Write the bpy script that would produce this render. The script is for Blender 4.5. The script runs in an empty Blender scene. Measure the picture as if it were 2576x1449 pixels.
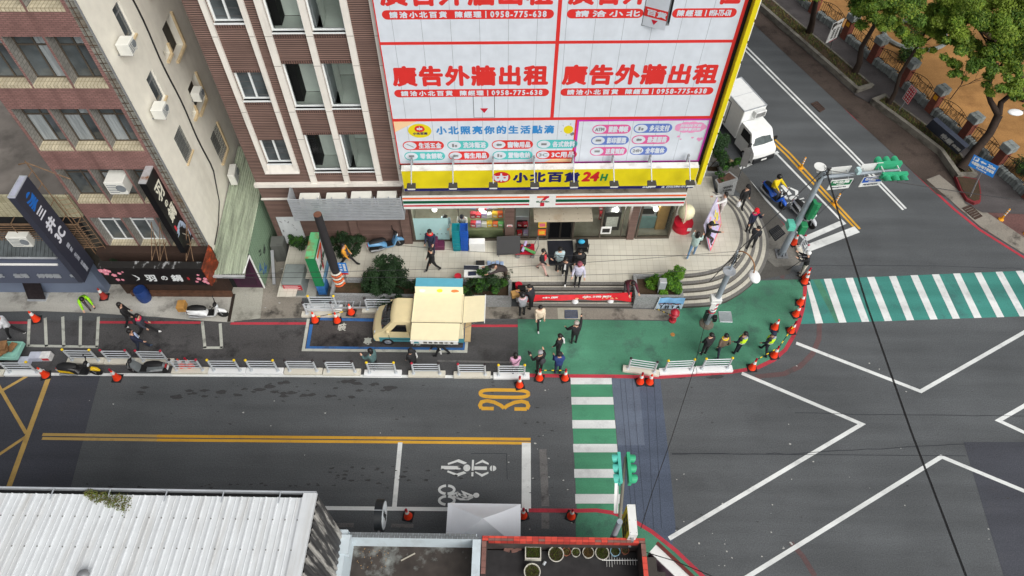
import bpy, bmesh, math, random
from mathutils import Vector, Matrix
R = math.radians
PI = math.pi
SC = bpy.context.scene
COL = SC.collection
random.seed(7)
FPX, CAMH = 1780.0, 27.0            # focal length in units of a 2576 px wide frame; height of the drone
NX, NY = -20.0, 1262.0              # where the vertical lines meet, from the picture centre
TH = math.atan2(FPX, math.hypot(NX, NY))
RO = math.asin(-NX / math.hypot(NX, NY))
CF = Vector((0, math.cos(TH), -math.sin(TH)))
_u = Vector((0, math.sin(TH), math.cos(TH)))
_r = Vector((1, 0, 0))
CR = _r * math.cos(RO) + _u * math.sin(RO)
CU = _u * math.cos(RO) - _r * math.sin(RO)
cam_data = bpy.data.cameras.new('camera')
cam = bpy.data.objects.new('camera', cam_data)
COL.objects.link(cam)
cam_data.sensor_width = 36
cam_data.lens = FPX / 2576 * 36
cam_data.clip_start = 0.1
cam_data.clip_end = 2000
m3 = Matrix((CR, CU, -CF)).transposed()
cam.matrix_world = Matrix.Translation((0, 0, CAMH)) @ m3.to_4x4()
SC.camera = cam
w = bpy.data.worlds.new('World')
SC.world = w
w.use_nodes = True
nt = w.node_tree
bg = nt.nodes['Background']
sky = nt.nodes.new('ShaderNodeTexSky')
sky.sky_type = 'NISHITA'
sky.sun_disc = False
sky.sun_elevation = R(44)
sky.sun_rotation = R(142)
sky.dust_density = 4
sky.air_density = 1.0
hs = nt.nodes.new('ShaderNodeHueSaturation')
hs.inputs['Saturation'].default_value = 0.22
nt.links.new(sky.outputs[0], hs.inputs['Color'])
nt.links.new(hs.outputs[0], bg.inputs[0])
bg.inputs[1].default_value = 0.07
sun_d = bpy.data.lights.new('sun', 'SUN')
sun_d.energy = 1.5
sun_d.angle = R(55)
sun_d.color = (1, 0.97, 0.93)
sun = bpy.data.objects.new('sun', sun_d)
COL.objects.link(sun)
sun.rotation_euler = Vector((math.cos(R(44)) * math.sin(R(38)), -math.cos(R(44)) * math.cos(R(38)), math.sin(R(44)))).to_track_quat('Z', 'Y').to_euler()
SC.view_settings.view_transform = 'Standard'
SC.view_settings.look = 'None'
SC.view_settings.exposure = 0.67
SC.view_settings.gamma = 1
SC.cycles.max_bounces = 6
SC.cycles.diffuse_bounces = 3
SC.cycles.transparent_max_bounces = 12
def ray(x, y):
 return CF + CR * ((x - 1288) / FPX) - CU * ((y - 724.5) / FPX)
def P(x, y, z=0.0):
 d = ray(x, y)
 t = (z - CAMH) / d.z
 return Vector((d.x * t, d.y * t, z))
def PY(x, y, Y):
 d = ray(x, y)
 t = Y / d.y
 return Vector((d.x * t, Y, CAMH + d.z * t))
def PX(x, y, X):
 d = ray(x, y)
 t = X / d.x
 return Vector((X, d.y * t, CAMH + d.z * t))
MATS = {}
def mat(name, col, rough=0.6, metal=0.0, var=0.12, scale=4.0, bump=0.0, spec=0.4, stain=None, stain_scale=0.7, stain_amt=0.5, emit=None):
 if name in MATS:
  return MATS[name]
 m = bpy.data.materials.new(name)
 m.use_nodes = True
 n = m.node_tree.nodes
 L = m.node_tree.links
 b = n['Principled BSDF']
 b.inputs['Roughness'].default_value = rough
 b.inputs['Metallic'].default_value = metal
 b.inputs['Specular IOR Level'].default_value = spec
 tc = n.new('ShaderNodeTexCoord')
 nz = n.new('ShaderNodeTexNoise')
 nz.inputs['Scale'].default_value = scale
 nz.inputs['Detail'].default_value = 5
 L.new(tc.outputs['Object'], nz.inputs['Vector'])
 mx = n.new('ShaderNodeMix')
 mx.data_type = 'RGBA'
 mx.inputs[6].default_value = [c * (1 - var) for c in col] + [1]
 mx.inputs[7].default_value = [min(1, c * (1 + var)) for c in col] + [1]
 rp = n.new('ShaderNodeMapRange')
 rp.inputs[1].default_value = 0.3
 rp.inputs[2].default_value = 0.7
 L.new(nz.outputs[0], rp.inputs[0])
 L.new(rp.outputs[0], mx.inputs[0])
 out = mx.outputs[2]
 if stain:
  n2 = n.new('ShaderNodeTexNoise')
  n2.inputs['Scale'].default_value = stain_scale
  n2.inputs['Detail'].default_value = 7
  n2.inputs['Roughness'].default_value = 0.65
  L.new(tc.outputs['Object'], n2.inputs['Vector'])
  r2 = n.new('ShaderNodeMapRange')
  r2.inputs[1].default_value = 0.52
  r2.inputs[2].default_value = 0.66
  r2.inputs[4].default_value = stain_amt
  L.new(n2.outputs[0], r2.inputs[0])
  m2 = n.new('ShaderNodeMix')
  m2.data_type = 'RGBA'
  L.new(out, m2.inputs[6])
  m2.inputs[7].default_value = list(stain) + [1]
  L.new(r2.outputs[0], m2.inputs[0])
  out = m2.outputs[2]
 L.new(out, b.inputs['Base Color'])
 if bump:
  bp = n.new('ShaderNodeBump')
  bp.inputs['Strength'].default_value = bump
  bp.inputs['Distance'].default_value = 0.02
  L.new(nz.outputs[0], bp.inputs['Height'])
  L.new(bp.outputs[0], b.inputs['Normal'])
 if emit:
  b.inputs['Emission Color'].default_value = list(col) + [1]
  b.inputs['Emission Strength'].default_value = emit
 MATS[name] = m
 return m
def mat_tiles(name, col, joint, bw, bh, msize, axis='xz', offset=0.5, rough=0.55, var=0.15, stain=None, stain_amt=0.5, stain_scale=0.6, bump=0.4, streak=False):
 """tiles or bricks laid on the plane given by axis (object coordinates)"""
 if name in MATS:
  return MATS[name]
 m = mat(name, col, rough, var=var, scale=1.2, stain=stain, stain_amt=stain_amt, stain_scale=stain_scale)
 n = m.node_tree.nodes
 L = m.node_tree.links
 b = n['Principled BSDF']
 src = b.inputs['Base Color'].links[0].from_socket
 tc = [k for k in n if k.type == 'TEX_COORD'][0]
 sp = n.new('ShaderNodeSeparateXYZ')
 cb = n.new('ShaderNodeCombineXYZ')
 L.new(tc.outputs['Object'], sp.inputs[0])
 ix = {'x': 0, 'y': 1, 'z': 2}
 L.new(sp.outputs[ix[axis[0]]], cb.inputs[0])
 L.new(sp.outputs[ix[axis[1]]], cb.inputs[1])
 br = n.new('ShaderNodeTexBrick')
 br.offset = offset
 br.inputs['Scale'].default_value = 1
 br.inputs['Brick Width'].default_value = bw
 br.inputs['Row Height'].default_value = bh
 br.inputs['Mortar Size'].default_value = msize
 br.inputs['Mortar Smooth'].default_value = 0.2
 tv = .035 if 'plaza' in name else .13
 br.inputs['Color1'].default_value = (1 - tv, 1 - tv, 1 - tv, 1)
 br.inputs['Color2'].default_value = (1 + tv, 1 + tv, 1 + tv, 1)
 br.inputs['Mortar'].default_value = (1, 1, 1, 1)
 L.new(cb.outputs[0], br.inputs['Vector'])
 mu = n.new('ShaderNodeMix')
 mu.data_type = 'RGBA'
 mu.blend_type = 'MULTIPLY'
 mu.inputs[0].default_value = 1
 L.new(src, mu.inputs[6])
 L.new(br.outputs['Color'], mu.inputs[7])
 m2 = n.new('ShaderNodeMix')
 m2.data_type = 'RGBA'
 L.new(br.outputs['Fac'], m2.inputs[0])
 L.new(mu.outputs[2], m2.inputs[6])
 m2.inputs[7].default_value = list(joint) + [1]
 out = m2.outputs[2]
 if streak:
  n3 = n.new('ShaderNodeTexNoise')
  n3.inputs['Scale'].default_value = 1
  n3.inputs['Detail'].default_value = 6
  mp = n.new('ShaderNodeMapping')
  mp.inputs['Scale'].default_value = (2.2, 2.2, 0.22)
  L.new(tc.outputs['Object'], mp.inputs[0])
  L.new(mp.outputs[0], n3.inputs['Vector'])
  r3 = n.new('ShaderNodeMapRange')
  r3.inputs[1].default_value = 0.53
  r3.inputs[2].default_value = 0.75
  r3.inputs[4].default_value = 0.7
  L.new(n3.outputs[0], r3.inputs[0])
  m4 = n.new('ShaderNodeMix')
  m4.data_type = 'RGBA'
  L.new(r3.outputs[0], m4.inputs[0])
  L.new(out, m4.inputs[6])
  m4.inputs[7].default_value = [c * 0.45 for c in col] + [1]
  out = m4.outputs[2]
 L.new(out, b.inputs['Base Color'])
 if bump:
  bp = n.new('ShaderNodeBump')
  bp.invert = True
  bp.inputs['Strength'].default_value = bump
  bp.inputs['Distance'].default_value = 0.01
  L.new(br.outputs['Fac'], bp.inputs['Height'])
  L.new(bp.outputs[0], b.inputs['Normal'])
 return m
def mat_streak(name, col, dark, rough=0.7, amt=0.6, sc=(1.5, 1.5, 0.18), lo=0.5, hi=0.75):
 """a surface with dirt running down it"""
 if name in MATS:
  return MATS[name]
 m = mat(name, col, rough, var=0.05, scale=2.5)
 n = m.node_tree.nodes
 L = m.node_tree.links
 b = n['Principled BSDF']
 src = b.inputs['Base Color'].links[0].from_socket
 tc = [k for k in n if k.type == 'TEX_COORD'][0]
 mp = n.new('ShaderNodeMapping')
 mp.inputs['Scale'].default_value = sc
 L.new(tc.outputs['Object'], mp.inputs[0])
 n3 = n.new('ShaderNodeTexNoise')
 n3.inputs['Scale'].default_value = 1
 n3.inputs['Detail'].default_value = 7
 n3.inputs['Roughness'].default_value = 0.65
 L.new(mp.outputs[0], n3.inputs['Vector'])
 r3 = n.new('ShaderNodeMapRange')
 r3.inputs[1].default_value = lo
 r3.inputs[2].default_value = hi
 r3.inputs[4].default_value = amt
 L.new(n3.outputs[0], r3.inputs[0])
 m4 = n.new('ShaderNodeMix')
 m4.data_type = 'RGBA'
 L.new(r3.outputs[0], m4.inputs[0])
 L.new(src, m4.inputs[6])
 m4.inputs[7].default_value = list(dark) + [1]
 L.new(m4.outputs[2], b.inputs['Base Color'])
 return m
def leafy(ms):
 """leaves let light through"""
 for m in ms:
  n, L = m.node_tree.nodes, m.node_tree.links
  b = n['Principled BSDF']
  t = n.new('ShaderNodeBsdfTranslucent')
  L.new(b.inputs['Base Color'].links[0].from_socket, t.inputs[0])
  x = n.new('ShaderNodeMixShader')
  x.inputs[0].default_value = .45
  L.new(b.outputs[0], x.inputs[1])
  L.new(t.outputs[0], x.inputs[2])
  L.new(x.outputs[0], n['Material Output'].inputs[0])
 return ms
def mat_glass(name, tint, refl=0.25):
 if name in MATS:
  return MATS[name]
 m = bpy.data.materials.new(name)
 m.use_nodes = True
 n = m.node_tree.nodes
 L = m.node_tree.links
 n.remove(n['Principled BSDF'])
 t = n.new('ShaderNodeBsdfTransparent')
 t.inputs[0].default_value = list(tint) + [1]
 g = n.new('ShaderNodeBsdfGlossy')
 g.inputs['Roughness'].default_value = 0.03
 mx = n.new('ShaderNodeMixShader')
 fr = n.new('ShaderNodeFresnel')
 fr.inputs['IOR'].default_value = 1.0 + refl * 2
 L.new(fr.outputs[0], mx.inputs[0])
 L.new(t.outputs[0], mx.inputs[1])
 L.new(g.outputs[0], mx.inputs[2])
 L.new(mx.outputs[0], n['Material Output'].inputs[0])
 MATS[name] = m
 return m
def mat_road(name, col, var=0.16, stain=None, stain_amt=0.0, stain_scale=0.5, lo=0.52, hi=0.62, rough=0.85, grain=0.35):
 """asphalt or paint on asphalt: fine grit, worn patches"""
 if name in MATS:
  return MATS[name]
 m = mat(name, col, rough, var=var, scale=0.35, stain=stain, stain_scale=stain_scale, stain_amt=stain_amt, spec=0.25)
 n = m.node_tree.nodes
 L = m.node_tree.links
 b = n['Principled BSDF']
 src = b.inputs['Base Color'].links[0].from_socket
 tc = [k for k in n if k.type == 'TEX_COORD'][0]
 g = n.new('ShaderNodeTexNoise')
 g.inputs['Scale'].default_value = 22
 g.inputs['Detail'].default_value = 3
 L.new(tc.outputs['Object'], g.inputs['Vector'])
 mr = n.new('ShaderNodeMapRange')
 mr.inputs[1].default_value = 0.25
 mr.inputs[2].default_value = 0.75
 mr.inputs[3].default_value = 1 - grain
 mr.inputs[4].default_value = 1 + grain
 L.new(g.outputs[0], mr.inputs[0])
 mu = n.new('ShaderNodeMix')
 mu.data_type = 'RGBA'
 mu.blend_type = 'MULTIPLY'
 mu.inputs[0].default_value = 1
 L.new(src, mu.inputs[6])
 L.new(mr.outputs[0], mu.inputs[7])
 mp = n.new('ShaderNodeMapping')
 mp.inputs['Scale'].default_value = (.12, 1.1, 1)
 L.new(tc.outputs['Object'], mp.inputs[0])
 g2 = n.new('ShaderNodeTexNoise')
 g2.inputs['Scale'].default_value = 1
 g2.inputs['Detail'].default_value = 6
 L.new(mp.outputs[0], g2.inputs['Vector'])
 m2 = n.new('ShaderNodeMapRange')
 m2.inputs[1].default_value = 0.35
 m2.inputs[2].default_value = 0.65
 m2.inputs[3].default_value = 0.86
 m2.inputs[4].default_value = 1.12
 L.new(g2.outputs[0], m2.inputs[0])
 mv = n.new('ShaderNodeMix')
 mv.data_type = 'RGBA'
 mv.blend_type = 'MULTIPLY'
 mv.inputs[0].default_value = 1
 L.new(mu.outputs[2], mv.inputs[6])
 L.new(m2.outputs[0], mv.inputs[7])
 L.new(mv.outputs[2], b.inputs['Base Color'])
 return m
class MB:
 def __init__(s):
  s.v, s.f, s.m = [], [], []
 def add(s, vs, fs, m=0):
  o = len(s.v)
  s.v += [tuple(a) for a in vs]
  for f in fs:
   s.f.append([i + o for i in f])
   s.m.append(m)
  return s
 def box(s, x0, x1, y0, y1, z0, z1, m=0):
  v = [(x, y, z) for z in (z0, z1) for y in (y0, y1) for x in (x0, x1)]
  return s.add(v, [(0, 2, 3, 1), (4, 5, 7, 6), (0, 1, 5, 4), (2, 6, 7, 3), (0, 4, 6, 2), (1, 3, 7, 5)], m)
 def bbox(s, x0, x1, y0, y1, z0, z1, b=0.02, m=0):
  """box with chamfered vertical edges and top edges"""
  pl = [(x0 + b, y0), (x1 - b, y0), (x1, y0 + b), (x1, y1 - b), (x1 - b, y1), (x0 + b, y1), (x0, y1 - b), (x0, y0 + b)]
  pi = [(x0 + 2 * b, y0 + b), (x1 - 2 * b, y0 + b), (x1 - b, y0 + 2 * b), (x1 - b, y1 - 2 * b), (x1 - 2 * b, y1 - b), (x0 + 2 * b, y1 - b), (x0 + b, y1 - 2 * b), (x0 + b, y0 + 2 * b)]
  v = [(x, y, z0) for x, y in pl] + [(x, y, z1 - b) for x, y in pl] + [(x, y, z1) for x, y in pi]
  f = [tuple(range(7, -1, -1)), tuple(range(16, 24))]
  for i in range(8):
   j = (i + 1) % 8
   f += [(i, j, 8 + j, 8 + i), (8 + i, 8 + j, 16 + j, 16 + i)]
  return s.add(v, f, m)
 def hexa(s, lo, hi, m=0):
  """eight corners: four below and four above, in order round"""
  return s.add(list(lo) + list(hi), [(3, 2, 1, 0), (4, 5, 6, 7), (0, 1, 5, 4), (1, 2, 6, 5), (2, 3, 7, 6), (3, 0, 4, 7)], m)
 def poly(s, pts, m=0):
  return s.add(pts, [tuple(range(len(pts)))], m)
 def prism(s, pts, z0, z1, m=0):
  n = len(pts)
  if sum(pts[i][0] * pts[(i + 1) % n][1] - pts[(i + 1) % n][0] * pts[i][1] for i in range(n)) < 0:
   pts = pts[::-1]
  v = [(p[0], p[1], z0) for p in pts] + [(p[0], p[1], z1) for p in pts]
  f = [tuple(range(n - 1, -1, -1)), tuple(range(n, 2 * n))]
  f += [(i, (i + 1) % n, n + (i + 1) % n, n + i) for i in range(n)]
  return s.add(v, f, m)
 def cyl(s, p0, p1, r0, r1=None, n=10, m=0, cap=True):
  r1 = r0 if r1 is None else r1
  return s.tube([p0, p1], [r0, r1], n, m, cap)
 def tube(s, pts, r, n=6, m=0, cap=True):
  pts = [Vector(p) for p in pts]
  rs = r if isinstance(r, (list, tuple)) else [r] * len(pts)
  vs, fs = [], []
  up = None
  for i, p in enumerate(pts):
   d = (pts[min(i + 1, len(pts) - 1)] - pts[max(i - 1, 0)]).normalized()
   if up is None:
    up = Vector((0, 0, 1)) if abs(d.z) < 0.9 else Vector((1, 0, 0))
   a = d.cross(up).normalized()
   b = d.cross(a)
   up = -b if False else up
   for k in range(n):
    t = 2 * PI * k / n
    vs.append(p + (a * math.cos(t) + b * math.sin(t)) * rs[i])
  for i in range(len(pts) - 1):
   for k in range(n):
    fs.append((i * n + k, i * n + (k + 1) % n, (i + 1) * n + (k + 1) % n, (i + 1) * n + k))
  if cap:
   fs.append(tuple(range(n - 1, -1, -1)))
   fs.append(tuple(range(len(vs) - n, len(vs))))
  return s.add(vs, fs, m)
 def lathe(s, prof, n=16, c=(0, 0, 0), m=0):
  vs, fs = [], []
  for r, z in prof:
   for k in range(n):
    t = 2 * PI * k / n
    vs.append((c[0] + r * math.cos(t), c[1] + r * math.sin(t), c[2] + z))
  for i in range(len(prof) - 1):
   for k in range(n):
    fs.append((i * n + k, i * n + (k + 1) % n, (i + 1) * n + (k + 1) % n, (i + 1) * n + k))
  fs.append(tuple(range(n - 1, -1, -1)))
  fs.append(tuple(range(len(vs) - n, len(vs))))
  return s.add(vs, fs, m)
 def ball(s, c, r, n=10, m=0, sq=(1, 1, 1)):
  prof = [(max(1e-4, math.sin(PI * i / n)), -math.cos(PI * i / n)) for i in range(n + 1)]
  k = MB().lathe(prof, n + 4)
  return s.add([(c[0] + v[0] * r * sq[0], c[1] + v[1] * r * sq[1], c[2] + v[2] * r * sq[2]) for v in k.v], k.f, m)
 def xf(s, M):
  s.v = [tuple(M @ Vector(a)) for a in s.v]
  return s
 def merge(s, o, M=None):
  return s.add([tuple(M @ Vector(a)) for a in o.v] if M else o.v, o.f and [list(f) for f in o.f], 0) if not any(o.m) else s._mm(o, M)
 def _mm(s, o, M):
  k = len(s.v)
  s.v += [tuple(M @ Vector(a)) for a in o.v] if M else o.v
  s.f += [[i + k for i in f] for f in o.f]
  s.m += o.m
  return s
 def mesh(s, name, mats, smooth=None):
  me = bpy.data.meshes.new(name)
  me.from_pydata(s.v, [], s.f)
  for k in (mats if isinstance(mats, (list, tuple)) else [mats]):
   me.materials.append(k)
  if any(s.m):
   me.polygons.foreach_set('material_index', s.m)
  if smooth:
   me.shade_smooth()
   me.set_sharp_from_angle(angle=R(smooth))
  me.update()
  return me
 def build(s, name, mats, parent=None, loc=None, rz=0, smooth=None):
  o = bpy.data.objects.new(name, s.mesh(name, mats, smooth))
  COL.objects.link(o)
  if parent:
   o.parent = parent
  if loc is not None:
   o.location = loc
  if rz:
   o.rotation_euler.z = rz
  return o
def tag(o, label=None, cat=None, group=None, kind=None):
 if label:
  o['label'] = label
 if cat:
  o['category'] = cat
 if group:
  o['group'] = group
 if kind:
  o['kind'] = kind
 return o
def thing(name, label, cat, loc=(0, 0, 0), rz=0, group=None):
 o = bpy.data.objects.new(name, None)
 COL.objects.link(o)
 o.location = loc
 o.rotation_euler.z = rz
 o.empty_display_size = 0.1
 return tag(o, label, cat, group)
def part(name, mb, m, parent, label=None, smooth=None):
 o = mb.build(name, m, parent, smooth=smooth)
 if label:
  o['label'] = label
 return o
def solo(name, mb, m, label, cat, loc=None, rz=0, group=None, smooth=None):
 return tag(mb.build(name, m, None, loc, rz, smooth), label, cat, group)
def setting(name, mb, m, label=None, smooth=None):
 return tag(mb.build(name, m, smooth=smooth), label, kind='structure')
KIDS = {}
def copy_tree(o, loc=None, rz=None, label=None, parent=None):
 c = o.copy()
 COL.objects.link(c)
 if parent:
  c.parent = parent
 if loc is not None:
  c.location = loc
 if rz is not None:
  c.rotation_euler.z = rz
 if label:
  c['label'] = label
 for ch in list(o.children):
  copy_tree(ch, parent=c)
 return c
TXT = {}
def glyphs(body, shear=0.0, spacing=1.0):
 key = (body, shear, spacing)
 if key not in TXT:
  c = bpy.data.curves.new('lettering', 'FONT')
  c.body = body
  c.size = 1
  c.resolution_u = 2
  c.shear = shear
  c.space_character = spacing
  o = bpy.data.objects.new('lettering', c)
  COL.objects.link(o)
  me = bpy.data.meshes.new_from_object(o.evaluated_get(bpy.context.evaluated_depsgraph_get()))
  vs = [(v.co.x, v.co.y) for v in me.vertices]
  fs = [tuple(p.vertices) for p in me.polygons]
  bpy.data.objects.remove(o)
  bpy.data.curves.remove(c)
  bpy.data.meshes.remove(me)
  TXT[key] = (vs, fs)
 return TXT[key]
def letter(mb, body, u0, u1, v0, v1, to3, bold=0.0, m=0, shear=0.0, spacing=1.0, keep=False, dz=0.0):
 """write body into the rectangle u0..u1, v0..v1 of the surface to3(u, v, out); bold thickens the strokes (in surface units)"""
 vs, fs = glyphs(body, shear, spacing)
 if not vs:
  return mb
 x0, x1 = min(a for a, b in vs), max(a for a, b in vs)
 y0, y1 = min(b for a, b in vs), max(b for a, b in vs)
 sx, sy = (u1 - u0) / (x1 - x0), (v1 - v0) / max(1e-6, y1 - y0)
 if keep:
  k = min(abs(sx), abs(sy))
  sx, sy = math.copysign(k, sx), math.copysign(k, sy)
 offs = [(0, 0)] if not bold else [(0, 0), (bold, 0), (-bold, 0), (0, bold), (0, -bold), (bold * .7, bold * .7), (-bold * .7, -bold * .7), (bold * .7, -bold * .7), (-bold * .7, bold * .7)]
 for i, (a, b) in enumerate(offs):
  mb.add([to3(u0 + (p - x0) * sx + a, v0 + (q - y0) * sy + b, dz + i * 0.0004) for p, q in vs], fs, m)
 return mb
def sheet(name, px, z, m, label=None, zp=0.0):
 """flat sheet whose outline is measured on the ground"""
 mb = MB()
 pts = [P(x, y, zp) for x, y in px]
 pts = [(p.x, p.y, z) for p in pts]
 n = len(pts)
 if sum(pts[i][0] * pts[(i + 1) % n][1] - pts[(i + 1) % n][0] * pts[i][1] for i in range(n)) < 0:
  pts = pts[::-1]
 mb.poly(pts)
 return setting(name, mb, m, label)
def ribbon(mb, pts, wd, z, m=0):
 """a painted line of constant width along ground points"""
 pts = [Vector((p[0], p[1])) for p in pts]
 L, Rr = [], []
 for i, p in enumerate(pts):
  a = (p - pts[i - 1]).normalized() if i else None
  b = (pts[i + 1] - p).normalized() if i < len(pts) - 1 else None
  if a is None:
   a = b
  if b is None:
   b = a
  t = (a + b).normalized()
  nrm = Vector((-t.y, t.x))
  k = wd / 2 / max(0.35, nrm.dot(Vector((-a.y, a.x))))
  L.append(p + nrm * k)
  Rr.append(p - nrm * k)
 for i in range(len(pts) - 1):
  mb.poly([(Rr[i].x, Rr[i].y, z), (Rr[i + 1].x, Rr[i + 1].y, z), (L[i + 1].x, L[i + 1].y, z), (L[i].x, L[i].y, z)], m)
 return mb
def pl(*px):
 return [P(x, y) for x, y in px]
# THE GROUND
def C(r, g, b, k=1.0):
 """photograph colour (0..255) to a base colour"""
 return tuple(k * ((c / 255) / 12.92 if c / 255 < .04045 else ((c / 255 + .055) / 1.055) ** 2.4) for c in (r, g, b))
M_asphalt = mat_road('asphalt', C(87, 90, 92), 0.1, stain=C(74, 76, 78), stain_amt=0.3, stain_scale=0.55, grain=0.28)
M_asphalt_blue = mat_road('asphalt_fresh', C(70, 72, 79), 0.10, stain=C(74, 74, 78), stain_amt=0.4, stain_scale=0.8, grain=0.28)
M_lane_damp = mat_road('asphalt_damp', C(82, 81, 81), 0.14, stain=C(40, 39, 40), stain_amt=0.9, stain_scale=0.75, grain=0.3)
M_lane_side = mat_road('asphalt_side', C(82, 82, 83), 0.12, stain=C(48, 47, 47), stain_amt=0.6, stain_scale=0.6, grain=0.3)
M_bay_dark = mat_road('asphalt_bay', C(74, 71, 70), 0.15, stain=C(36, 34, 35), stain_amt=0.95, stain_scale=0.9, grain=0.35)
M_resurf = mat_road('surface_blue_grey', C(94, 103, 118), 0.10, stain=C(80, 87, 99), stain_amt=0.5, stain_scale=0.6, grain=0.25)
M_resurf2 = mat_road('surface_blue_dark', C(80, 89, 105), 0.10, stain=C(68, 75, 88), stain_amt=0.5, stain_scale=0.6, grain=0.25)
M_green = mat_road('green_paint', C(76, 132, 106), 0.24, stain=C(70, 106, 92), stain_amt=0.85, stain_scale=0.9, grain=0.16)
M_green_mid = mat_road('green_paint_crossing', C(72, 136, 104), 0.14, stain=C(62, 114, 92), stain_amt=0.5, stain_scale=0.8, grain=0.14)
M_teal = mat_road('teal_paint', C(66, 134, 124), 0.12, stain=C(66, 104, 102), stain_amt=0.7, stain_scale=0.7, grain=0.16)
M_white = mat_road('white_paint', C(218, 221, 219), 0.05, stain=C(158, 160, 160), stain_amt=0.35, stain_scale=1.6, grain=0.06)
M_white_worn = mat_road('white_paint_worn', C(186, 188, 178), 0.08, stain=C(96, 96, 92), stain_amt=0.7, stain_scale=1.8, grain=0.1)
M_white_cross = mat_road('white_paint_crossing', C(206, 209, 208), 0.05, stain=C(150, 153, 155), stain_amt=0.45, stain_scale=0.9, grain=0.08)
M_yellow = mat_road('yellow_paint', C(212, 162, 58), 0.06, stain=C(170, 128, 60), stain_amt=0.4, stain_scale=1.4, grain=0.08)
M_yellow_pale = mat_road('yellow_paint_faded', C(188, 156, 92), 0.08, stain=C(140, 116, 74), stain_amt=0.5, stain_scale=1.4, grain=0.1)
M_red = mat_road('red_paint', C(178, 60, 72), 0.08, stain=C(112, 56, 60), stain_amt=0.6, stain_scale=1.3, grain=0.12)
M_red_old = mat_road('red_paint_old', C(100, 80, 80), 0.1, stain=C(80, 77, 77), stain_amt=0.9, stain_scale=1.5, grain=0.2)
M_blue = mat_road('blue_paint', C(56, 104, 164), 0.1, stain=C(58, 66, 82), stain_amt=0.7, stain_scale=1.3, grain=0.14)
M_concrete = mat_road('concrete_pavement', C(176, 174, 166), 0.16, stain=C(112, 109, 104), stain_amt=0.8, stain_scale=0.8, grain=0.16)
M_conc_wet = mat_road('concrete_gutter', C(140, 134, 124), 0.16, stain=C(56, 53, 50), stain_amt=0.95, stain_scale=0.9, grain=0.18)
M_soil = mat_road('park_soil', C(158, 117, 70), 0.2, stain=C(120, 84, 48), stain_amt=0.55, stain_scale=0.5, grain=0.22)
M_park_walk = mat_road('park_pavement', C(84, 80, 80), 0.14, stain=C(60, 57, 56), stain_amt=0.6, stain_scale=0.6, grain=0.28)
M_park_red = mat_road('park_red_pavement', C(112, 82, 78), 0.14, stain=C(80, 64, 62), stain_amt=0.7, stain_scale=0.7, grain=0.25)
M_earth = mat_road('earth', C(74, 60, 46), 0.25, stain=C(48, 50, 30), stain_amt=0.8, stain_scale=1.2, grain=0.4)
mb = MB().poly([(-160, -60, 0), (170, -60, 0), (170, 220, 0), (-160, 220, 0)])
setting('road', mb, M_asphalt, 'dark grey asphalt of the two streets and their junction')
sheet('road_repair', [(-160, 945), (252, 945), (208, 1112), (150, 1330), (-160, 1330)], .004, M_asphalt_blue, 'darker asphalt at the left end of the street')
sheet('road_repair', [(1538, 948), (1606, 948), (1622, 1120), (1554, 1120)], .004, M_resurf, 'pale blue grey resurfacing beside the crossing')
sheet('road_repair', [(1606, 948), (1660, 948), (1686, 1180), (1700, 1330), (1690, 1372), (1560, 1372), (1554, 1120), (1622, 1120)], .004, M_resurf2, 'slate blue resurfacing beside the crossing')
sheet('road_repair', [(2424, 1112), (2700, 1112), (2860, 1500), (2540, 1500)], .004, M_asphalt_blue, 'darker asphalt patch in the junction')
sheet('road_side_lane', [(-160, 806), (1303, 806), (1303, 946), (-160, 946)], .004, M_lane_side, 'side lane between the barriers and the shops')
sheet('road_side_lane', [(240, 800), (600, 800), (770, 806), (752, 900), (230, 905)], .008, M_lane_damp, 'damp stained asphalt left of the loading bay')
mb = MB()
for x0, x1 in ((1560, 1600), (1572, 1612), (1590, 1632), (1626, 1652), (1645, 1672)):
 ribbon(mb, pl((x0, 955), (x1 - 8, 1330)), .012, .0085)
ribbon(mb, pl((1690, 1141), (2430, 1147)), .02, .0085)
setting('road_joint', mb, mat('joint_black', C(44, 46, 52), .9), 'thin joint lines in the resurfaced asphalt')
RED = [(1304, 944), (1430, 946), (1545, 947), (1657.6, 949), (1745.6, 943), (1841.6, 936), (1905.6, 925), (1945.6, 906), (1975.6, 880), (1995.6, 846), (2009.6, 812), (2019.6, 776), (2024.6, 736), (2026, 700)]
OUTER = [(1706.6, 776), (1785.6, 772), (1825.6, 762), (1858.8, 743), (1887.7, 721), (1914.4, 689.7), (1930, 654), (1934.4, 618.6), (1930, 592), (1914, 552), (1896.6, 525), (1874.4, 501)]
sheet('pavement', [(1303, 803)] + [(1500, 805), (1695, 808), (1692, 760)] + OUTER[:6] + [(1902, 706), (2024, 703)] + RED[::-1], .006, M_green, 'green painted pavement round the corner')
mb = MB()
ribbon(mb, pl(*RED), .17, .012)
ribbon(mb, pl((-160, 812), (70, 812)), .13, .012)
ribbon(mb, pl((250, 811), (505, 812)), .13, .012)
ribbon(mb, pl((580, 814), (776, 814)), .13, .012)
ribbon(mb, pl((1170, 820), (1302, 820)), .13, .012)
ribbon(mb, pl((1330, 1284), (1452, 1285), (1500, 1284), (1540, 1290), (1590, 1308), (1640, 1338), (1700, 1385), (1770, 1452), (1810, 1500)), .15, .012)
ribbon(mb, pl((1780, 355), (1831, 418.6), (1985.5, 581), (1993, 596)), .13, .008)
ribbon(mb, pl((1780, -80), (1875, 28), (1932, 88), (2038.7, 186.7), (2145, 290.7), (2252, 386.4), (2332, 463.7), (2398.7, 525), (2465, 578.4), (2576, 648), (2700, 715)), .15, .008)
setting('road_marking', mb, M_red, 'red no parking lines along the kerbs')
mb = MB()
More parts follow.
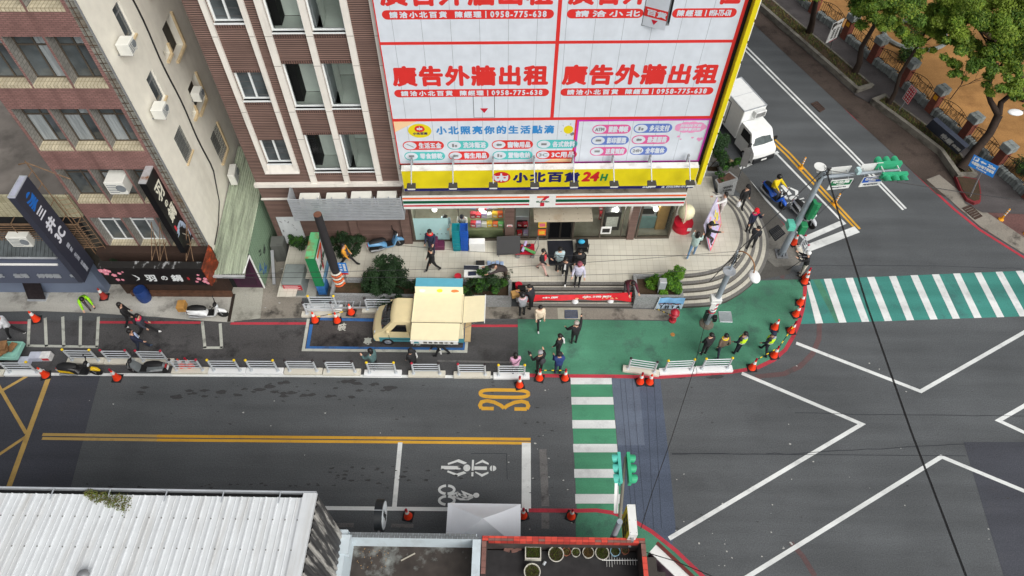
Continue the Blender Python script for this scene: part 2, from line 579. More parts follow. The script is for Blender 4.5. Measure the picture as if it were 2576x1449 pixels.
ribbon(mb, pl((2062, 800), (2060, 852.6), (2044, 890), (2012, 922), (1972, 940.6), (1900, 948)), .22, .004)
ribbon(mb, pl((1990, 1366), (2020, 1400), (2050, 1449)), .2, .004)
ribbon(mb, pl((1975, 664), (1967, 700)), .2, .006)
ribbon(mb, pl((1992, 644), (1982, 652)), .14, .006)
setting('road_marking', mb, M_red_old, 'faded ghost of an old red kerb line')
sheet('pavement', [(1448, 1284), (1500, 1284), (1540, 1290), (1590, 1308), (1640, 1338), (1700, 1385), (1770, 1452), (1450, 1500)], .006, M_green, 'green painted pavement at the lower corner')
ST = [((365, 1190), (450, 520)), ((525, 595), (670, 740)), ((730, 800), (885, 955)), ((935, 1003), (1100, 1170)), ((1140, 1208), (1308, 1378)), ((1343, 1412), (1530, 1600)), ((1545, 1613), (1742, 1810)), ((1745, 1810), (1945, 2015)), ((1945, 2010), (2160, 2228)), ((2145, 2210), (2375, 2445)), ((2335, 2400), (2590, 2660)), ((2530, 2595), (2800, 2870))]
def cx(a): return 1932 + a * .26667
def lin(x, a, b): return a[1] + (b[1] - a[1]) * (x - a[0]) / (b[0] - a[0])
TOPL, BOTL = ((2030, 703.5), (2576, 681)), ((2010, 815.5), (2576, 796))
sheet('crossing', [(2024, 704), (2700, 676), (2800, 788), (2009, 815.5), (2019.6, 776), (2024.6, 736)], .004, M_teal, 'teal painted ground of the zebra crossing')
mb = MB()
for (a0, a1), (b0, b1) in ST:
 if a1 > 1100 and a0 < 400:
  a0, a1 = 350, 388
 q = [cx(a0), cx(a1)], [cx(b0), cx(b1)]
 pts = [P(q[0][0], lin(q[0][0], *TOPL)), P(q[0][1], lin(q[0][1], *TOPL)), P(q[1][1], lin(q[1][1], *BOTL)), P(q[1][0], lin(q[1][0], *BOTL))]
 mb.poly([(p.x, p.y, .008) for p in pts[::-1]])
setting('road_marking', mb, M_white, 'white zebra stripes of the crossing at the right')
sheet('crossing', [(2045, 704), (2062, 703), (2120, 810), (2102, 811)], .006, M_green, None)
sheet('crossing', [(1435, 950), (1538, 950), (1567, 1300), (1451, 1284)], .0045, M_green_mid, 'green ground of the crossing over the street')
mb = MB()
def lx(y): return 1435 + (y - 948) * .0395
def rx(y): return 1538 + (y - 948) * .0818
for y0, y1 in ((948, 967), (999, 1018), (1057, 1078), (1117, 1138), (1180, 1202), (1243, 1267)):
 pts = [P(lx(y1), y1), P(rx(y1), y1), P(rx(y0), y0), P(lx(y0), y0)]
 mb.poly([(p.x, p.y, .009) for p in pts])
setting('road_marking', mb, M_white_cross, 'white bars of the crossing over the street')
mb = MB()
ribbon(mb, pl((-160, 940), (1250, 948.5)), .14, .0125)
ribbon(mb, pl((2002.7, 863), (2316, 984.6), (2620, 811)), .16, .006)
ribbon(mb, pl((1866, 939), (2168, 1067), (1683, 1355)), .16, .006)
ribbon(mb, pl((1850, 1470), (2368, 1149), (2600, 1245)), .16, .0065)
ribbon(mb, pl((2620, 996), (2512, 1058), (2620, 1108)), .16, .006)
ribbon(mb, pl((800, 1278), (1336, 1283)), .15, .006)
ribbon(mb, pl((1007, 1113), (992, 1276)), .18, .0065)
ribbon(mb, pl((1324, 1114), (1324, 1282)), .36, .0065)
ribbon(mb, pl((1953, 386.4), (2118.7, 557)), .12, .006)
ribbon(mb, pl((1855, 421), (1932, 507.7), (2026, 604)), .12, .006)
ribbon(mb, pl((1858, 426), (1958, 382)), .16, .0065)
ribbon(mb, pl((2026, 601), (2124, 558)), .3, .0066)
ribbon(mb, pl((2028, 626), (2156, 577)), .42, .0066)
ribbon(mb, pl((1800, 0), (1868, 120), (1932, 184), (2134.7, 386.4), (2272, 528)), .12, .006)
ribbon(mb, pl((1812, 0), (1878, 118), (1941, 181), (2143, 383), (2279, 525)), .12, .006)
setting('road_marking', mb, M_white, 'white edge lines, stop lines and zigzags on the asphalt')
mb = MB()
ribbon(mb, pl((395, 1097), (1335, 1105)), .12, .006)
ribbon(mb, pl((395, 1107), (1335, 1115)), .12, .006)
ribbon(mb, pl((1850, 258), (1990, 389), (2163, 576)), .12, .006)
ribbon(mb, pl((1838, 258), (1977, 389), (2156, 580)), .12, .006)
setting('road_marking', mb, M_yellow, 'double yellow centre lines')
mb = MB()
ribbon(mb, pl((107, 1093), (395, 1097)), .12, .006)
ribbon(mb, pl((106, 1103), (395, 1107)), .12, .006)
ribbon(mb, pl((123, 948), (22, 1226), (10, 1260)), .21, .0062)
ribbon(mb, pl((70, 945), (-80, 1032)), .13, .006)
ribbon(mb, pl((-30, 925), (66, 1090)), .13, .0064)
ribbon(mb, pl((66, 1098), (-60, 1182)), .13, .006)
setting('road_marking', mb, M_yellow_pale, 'faded yellow box lines at the left')
mb = MB()
for a, b in (((74, 803), (71, 872)), ((114, 800), (117, 872)), ((158, 797), (161, 872)), ((203, 796), (202, 872)), ((248, 797), (244, 874)), ((509, 809), (516, 876)), ((554, 814), (558, 876))):
 ribbon(mb, pl(a, b), .13, .0125)
ribbon(mb, pl((70, 870), (247, 873)), .12, .0125)
ribbon(mb, pl((512, 875), (560, 875)), .12, .0125)
ribbon(mb, pl((776, 802), (763, 880.5), (1172, 884.5), (1178, 815)), .13, .0125)
setting('road_marking', mb, M_white_worn, 'worn white lines of the motorcycle and loading bays')
sheet('road_side_lane', [(780, 802), (1178, 806), (1172, 880), (768, 877)], .009, M_bay_dark, 'dark stained asphalt of the loading bay')
mb = MB()
ribbon(mb, pl((786, 800), (774, 875), (1168, 879), (1174, 810)), .15, .0118)
ribbon(mb, pl((800, 802), (960, 806)), .16, .0118)
setting('road_marking', mb, M_blue, 'blue border of the loading bay')
def gmap(o, ux, uy, z):
 o, ux, uy = Vector((o[0], o[1])), Vector(ux), Vector(uy)
 return lambda u, v, d: (o.x + ux.x * u + uy.x * v, o.y + ux.y * u + uy.y * v, z + d)
mb = MB()
for ch, x0, x1, y0, y1 in (('裝', 849, 872, 813, 832), ('專', 914, 936, 850, 867), ('卸', 985, 1008, 815, 834), ('用', 1039, 1059, 851, 869)):
 a, b = P(x0, y1), P(x1, y0)
 letter(mb, ch, 0, b.x - a.x, 0, b.y - a.y, gmap(a, (1, 0), (0, 1), .013), bold=.012)
setting('road_marking', mb, M_white_worn, 'white characters painted in the loading bay')
mb = MB()
def arcpts(c, rx_, ry_, a0, a1, n=14):
 return [(c[0] + rx_ * math.cos(R(a0 + (a1 - a0) * i / n)), c[1] + ry_ * math.sin(R(a0 + (a1 - a0) * i / n))) for i in range(n + 1)]
a, b = P(1203, 1030), P(1333, 980)
ww, hh = b.x - a.x, b.y - a.y                # the figure lies on its side: 30 read from the right
def g30(u, v): return (b.x - u * ww, a.y + v * hh)     # u: up the figure (towards -x), v: along the word
ringo = [g30(0.5 - 0.5 * math.copysign(abs(math.cos(t)) ** .45, math.cos(t)) * .94, .78 + .175 * math.copysign(abs(math.sin(t)) ** .8, math.sin(t))) for t in [2 * PI * i / 40 for i in range(41)]]
ribbon(mb, ringo, .16, .006)
ribbon(mb, [g30(*q) for q in ((.06, .05), (.03, .2), (.06, .36), (.16, .42), (.3, .36), (.44, .2), (.5, .07))], .16, .0061)
ribbon(mb, [g30(*q) for q in ((.5, .07), (.56, .2), (.7, .36), (.84, .42), (.94, .36), (.97, .2), (.94, .05))], .16, .0062)
ribbon(mb, [g30(.06, .05), g30(.3, .05)], .16, .0063)
ribbon(mb, [g30(.94, .05), g30(.7, .05)], .16, .0063)
setting('road_marking', mb, M_yellow, 'yellow speed figure 30 painted on the road')
def motorcycle(mb, f, z):
 """rider and machine seen from the front; f(u, v): u along (front), v across, in a 1 x 0.5 box"""
 def q(*pts): mb.poly([(*f(u, v), z) for u, v in pts])
 q((0, .2), (.34, .2), (.34, .3), (0, .3))
 q(*[(.45 + .062 * math.cos(t), .25 + .1 * math.sin(t)) for t in [2 * PI * i / 16 for i in range(16)]])
 for s in (1, -1):
  k = lambda v: .25 + s * v
  q(*[(u, k(v)) for u, v in ((.11, .13), (.3, .25), (.45, .15), (.4, .1), (.28, .17), (.12, .08))][::s])
  q(*[(u, k(v)) for u, v in ((.6, .13), (.72, .25), (.83, .15), (.83, .1), (.72, .17), (.6, .1))][::s])
  q(*[(u, k(v)) for u, v in ((.535, 0), (.535, .24), (.57, .24), (.57, 0))][::s])
 q((.58, .2), (.8, .2), (.8, .3), (.58, .3))
 q(*[(.9 + .035 * math.cos(t) - .012, .25 + .08 * math.sin(t)) for t in [PI / 2 + PI * i / 10 for i in range(11)]][::1])
 q(*[(.905 + .06 * math.cos(t), .25 + .08 * math.sin(t)) for t in [-PI / 2 + PI * i / 10 for i in range(11)]])
mb = MB()
a, b = P(1108, 1198), P(1254, 1157)
motorcycle(mb, lambda u, v: (a.x + u * (b.x - a.x), a.y + v * 2 * (b.y - a.y)), .006)
c0, c1 = P(1968, 466), P(2028, 538)
ax = (c1 - c0)
pr = Vector((-ax.y, ax.x, 0)).normalized() * -1
motorcycle(mb, lambda u, v: (c0.x + ax.x * u - pr.x * (v - .25) * 2.2, c0.y + ax.y * u - pr.y * (v - .25) * 2.2), .006)
for yy in (1232, 1259):
 c = P(1124, yy)
 for s0, s1 in ((-82, 82), (98, 262)):
  ribbon(mb, arcpts((c.x, c.y), .29, .16, s0, s1, 16), .1, .0065)
a = P(1128, 1240)
for pts in (((1130, 1246), (1150, 1240), (1150, 1252)), ((1150, 1240), (1172, 1254), (1187, 1247), (1165, 1238), (1172, 1248), (1160, 1246)), ((1140, 1248), (1158, 1256), (1178, 1256), (1190, 1250))):
 ribbon(mb, pl(*pts), .08, .007)
c = P(1198, 1246)
mb.poly([(c.x + .12 * math.cos(t), c.y + .1 * math.sin(t), .0072) for t in [2 * PI * i / 14 for i in range(14)]])
setting('road_marking', mb, M_white, 'white motorcycle and bicycle signs in the waiting boxes')
mb = MB()
ribbon(mb, pl((1366, 1130), (1372, 1274)), .3, .004)
ribbon(mb, pl((1372, 1290), (1372, 1330)), .3, .004)
ribbon(mb, pl((845, 1321), (890, 1321)), .16, .004)
ribbon(mb, pl((984, 1322), (1040, 1323)), .14, .004)
ribbon(mb, pl((1100, 908), (1290, 912)), .1, .0125)
setting('road_marking', mb, mat_road('white_paint_ghost', C(112, 111, 110), .1, stain=C(80, 79, 79), stain_amt=1.0, stain_scale=2.2, grain=.25), 'scraped remains of old white lines')
mb = MB()
ribbon(mb, pl((1185, 1141), (1274, 1141), (1276, 1206)), .02, .004)
setting('road_joint', mb, mat('joint_black', C(44, 46, 52), .9))
sheet('pavement', [(-160, 640), (590, 640), (590, 812), (573, 812), (480, 806), (400, 799), (328, 795), (256, 790), (187, 787), (99, 784), (-160, 788)], .05, M_concrete, 'stained concrete in front of the shops at the left')
sheet('pavement', [(588, 700), (666, 700), (656, 803), (577, 812)], .07, mat_road('concrete_ramp', C(164, 163, 152), .12, stain=C(110, 108, 100), stain_amt=.8, stain_scale=.9, grain=.15), 'concrete ramp in front of the purple door')
sheet('pavement', [(666, 560), (760, 560), (760, 770), (1300, 772), (1700, 780), (1702, 806), (1300, 803), (776, 800), (656, 803)], .03, M_conc_wet, 'stained gutter strip below the steps')
mb = MB()
ribbon(mb, pl((590, 742), (577, 812)), .14, .085)
setting('gutter', mb, mat('gutter_dark', C(48, 40, 34), .9), 'narrow dark gutter beside the concrete ramp')
# THE SHOP BUILDING
FZ = 0.65                                         # height of the plaza
A0, A1 = P(1040, 608, FZ), P(1681.4, 599.6, FZ)
YAW = math.atan2(A1.y - A0.y, A1.x - A0.x)
FE, FN = Vector((math.cos(YAW), math.sin(YAW), 0)), Vector((math.sin(YAW), -math.cos(YAW), 0))
A0 = Vector((A0.x, A0.y, 0))
def FS(x, y, off=0.0):
 """picture point -> (along the front, height) on the front moved off metres outwards"""
 d = ray(x, y)
 q = A0 + FN * off
 t = (q.dot(FN)) / (d.dot(FN))
 p = d * t
 return (p - q).dot(FE), CAMH + p.z
def FW(s, off, z):
 return A0 + FE * s + FN * off + Vector((0, 0, z))
def wall_holes(mb, s0, s1, z0, z1, holes, off=0.0, reveal=0.18, m=0, mr=None):
 """front face of a wall in (s, z) with openings and their reveals; y = -off is the face, the wall lies behind"""
 ss = sorted({s0, s1} | {h[0] for h in holes} | {h[1] for h in holes})
 zs = sorted({z0, z1} | {h[2] for h in holes} | {h[3] for h in holes})
 for i in range(len(ss) - 1):
  for j in range(len(zs) - 1):
   a, b = (ss[i] + ss[i + 1]) / 2, (zs[j] + zs[j + 1]) / 2
   if any(h[0] < a < h[1] and h[2] < b < h[3] for h in holes):
    continue
   mb.poly([(ss[i], -off, zs[j]), (ss[i + 1], -off, zs[j]), (ss[i + 1], -off, zs[j + 1]), (ss[i], -off, zs[j + 1])], m)
 k = m if mr is None else mr
 for a, b, c, d in holes:
  y0, y1 = -off, -off + reveal
  mb.poly([(a, y0, c), (a, y0, d), (a, y1, d), (a, y1, c)], k)
  mb.poly([(b, y0, d), (b, y0, c), (b, y1, c), (b, y1, d)], k)
  mb.poly([(a, y0, d), (b, y0, d), (b, y1, d), (a, y1, d)], k)
  mb.poly([(b, y0, c), (a, y0, c), (a, y1, c), (b, y1, c)], k)
M_rib = mat_tiles('ribbed_brown_tile', C(132, 106, 97), C(64, 50, 45), 40, .085, .02, 'xz', 0, .6, .12, bump=.6, streak=False)
M_ribc = mat_tiles('ribbed_brown_course', C(112, 86, 78), C(60, 46, 41), .085, 3, .02, 'xz', 0, .6, .12, bump=.5)
M_band = mat_streak('white_stone_band', C(226, 221, 212), C(150, 144, 136), .6, .5, (2.5, 2.5, .3), .52, .8)
M_wframe = mat('window_frame_white', C(226, 230, 230), .4, var=.03)
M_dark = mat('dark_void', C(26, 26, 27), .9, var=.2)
M_room = mat_streak('room_plaster', C(228, 236, 229), C(188, 198, 190), .8, .4)
M_glass = mat_glass('window_glass', (.93, .96, .94), .16)
M_glassd = mat('window_glass_dark', C(78, 84, 86), .08, var=.45, scale=1.4, spec=.7)
M_alu = mat('brown_aluminium', C(92, 84, 74), .45, metal=.3)
M_grey = mat('grey_metal', C(150, 152, 154), .45, metal=.5, var=.06)
M_lgrey = mat('galvanised_metal', C(186, 191, 196), .4, metal=.35, var=.08)
M_wht = mat('white_enamel', C(228, 229, 226), .4, var=.05)
M_blk = mat('black_plastic', C(30, 30, 31), .5, var=.1)
shop = thing('shop_building', 'brown tiled corner building with white window bands and a convenience store below', 'building', A0, YAW)
TOPZ = 16.6
FLOORS = [(5.4, 7.46), (8.8, 10.84), (12.13, 14.2), (15.5, 16.6)]
holesB = [(a, b, z0, z1) for z0, z1 in FLOORS[:3] for a, b in ((-3.66, -2.53), (-2.26, -1.13))]
holesA = [(-5.5, -4.48, z0, z1) for z0, z1 in ((5.9, 7.2), (9.2, 10.48), (12.52, 13.85))]
mb = MB()
wall_holes(mb, -6.3, 12.45, 4.78, TOPZ, holesA + holesB, 0, .22, 0, 1)
wall_holes(mb, -6.3, .05, .6, 4.62, [(-6.08, -5.02, .62, 2.55)], 0, .1, 0, 0)
mb.poly([(-6.3, 9, .6), (-6.3, 0, .6), (-6.3, 0, TOPZ), (-6.3, 9, TOPZ)], 0)
mb.poly([(12.45, 0, 3.3), (12.45, 9, 3.3), (12.45, 9, TOPZ), (12.45, 0, TOPZ)], 0)
mb.poly([(-6.3, 0, TOPZ), (12.45, 0, TOPZ), (12.45, 9, TOPZ), (-6.3, 9, TOPZ)], 1)
mb.poly([(12.45, 9, .6), (-6.3, 9, .6), (-6.3, 9, TOPZ), (12.45, 9, TOPZ)], 0)
for s0, s1 in ((-2.8, -2.44), (-.42, -.02)):                     # brick piers of the ground floor
 mb.box(s0, s1, -.14, -.003, .6, 3.3, 0)
for s0, s1 in ((4.38, 4.80), (10.2, 10.55)):
 mb.box(s0, s1, -.06, .3, .6, 3.3, 0)
part('wall', mb, [M_rib, M_band], shop)
mb = MB()
for a, b in ((-3.66, -2.53), (-2.26, -1.13)):
 for z0, z1 in FLOORS[:3]:
  mb.box(a + .003, b - .003, -.018, -.002, z1 + .01, z1 + .12)
  mb.box(a + .003, b - .003, -.018, -.002, z0 - .2, z0 - .07)
for z0, z1 in ((9.2, 10.48), (12.52, 13.85)):
 mb.box(-5.5, -4.48, -.018, -.002, z1 + .01, z1 + .1)
 mb.box(-5.5, -4.48, -.018, -.002, z0 - .2, z0 - .07)
part('brick_course', mb, M_ribc, shop)
mb = MB()
for s0, s1, z0 in ((-3.92, -3.67, 4.8), (-2.5, -2.27, 4.8), (-1.11, -.88, 4.8), (-.15, -.02, 4.8), (-5.72, -5.53, 5.5), (-4.45, -4.27, 5.5)):
 mb.box(s0, s1, -.1, .0, z0, TOPZ)
mb.box(-5.72, -4.27, -.1, 0, 5.46, 5.5)
mb.hexa([(-5.72, -.14, 5.42), (-4.27, -.14, 5.42), (-4.27, -.002, 5.42), (-5.72, -.002, 5.42)], [(-5.66, -.12, 5.5), (-4.33, -.12, 5.5), (-4.33, -.002, 5.86), (-5.66, -.002, 5.86)])
part('stone_band', mb, M_band, shop)
mb = MB()
mb.box(-6.36, .02, -.16, 0, 4.62, 4.8)
mb.box(-6.34, -4.9, -.06, 0, 3.74, 3.82)
part('ledge', mb, M_band, shop)
mb = MB()
for s0, s1, z in ((-5.73, -4.26, 12.03), (-5.73, -4.26, 8.7), (-3.93, -.01, 12.03), (-3.93, -.01, 10.8), (-3.93, -.01, 8.7), (-3.93, -.01, 7.3), (-3.93, -.01, 5.25)):
 for a, b in ((-3.925, -3.665), (-2.505, -2.265), (-1.115, -.875), (-.155, -.015), (-5.725, -5.525), (-4.455, -4.265)):
  if s0 <= a and b <= s1:
   mb.box(a, b, -.102, -.09, z, z + .018)
part('stone_joint', mb, mat('joint_grey', C(120, 112, 104), .9), shop)
for i, (a, b, z0, z1) in enumerate(holesB):
 f = MB()
 f.box(a, b, .1, .2, z0, z0 + .05).box(a, b, .1, .2, z1 - .05, z1).box(a, a + .05, .1, .2, z0 + .05, z1 - .05).box(b - .04, b, .1, .2, z0 + .05, z1 - .05)
 f.box(a - .01, b + .01, -.03, .1, z0 - .05, z0)
 wd = part('window', f, M_wframe, shop)
 part('pane', MB().poly([(a + .04, .15, z0 + .04), (b - .04, .15, z0 + .04), (b - .04, .15, z1 - .04), (a + .04, .15, z1 - .04)]), M_glass, wd)
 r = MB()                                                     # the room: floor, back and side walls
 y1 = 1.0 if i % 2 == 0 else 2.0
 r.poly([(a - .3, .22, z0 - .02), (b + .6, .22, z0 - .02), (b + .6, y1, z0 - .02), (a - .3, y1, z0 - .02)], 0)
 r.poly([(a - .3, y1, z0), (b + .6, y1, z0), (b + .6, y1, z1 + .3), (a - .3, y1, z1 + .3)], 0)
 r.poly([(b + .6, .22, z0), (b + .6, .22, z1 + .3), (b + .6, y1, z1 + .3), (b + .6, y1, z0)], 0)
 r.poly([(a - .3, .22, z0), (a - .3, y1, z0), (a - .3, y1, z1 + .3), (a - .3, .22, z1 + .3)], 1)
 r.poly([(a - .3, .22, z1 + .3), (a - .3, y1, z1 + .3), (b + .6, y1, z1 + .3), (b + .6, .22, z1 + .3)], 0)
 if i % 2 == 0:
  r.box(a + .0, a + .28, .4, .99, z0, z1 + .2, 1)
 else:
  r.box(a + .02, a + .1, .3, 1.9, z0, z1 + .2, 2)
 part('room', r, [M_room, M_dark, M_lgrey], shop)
for a, b, z0, z1 in holesA:
 f = MB()
 mid = (a + b) / 2
 f.box(a, b, .1, .2, z0, z0 + .05).box(a, b, .1, .2, z1 - .05, z1).box(a, a + .05, .1, .2, z0 + .05, z1 - .05).box(b - .05, b, .1, .2, z0 + .05, z1 - .05).box(mid - .03, mid + .03, .08, .2, z0 + .05, z1 - .05)
 f.box(a - .02, b + .02, -.03, .1, z0 - .06, z0)
 wd = part('window', f, M_wframe, shop)
 part('pane', MB().poly([(a + .04, .15, z0 + .04), (b - .04, .15, z0 + .04), (b - .04, .15, z1 - .04), (a + .04, .15, z1 - .04)]), M_glassd, wd)
 bl = MB()
 for k in range(4):
  zz = z0 + .15 + k * .3
  bl.box(a + .06, b - .06, .147, .149, zz, zz + .03)
 part('blind', bl, mat('blind_grey', C(78, 78, 78), .8), wd)
dr = part('door', MB().box(-6.06, -5.04, .02, .07, .62, 2.54), mat_streak('door_white', C(206, 210, 212), C(150, 152, 154), .5, .5), shop)
part('handle', MB().box(-5.96, -5.92, -.01, .02, 1.5, 1.62), M_grey, dr)
g = MB()
random.seed(3)
for k, (u0, v0) in enumerate(((-5.9, 2.2), (-5.75, 2.26), (-5.62, 2.18), (-5.45, 1.95), (-5.42, 1.75), (-5.38, 1.6))):
 pts = [(u0 + random.uniform(-.06, .1), .014, v0 + random.uniform(-.07, .07)) for _ in range(5)]
 g.tube(pts, .008, 4)
part('scrawl', g, mat('scrawl_grey', C(120, 122, 124), .8), dr)
f = MB()
GZ0, GZ1 = FZ + .02, 3.25
for s in (.08, 4.83, 6.36, 7.6, 8.9, 10.66, 12.22):
 f.box(s - .04, s + .04, -.02, .1, GZ0, GZ1)
for s in (2.25, 5.5, 9.9):
 f.box(s - .015, s + .015, 0, .06, GZ0, GZ1)
for a, b in ((.12, 4.36), (4.87, 6.32), (7.64, 8.86), (8.94, 10.18), (10.7, 12.18)):
 f.box(a, b, -.02, .1, GZ0, GZ0 + .1).box(a, b, -.02, .1, GZ1 - .1, GZ1)
part('shop_window_frame', f, M_alu, shop)
for a, b in ((.12, 2.23), (2.27, 4.36), (4.87, 6.32), (7.64, 8.86), (8.94, 9.88), (9.92, 10.18), (10.7, 12.18)):
 part('shop_window', MB().poly([(a, .04, GZ0 + .1), (b, .04, GZ0 + .1), (b, .04, GZ1 - .1), (a, .04, GZ1 - .1)]), mat_glass('shop_glass', (.86, .9, .87), .2), shop)
part('shop_window', MB().box(12.2, 12.24, .12, 2.6, GZ0 + .1, GZ1 - .1), mat('frost_side', C(96, 104, 98), .2), shop)
d = MB()
d.box(6.42, 6.48, 0, .08, GZ0, 2.75).box(7.5, 7.56, 0, .08, GZ0, 2.75).box(6.95, 7.03, 0, .08, GZ0, 2.75).box(6.48, 6.95, 0, .08, GZ0, GZ0 + .1).box(7.03, 7.5, 0, .08, GZ0, GZ0 + .1).box(6.42, 7.56, 0, .08, 2.72, 2.8)
dd = part('entrance_door', d, mat('door_bronze', C(60, 56, 52), .4, metal=.4), shop)
part('door_pane', MB().box(6.48, 6.95, .03, .05, GZ0 + .1, 2.72).box(7.03, 7.5, .03, .05, GZ0 + .1, 2.72), mat('door_glass_black', C(18, 18, 19), .1, spec=.6), dd)
r = MB()
r.poly([(0, .1, FZ + .01), (12.2, .1, FZ + .01), (12.2, 4.5, FZ + .01), (0, 4.5, FZ + .01)], 0)
r.poly([(0, 4.5, FZ), (12.2, 4.5, FZ), (12.2, 4.5, 3.3), (0, 4.5, 3.3)], 1)
r.poly([(0, .1, FZ), (0, 4.5, FZ), (0, 4.5, 3.3), (0, .1, 3.3)], 1)
r.poly([(12.2, .1, FZ), (12.2, .1, 3.3), (12.2, 4.5, 3.3), (12.2, 4.5, FZ)], 1)
r.poly([(0, .1, 3.3), (0, 4.5, 3.3), (12.2, 4.5, 3.3), (12.2, .1, 3.3)], 1)
part('shop_interior', r, [mat('shop_floor', C(176, 172, 158), .5), mat('shop_wall', C(150, 150, 138), .7)], shop)
part('frosted_film', MB().box(.14, 1.75, .015, .03, FZ + .1, 2.3), mat('frosted_blue', C(176, 214, 214), .3, var=.03), shop)
mb = MB()
for k in range(7):
 mb.box(.35 + k * .2, .42 + k * .2, .008, .0145, 1.18, 1.21)
part('film_marks', mb, M_blk, shop)
mb = MB().box(5.66, 8.3, -.76, -.02, 2.84, 2.97)
part('entrance_canopy', mb, mat_streak('canopy_panel', C(190, 180, 160), C(150, 112, 70), .6, .6, (1.2, 1.2, 1.2), .55, .75), shop)
mb = MB()
for s in (5.72, 6.35, 7.0, 7.65, 8.24):
 for y in (-.7, -.4, -.1):
  mb.cyl((s, y, 2.97), (s, y, 2.977), .018, n=6)
part('canopy_bolts', mb, M_alu, shop)
part('door_mat', MB().box(6.4, 7.62, -1.55, -.06, FZ + .006, FZ + .02), mat('mat_black', C(38, 40, 48), .95), shop)
mb = MB().box(-.03, 12.15, -.86, -.001, 4.05, 4.72)
part('concrete_canopy', mb, mat_streak('canopy_concrete', C(150, 142, 128), C(60, 52, 44), .85, .8, (1.4, 1.4, 1.4), .48, .7), shop)
# SIGNS ON THE FRONT
M_sgw = mat_streak('sign_white', C(212, 219, 227), C(190, 196, 200), .5, .4, (1.5, 1.5, .25), .5, .8)
M_sgr = mat('sign_red', C(216, 50, 46), .5, var=.05, scale=1)
M_sgo = mat('sign_orange', C(236, 96, 40), .5, var=.03)
M_sgg = mat('sign_green', C(0, 84, 56), .5, var=.03)
M_sgc = mat('sign_crimson', C(196, 28, 52), .5, var=.03)
M_sgy = mat_streak('sign_yellow', C(226, 208, 22), C(196, 176, 30), .5, .4, (1, 1, .5), .5, .8)
M_sgn = mat('sign_navy', C(26, 26, 96), .5, var=.03)
M_sgt = mat('sign_teal', C(84, 190, 188), .5, var=.03)
M_sgp = mat('sign_pink', C(216, 92, 150), .5, var=.03)
M_sgb = mat('sign_blue', C(96, 122, 192), .5, var=.03)
M_sgs = mat('sign_sky', C(54, 136, 200), .5, var=.03)
M_sgl = mat('sign_lilac', C(226, 150, 190), .5, var=.03)
M_sgk = mat('sign_peach', C(244, 206, 160), .5, var=.03)
def onface(off):
 return lambda u, v, d: (u, -off - d, v)
def pill(mb, u0, u1, v0, v1, off, m, n=10):
 r = (v1 - v0) / 2
 c = (v0 + v1) / 2
 pts = [(u0 + r - r * math.sin(PI * i / n), c + r * math.cos(PI * i / n)) for i in range(n + 1)] + [(u1 - r + r * math.sin(PI * i / n), c - r * math.cos(PI * i / n)) for i in range(n + 1)]
 mb.poly([(u, -off, v) for u, v in pts], m)
def disc(mb, u, v, ru, rv, off, m, n=24):
 mb.poly([(u + ru * math.cos(2 * PI * i / n), -off, v + rv * math.sin(2 * PI * i / n)) for i in range(n)], m)
def rect(mb, u0, u1, v0, v1, off, m):
 mb.poly([(u0, -off, v0), (u1, -off, v0), (u1, -off, v1), (u0, -off, v1)], m)
BO = .35
board = thing('billboard', 'huge white advertising hoarding with red characters over the shop front', 'billboard', A0, YAW)
mb = MB()
HS0, HS1, HZ0 = 9.0, 9.95, 12.55          # the hatch that stands open
def bs(x, y): return FS(x, y, BO)
bz = 6.12
wall_holes(mb, 0.02, 12.42, bz, TOPZ, [(HS0, HS1, HZ0, 14.6)], BO, .18, 0, 1)
mb.poly([(.02, -BO, bz), (.02, -BO, TOPZ), (.02, -.01, TOPZ), (.02, -.01, bz)], 1)
mb.poly([(12.42, -BO, TOPZ), (12.42, -BO, bz), (12.42, -.01, bz), (12.42, -.01, TOPZ)], 1)
mb.poly([(.02, -BO, bz), (.02, -.01, bz), (12.42, -.01, bz), (12.42, -BO, bz)], 1)
part('panel', mb, [M_sgw, M_grey], board)
mb = MB()
for k in range(13):
 s = .55 + k * .98
 if abs(s - 9.45) > .6:
  rect(mb, s, s + .012, bz + .05, TOPZ, BO + .002, 0)
 else:
  rect(mb, s, s + .012, bz + .05, HZ0, BO + .002, 0)
part('panel_seam', mb, mat('seam_grey', C(150, 156, 162), .8), board)
mb = MB()
LZ1, LZ2 = 11.91, 8.48
rect(mb, .02, 12.42, LZ1 - .06, LZ1 + .06, BO + .003, 0)
rect(mb, .02, 12.42, LZ2 - .07, LZ2 + .07, BO + .003, 0)
rect(mb, 6.11, 6.24, LZ2, TOPZ, BO + .0045, 0)
rect(mb, .02, .06, bz, TOPZ, BO + .004, 0)
rect(mb, 12.3, 12.42, LZ2, TOPZ, BO + .004, 0)
rect(mb, 7.1, 7.17, bz, LZ2, BO + .004, 0)
rect(mb, 7.17, 7.25, bz, LZ2 - .07, BO + .004, 1)
rect(mb, 7.25, 12.42, LZ2 - .15, LZ2 - .07, BO + .004, 1)
rect(mb, 12.34, 12.42, bz, LZ2 - .15, BO + .004, 1)
rect(mb, 7.25, 12.34, bz, bz + .06, BO + .004, 1)
rect(mb, .06, 7.1, bz, bz + .05, BO + .004, 0)
mb.poly([(.06, -BO - .0035, LZ2 - .07), (.06, -BO - .0035, LZ2 - .6), (.95, -BO - .0035, LZ2 - .07)], 2)
mb.poly([(7.1, -BO - .0035, bz + .05), (7.1, -BO - .0035, bz + .7), (6.0, -BO - .0035, bz + .05)], 2)
part('border_line', mb, [M_sgr, mat('sign_magenta', C(196, 56, 168), .5), M_sgk], board)
mb = MB()
fo = onface(BO + .004)
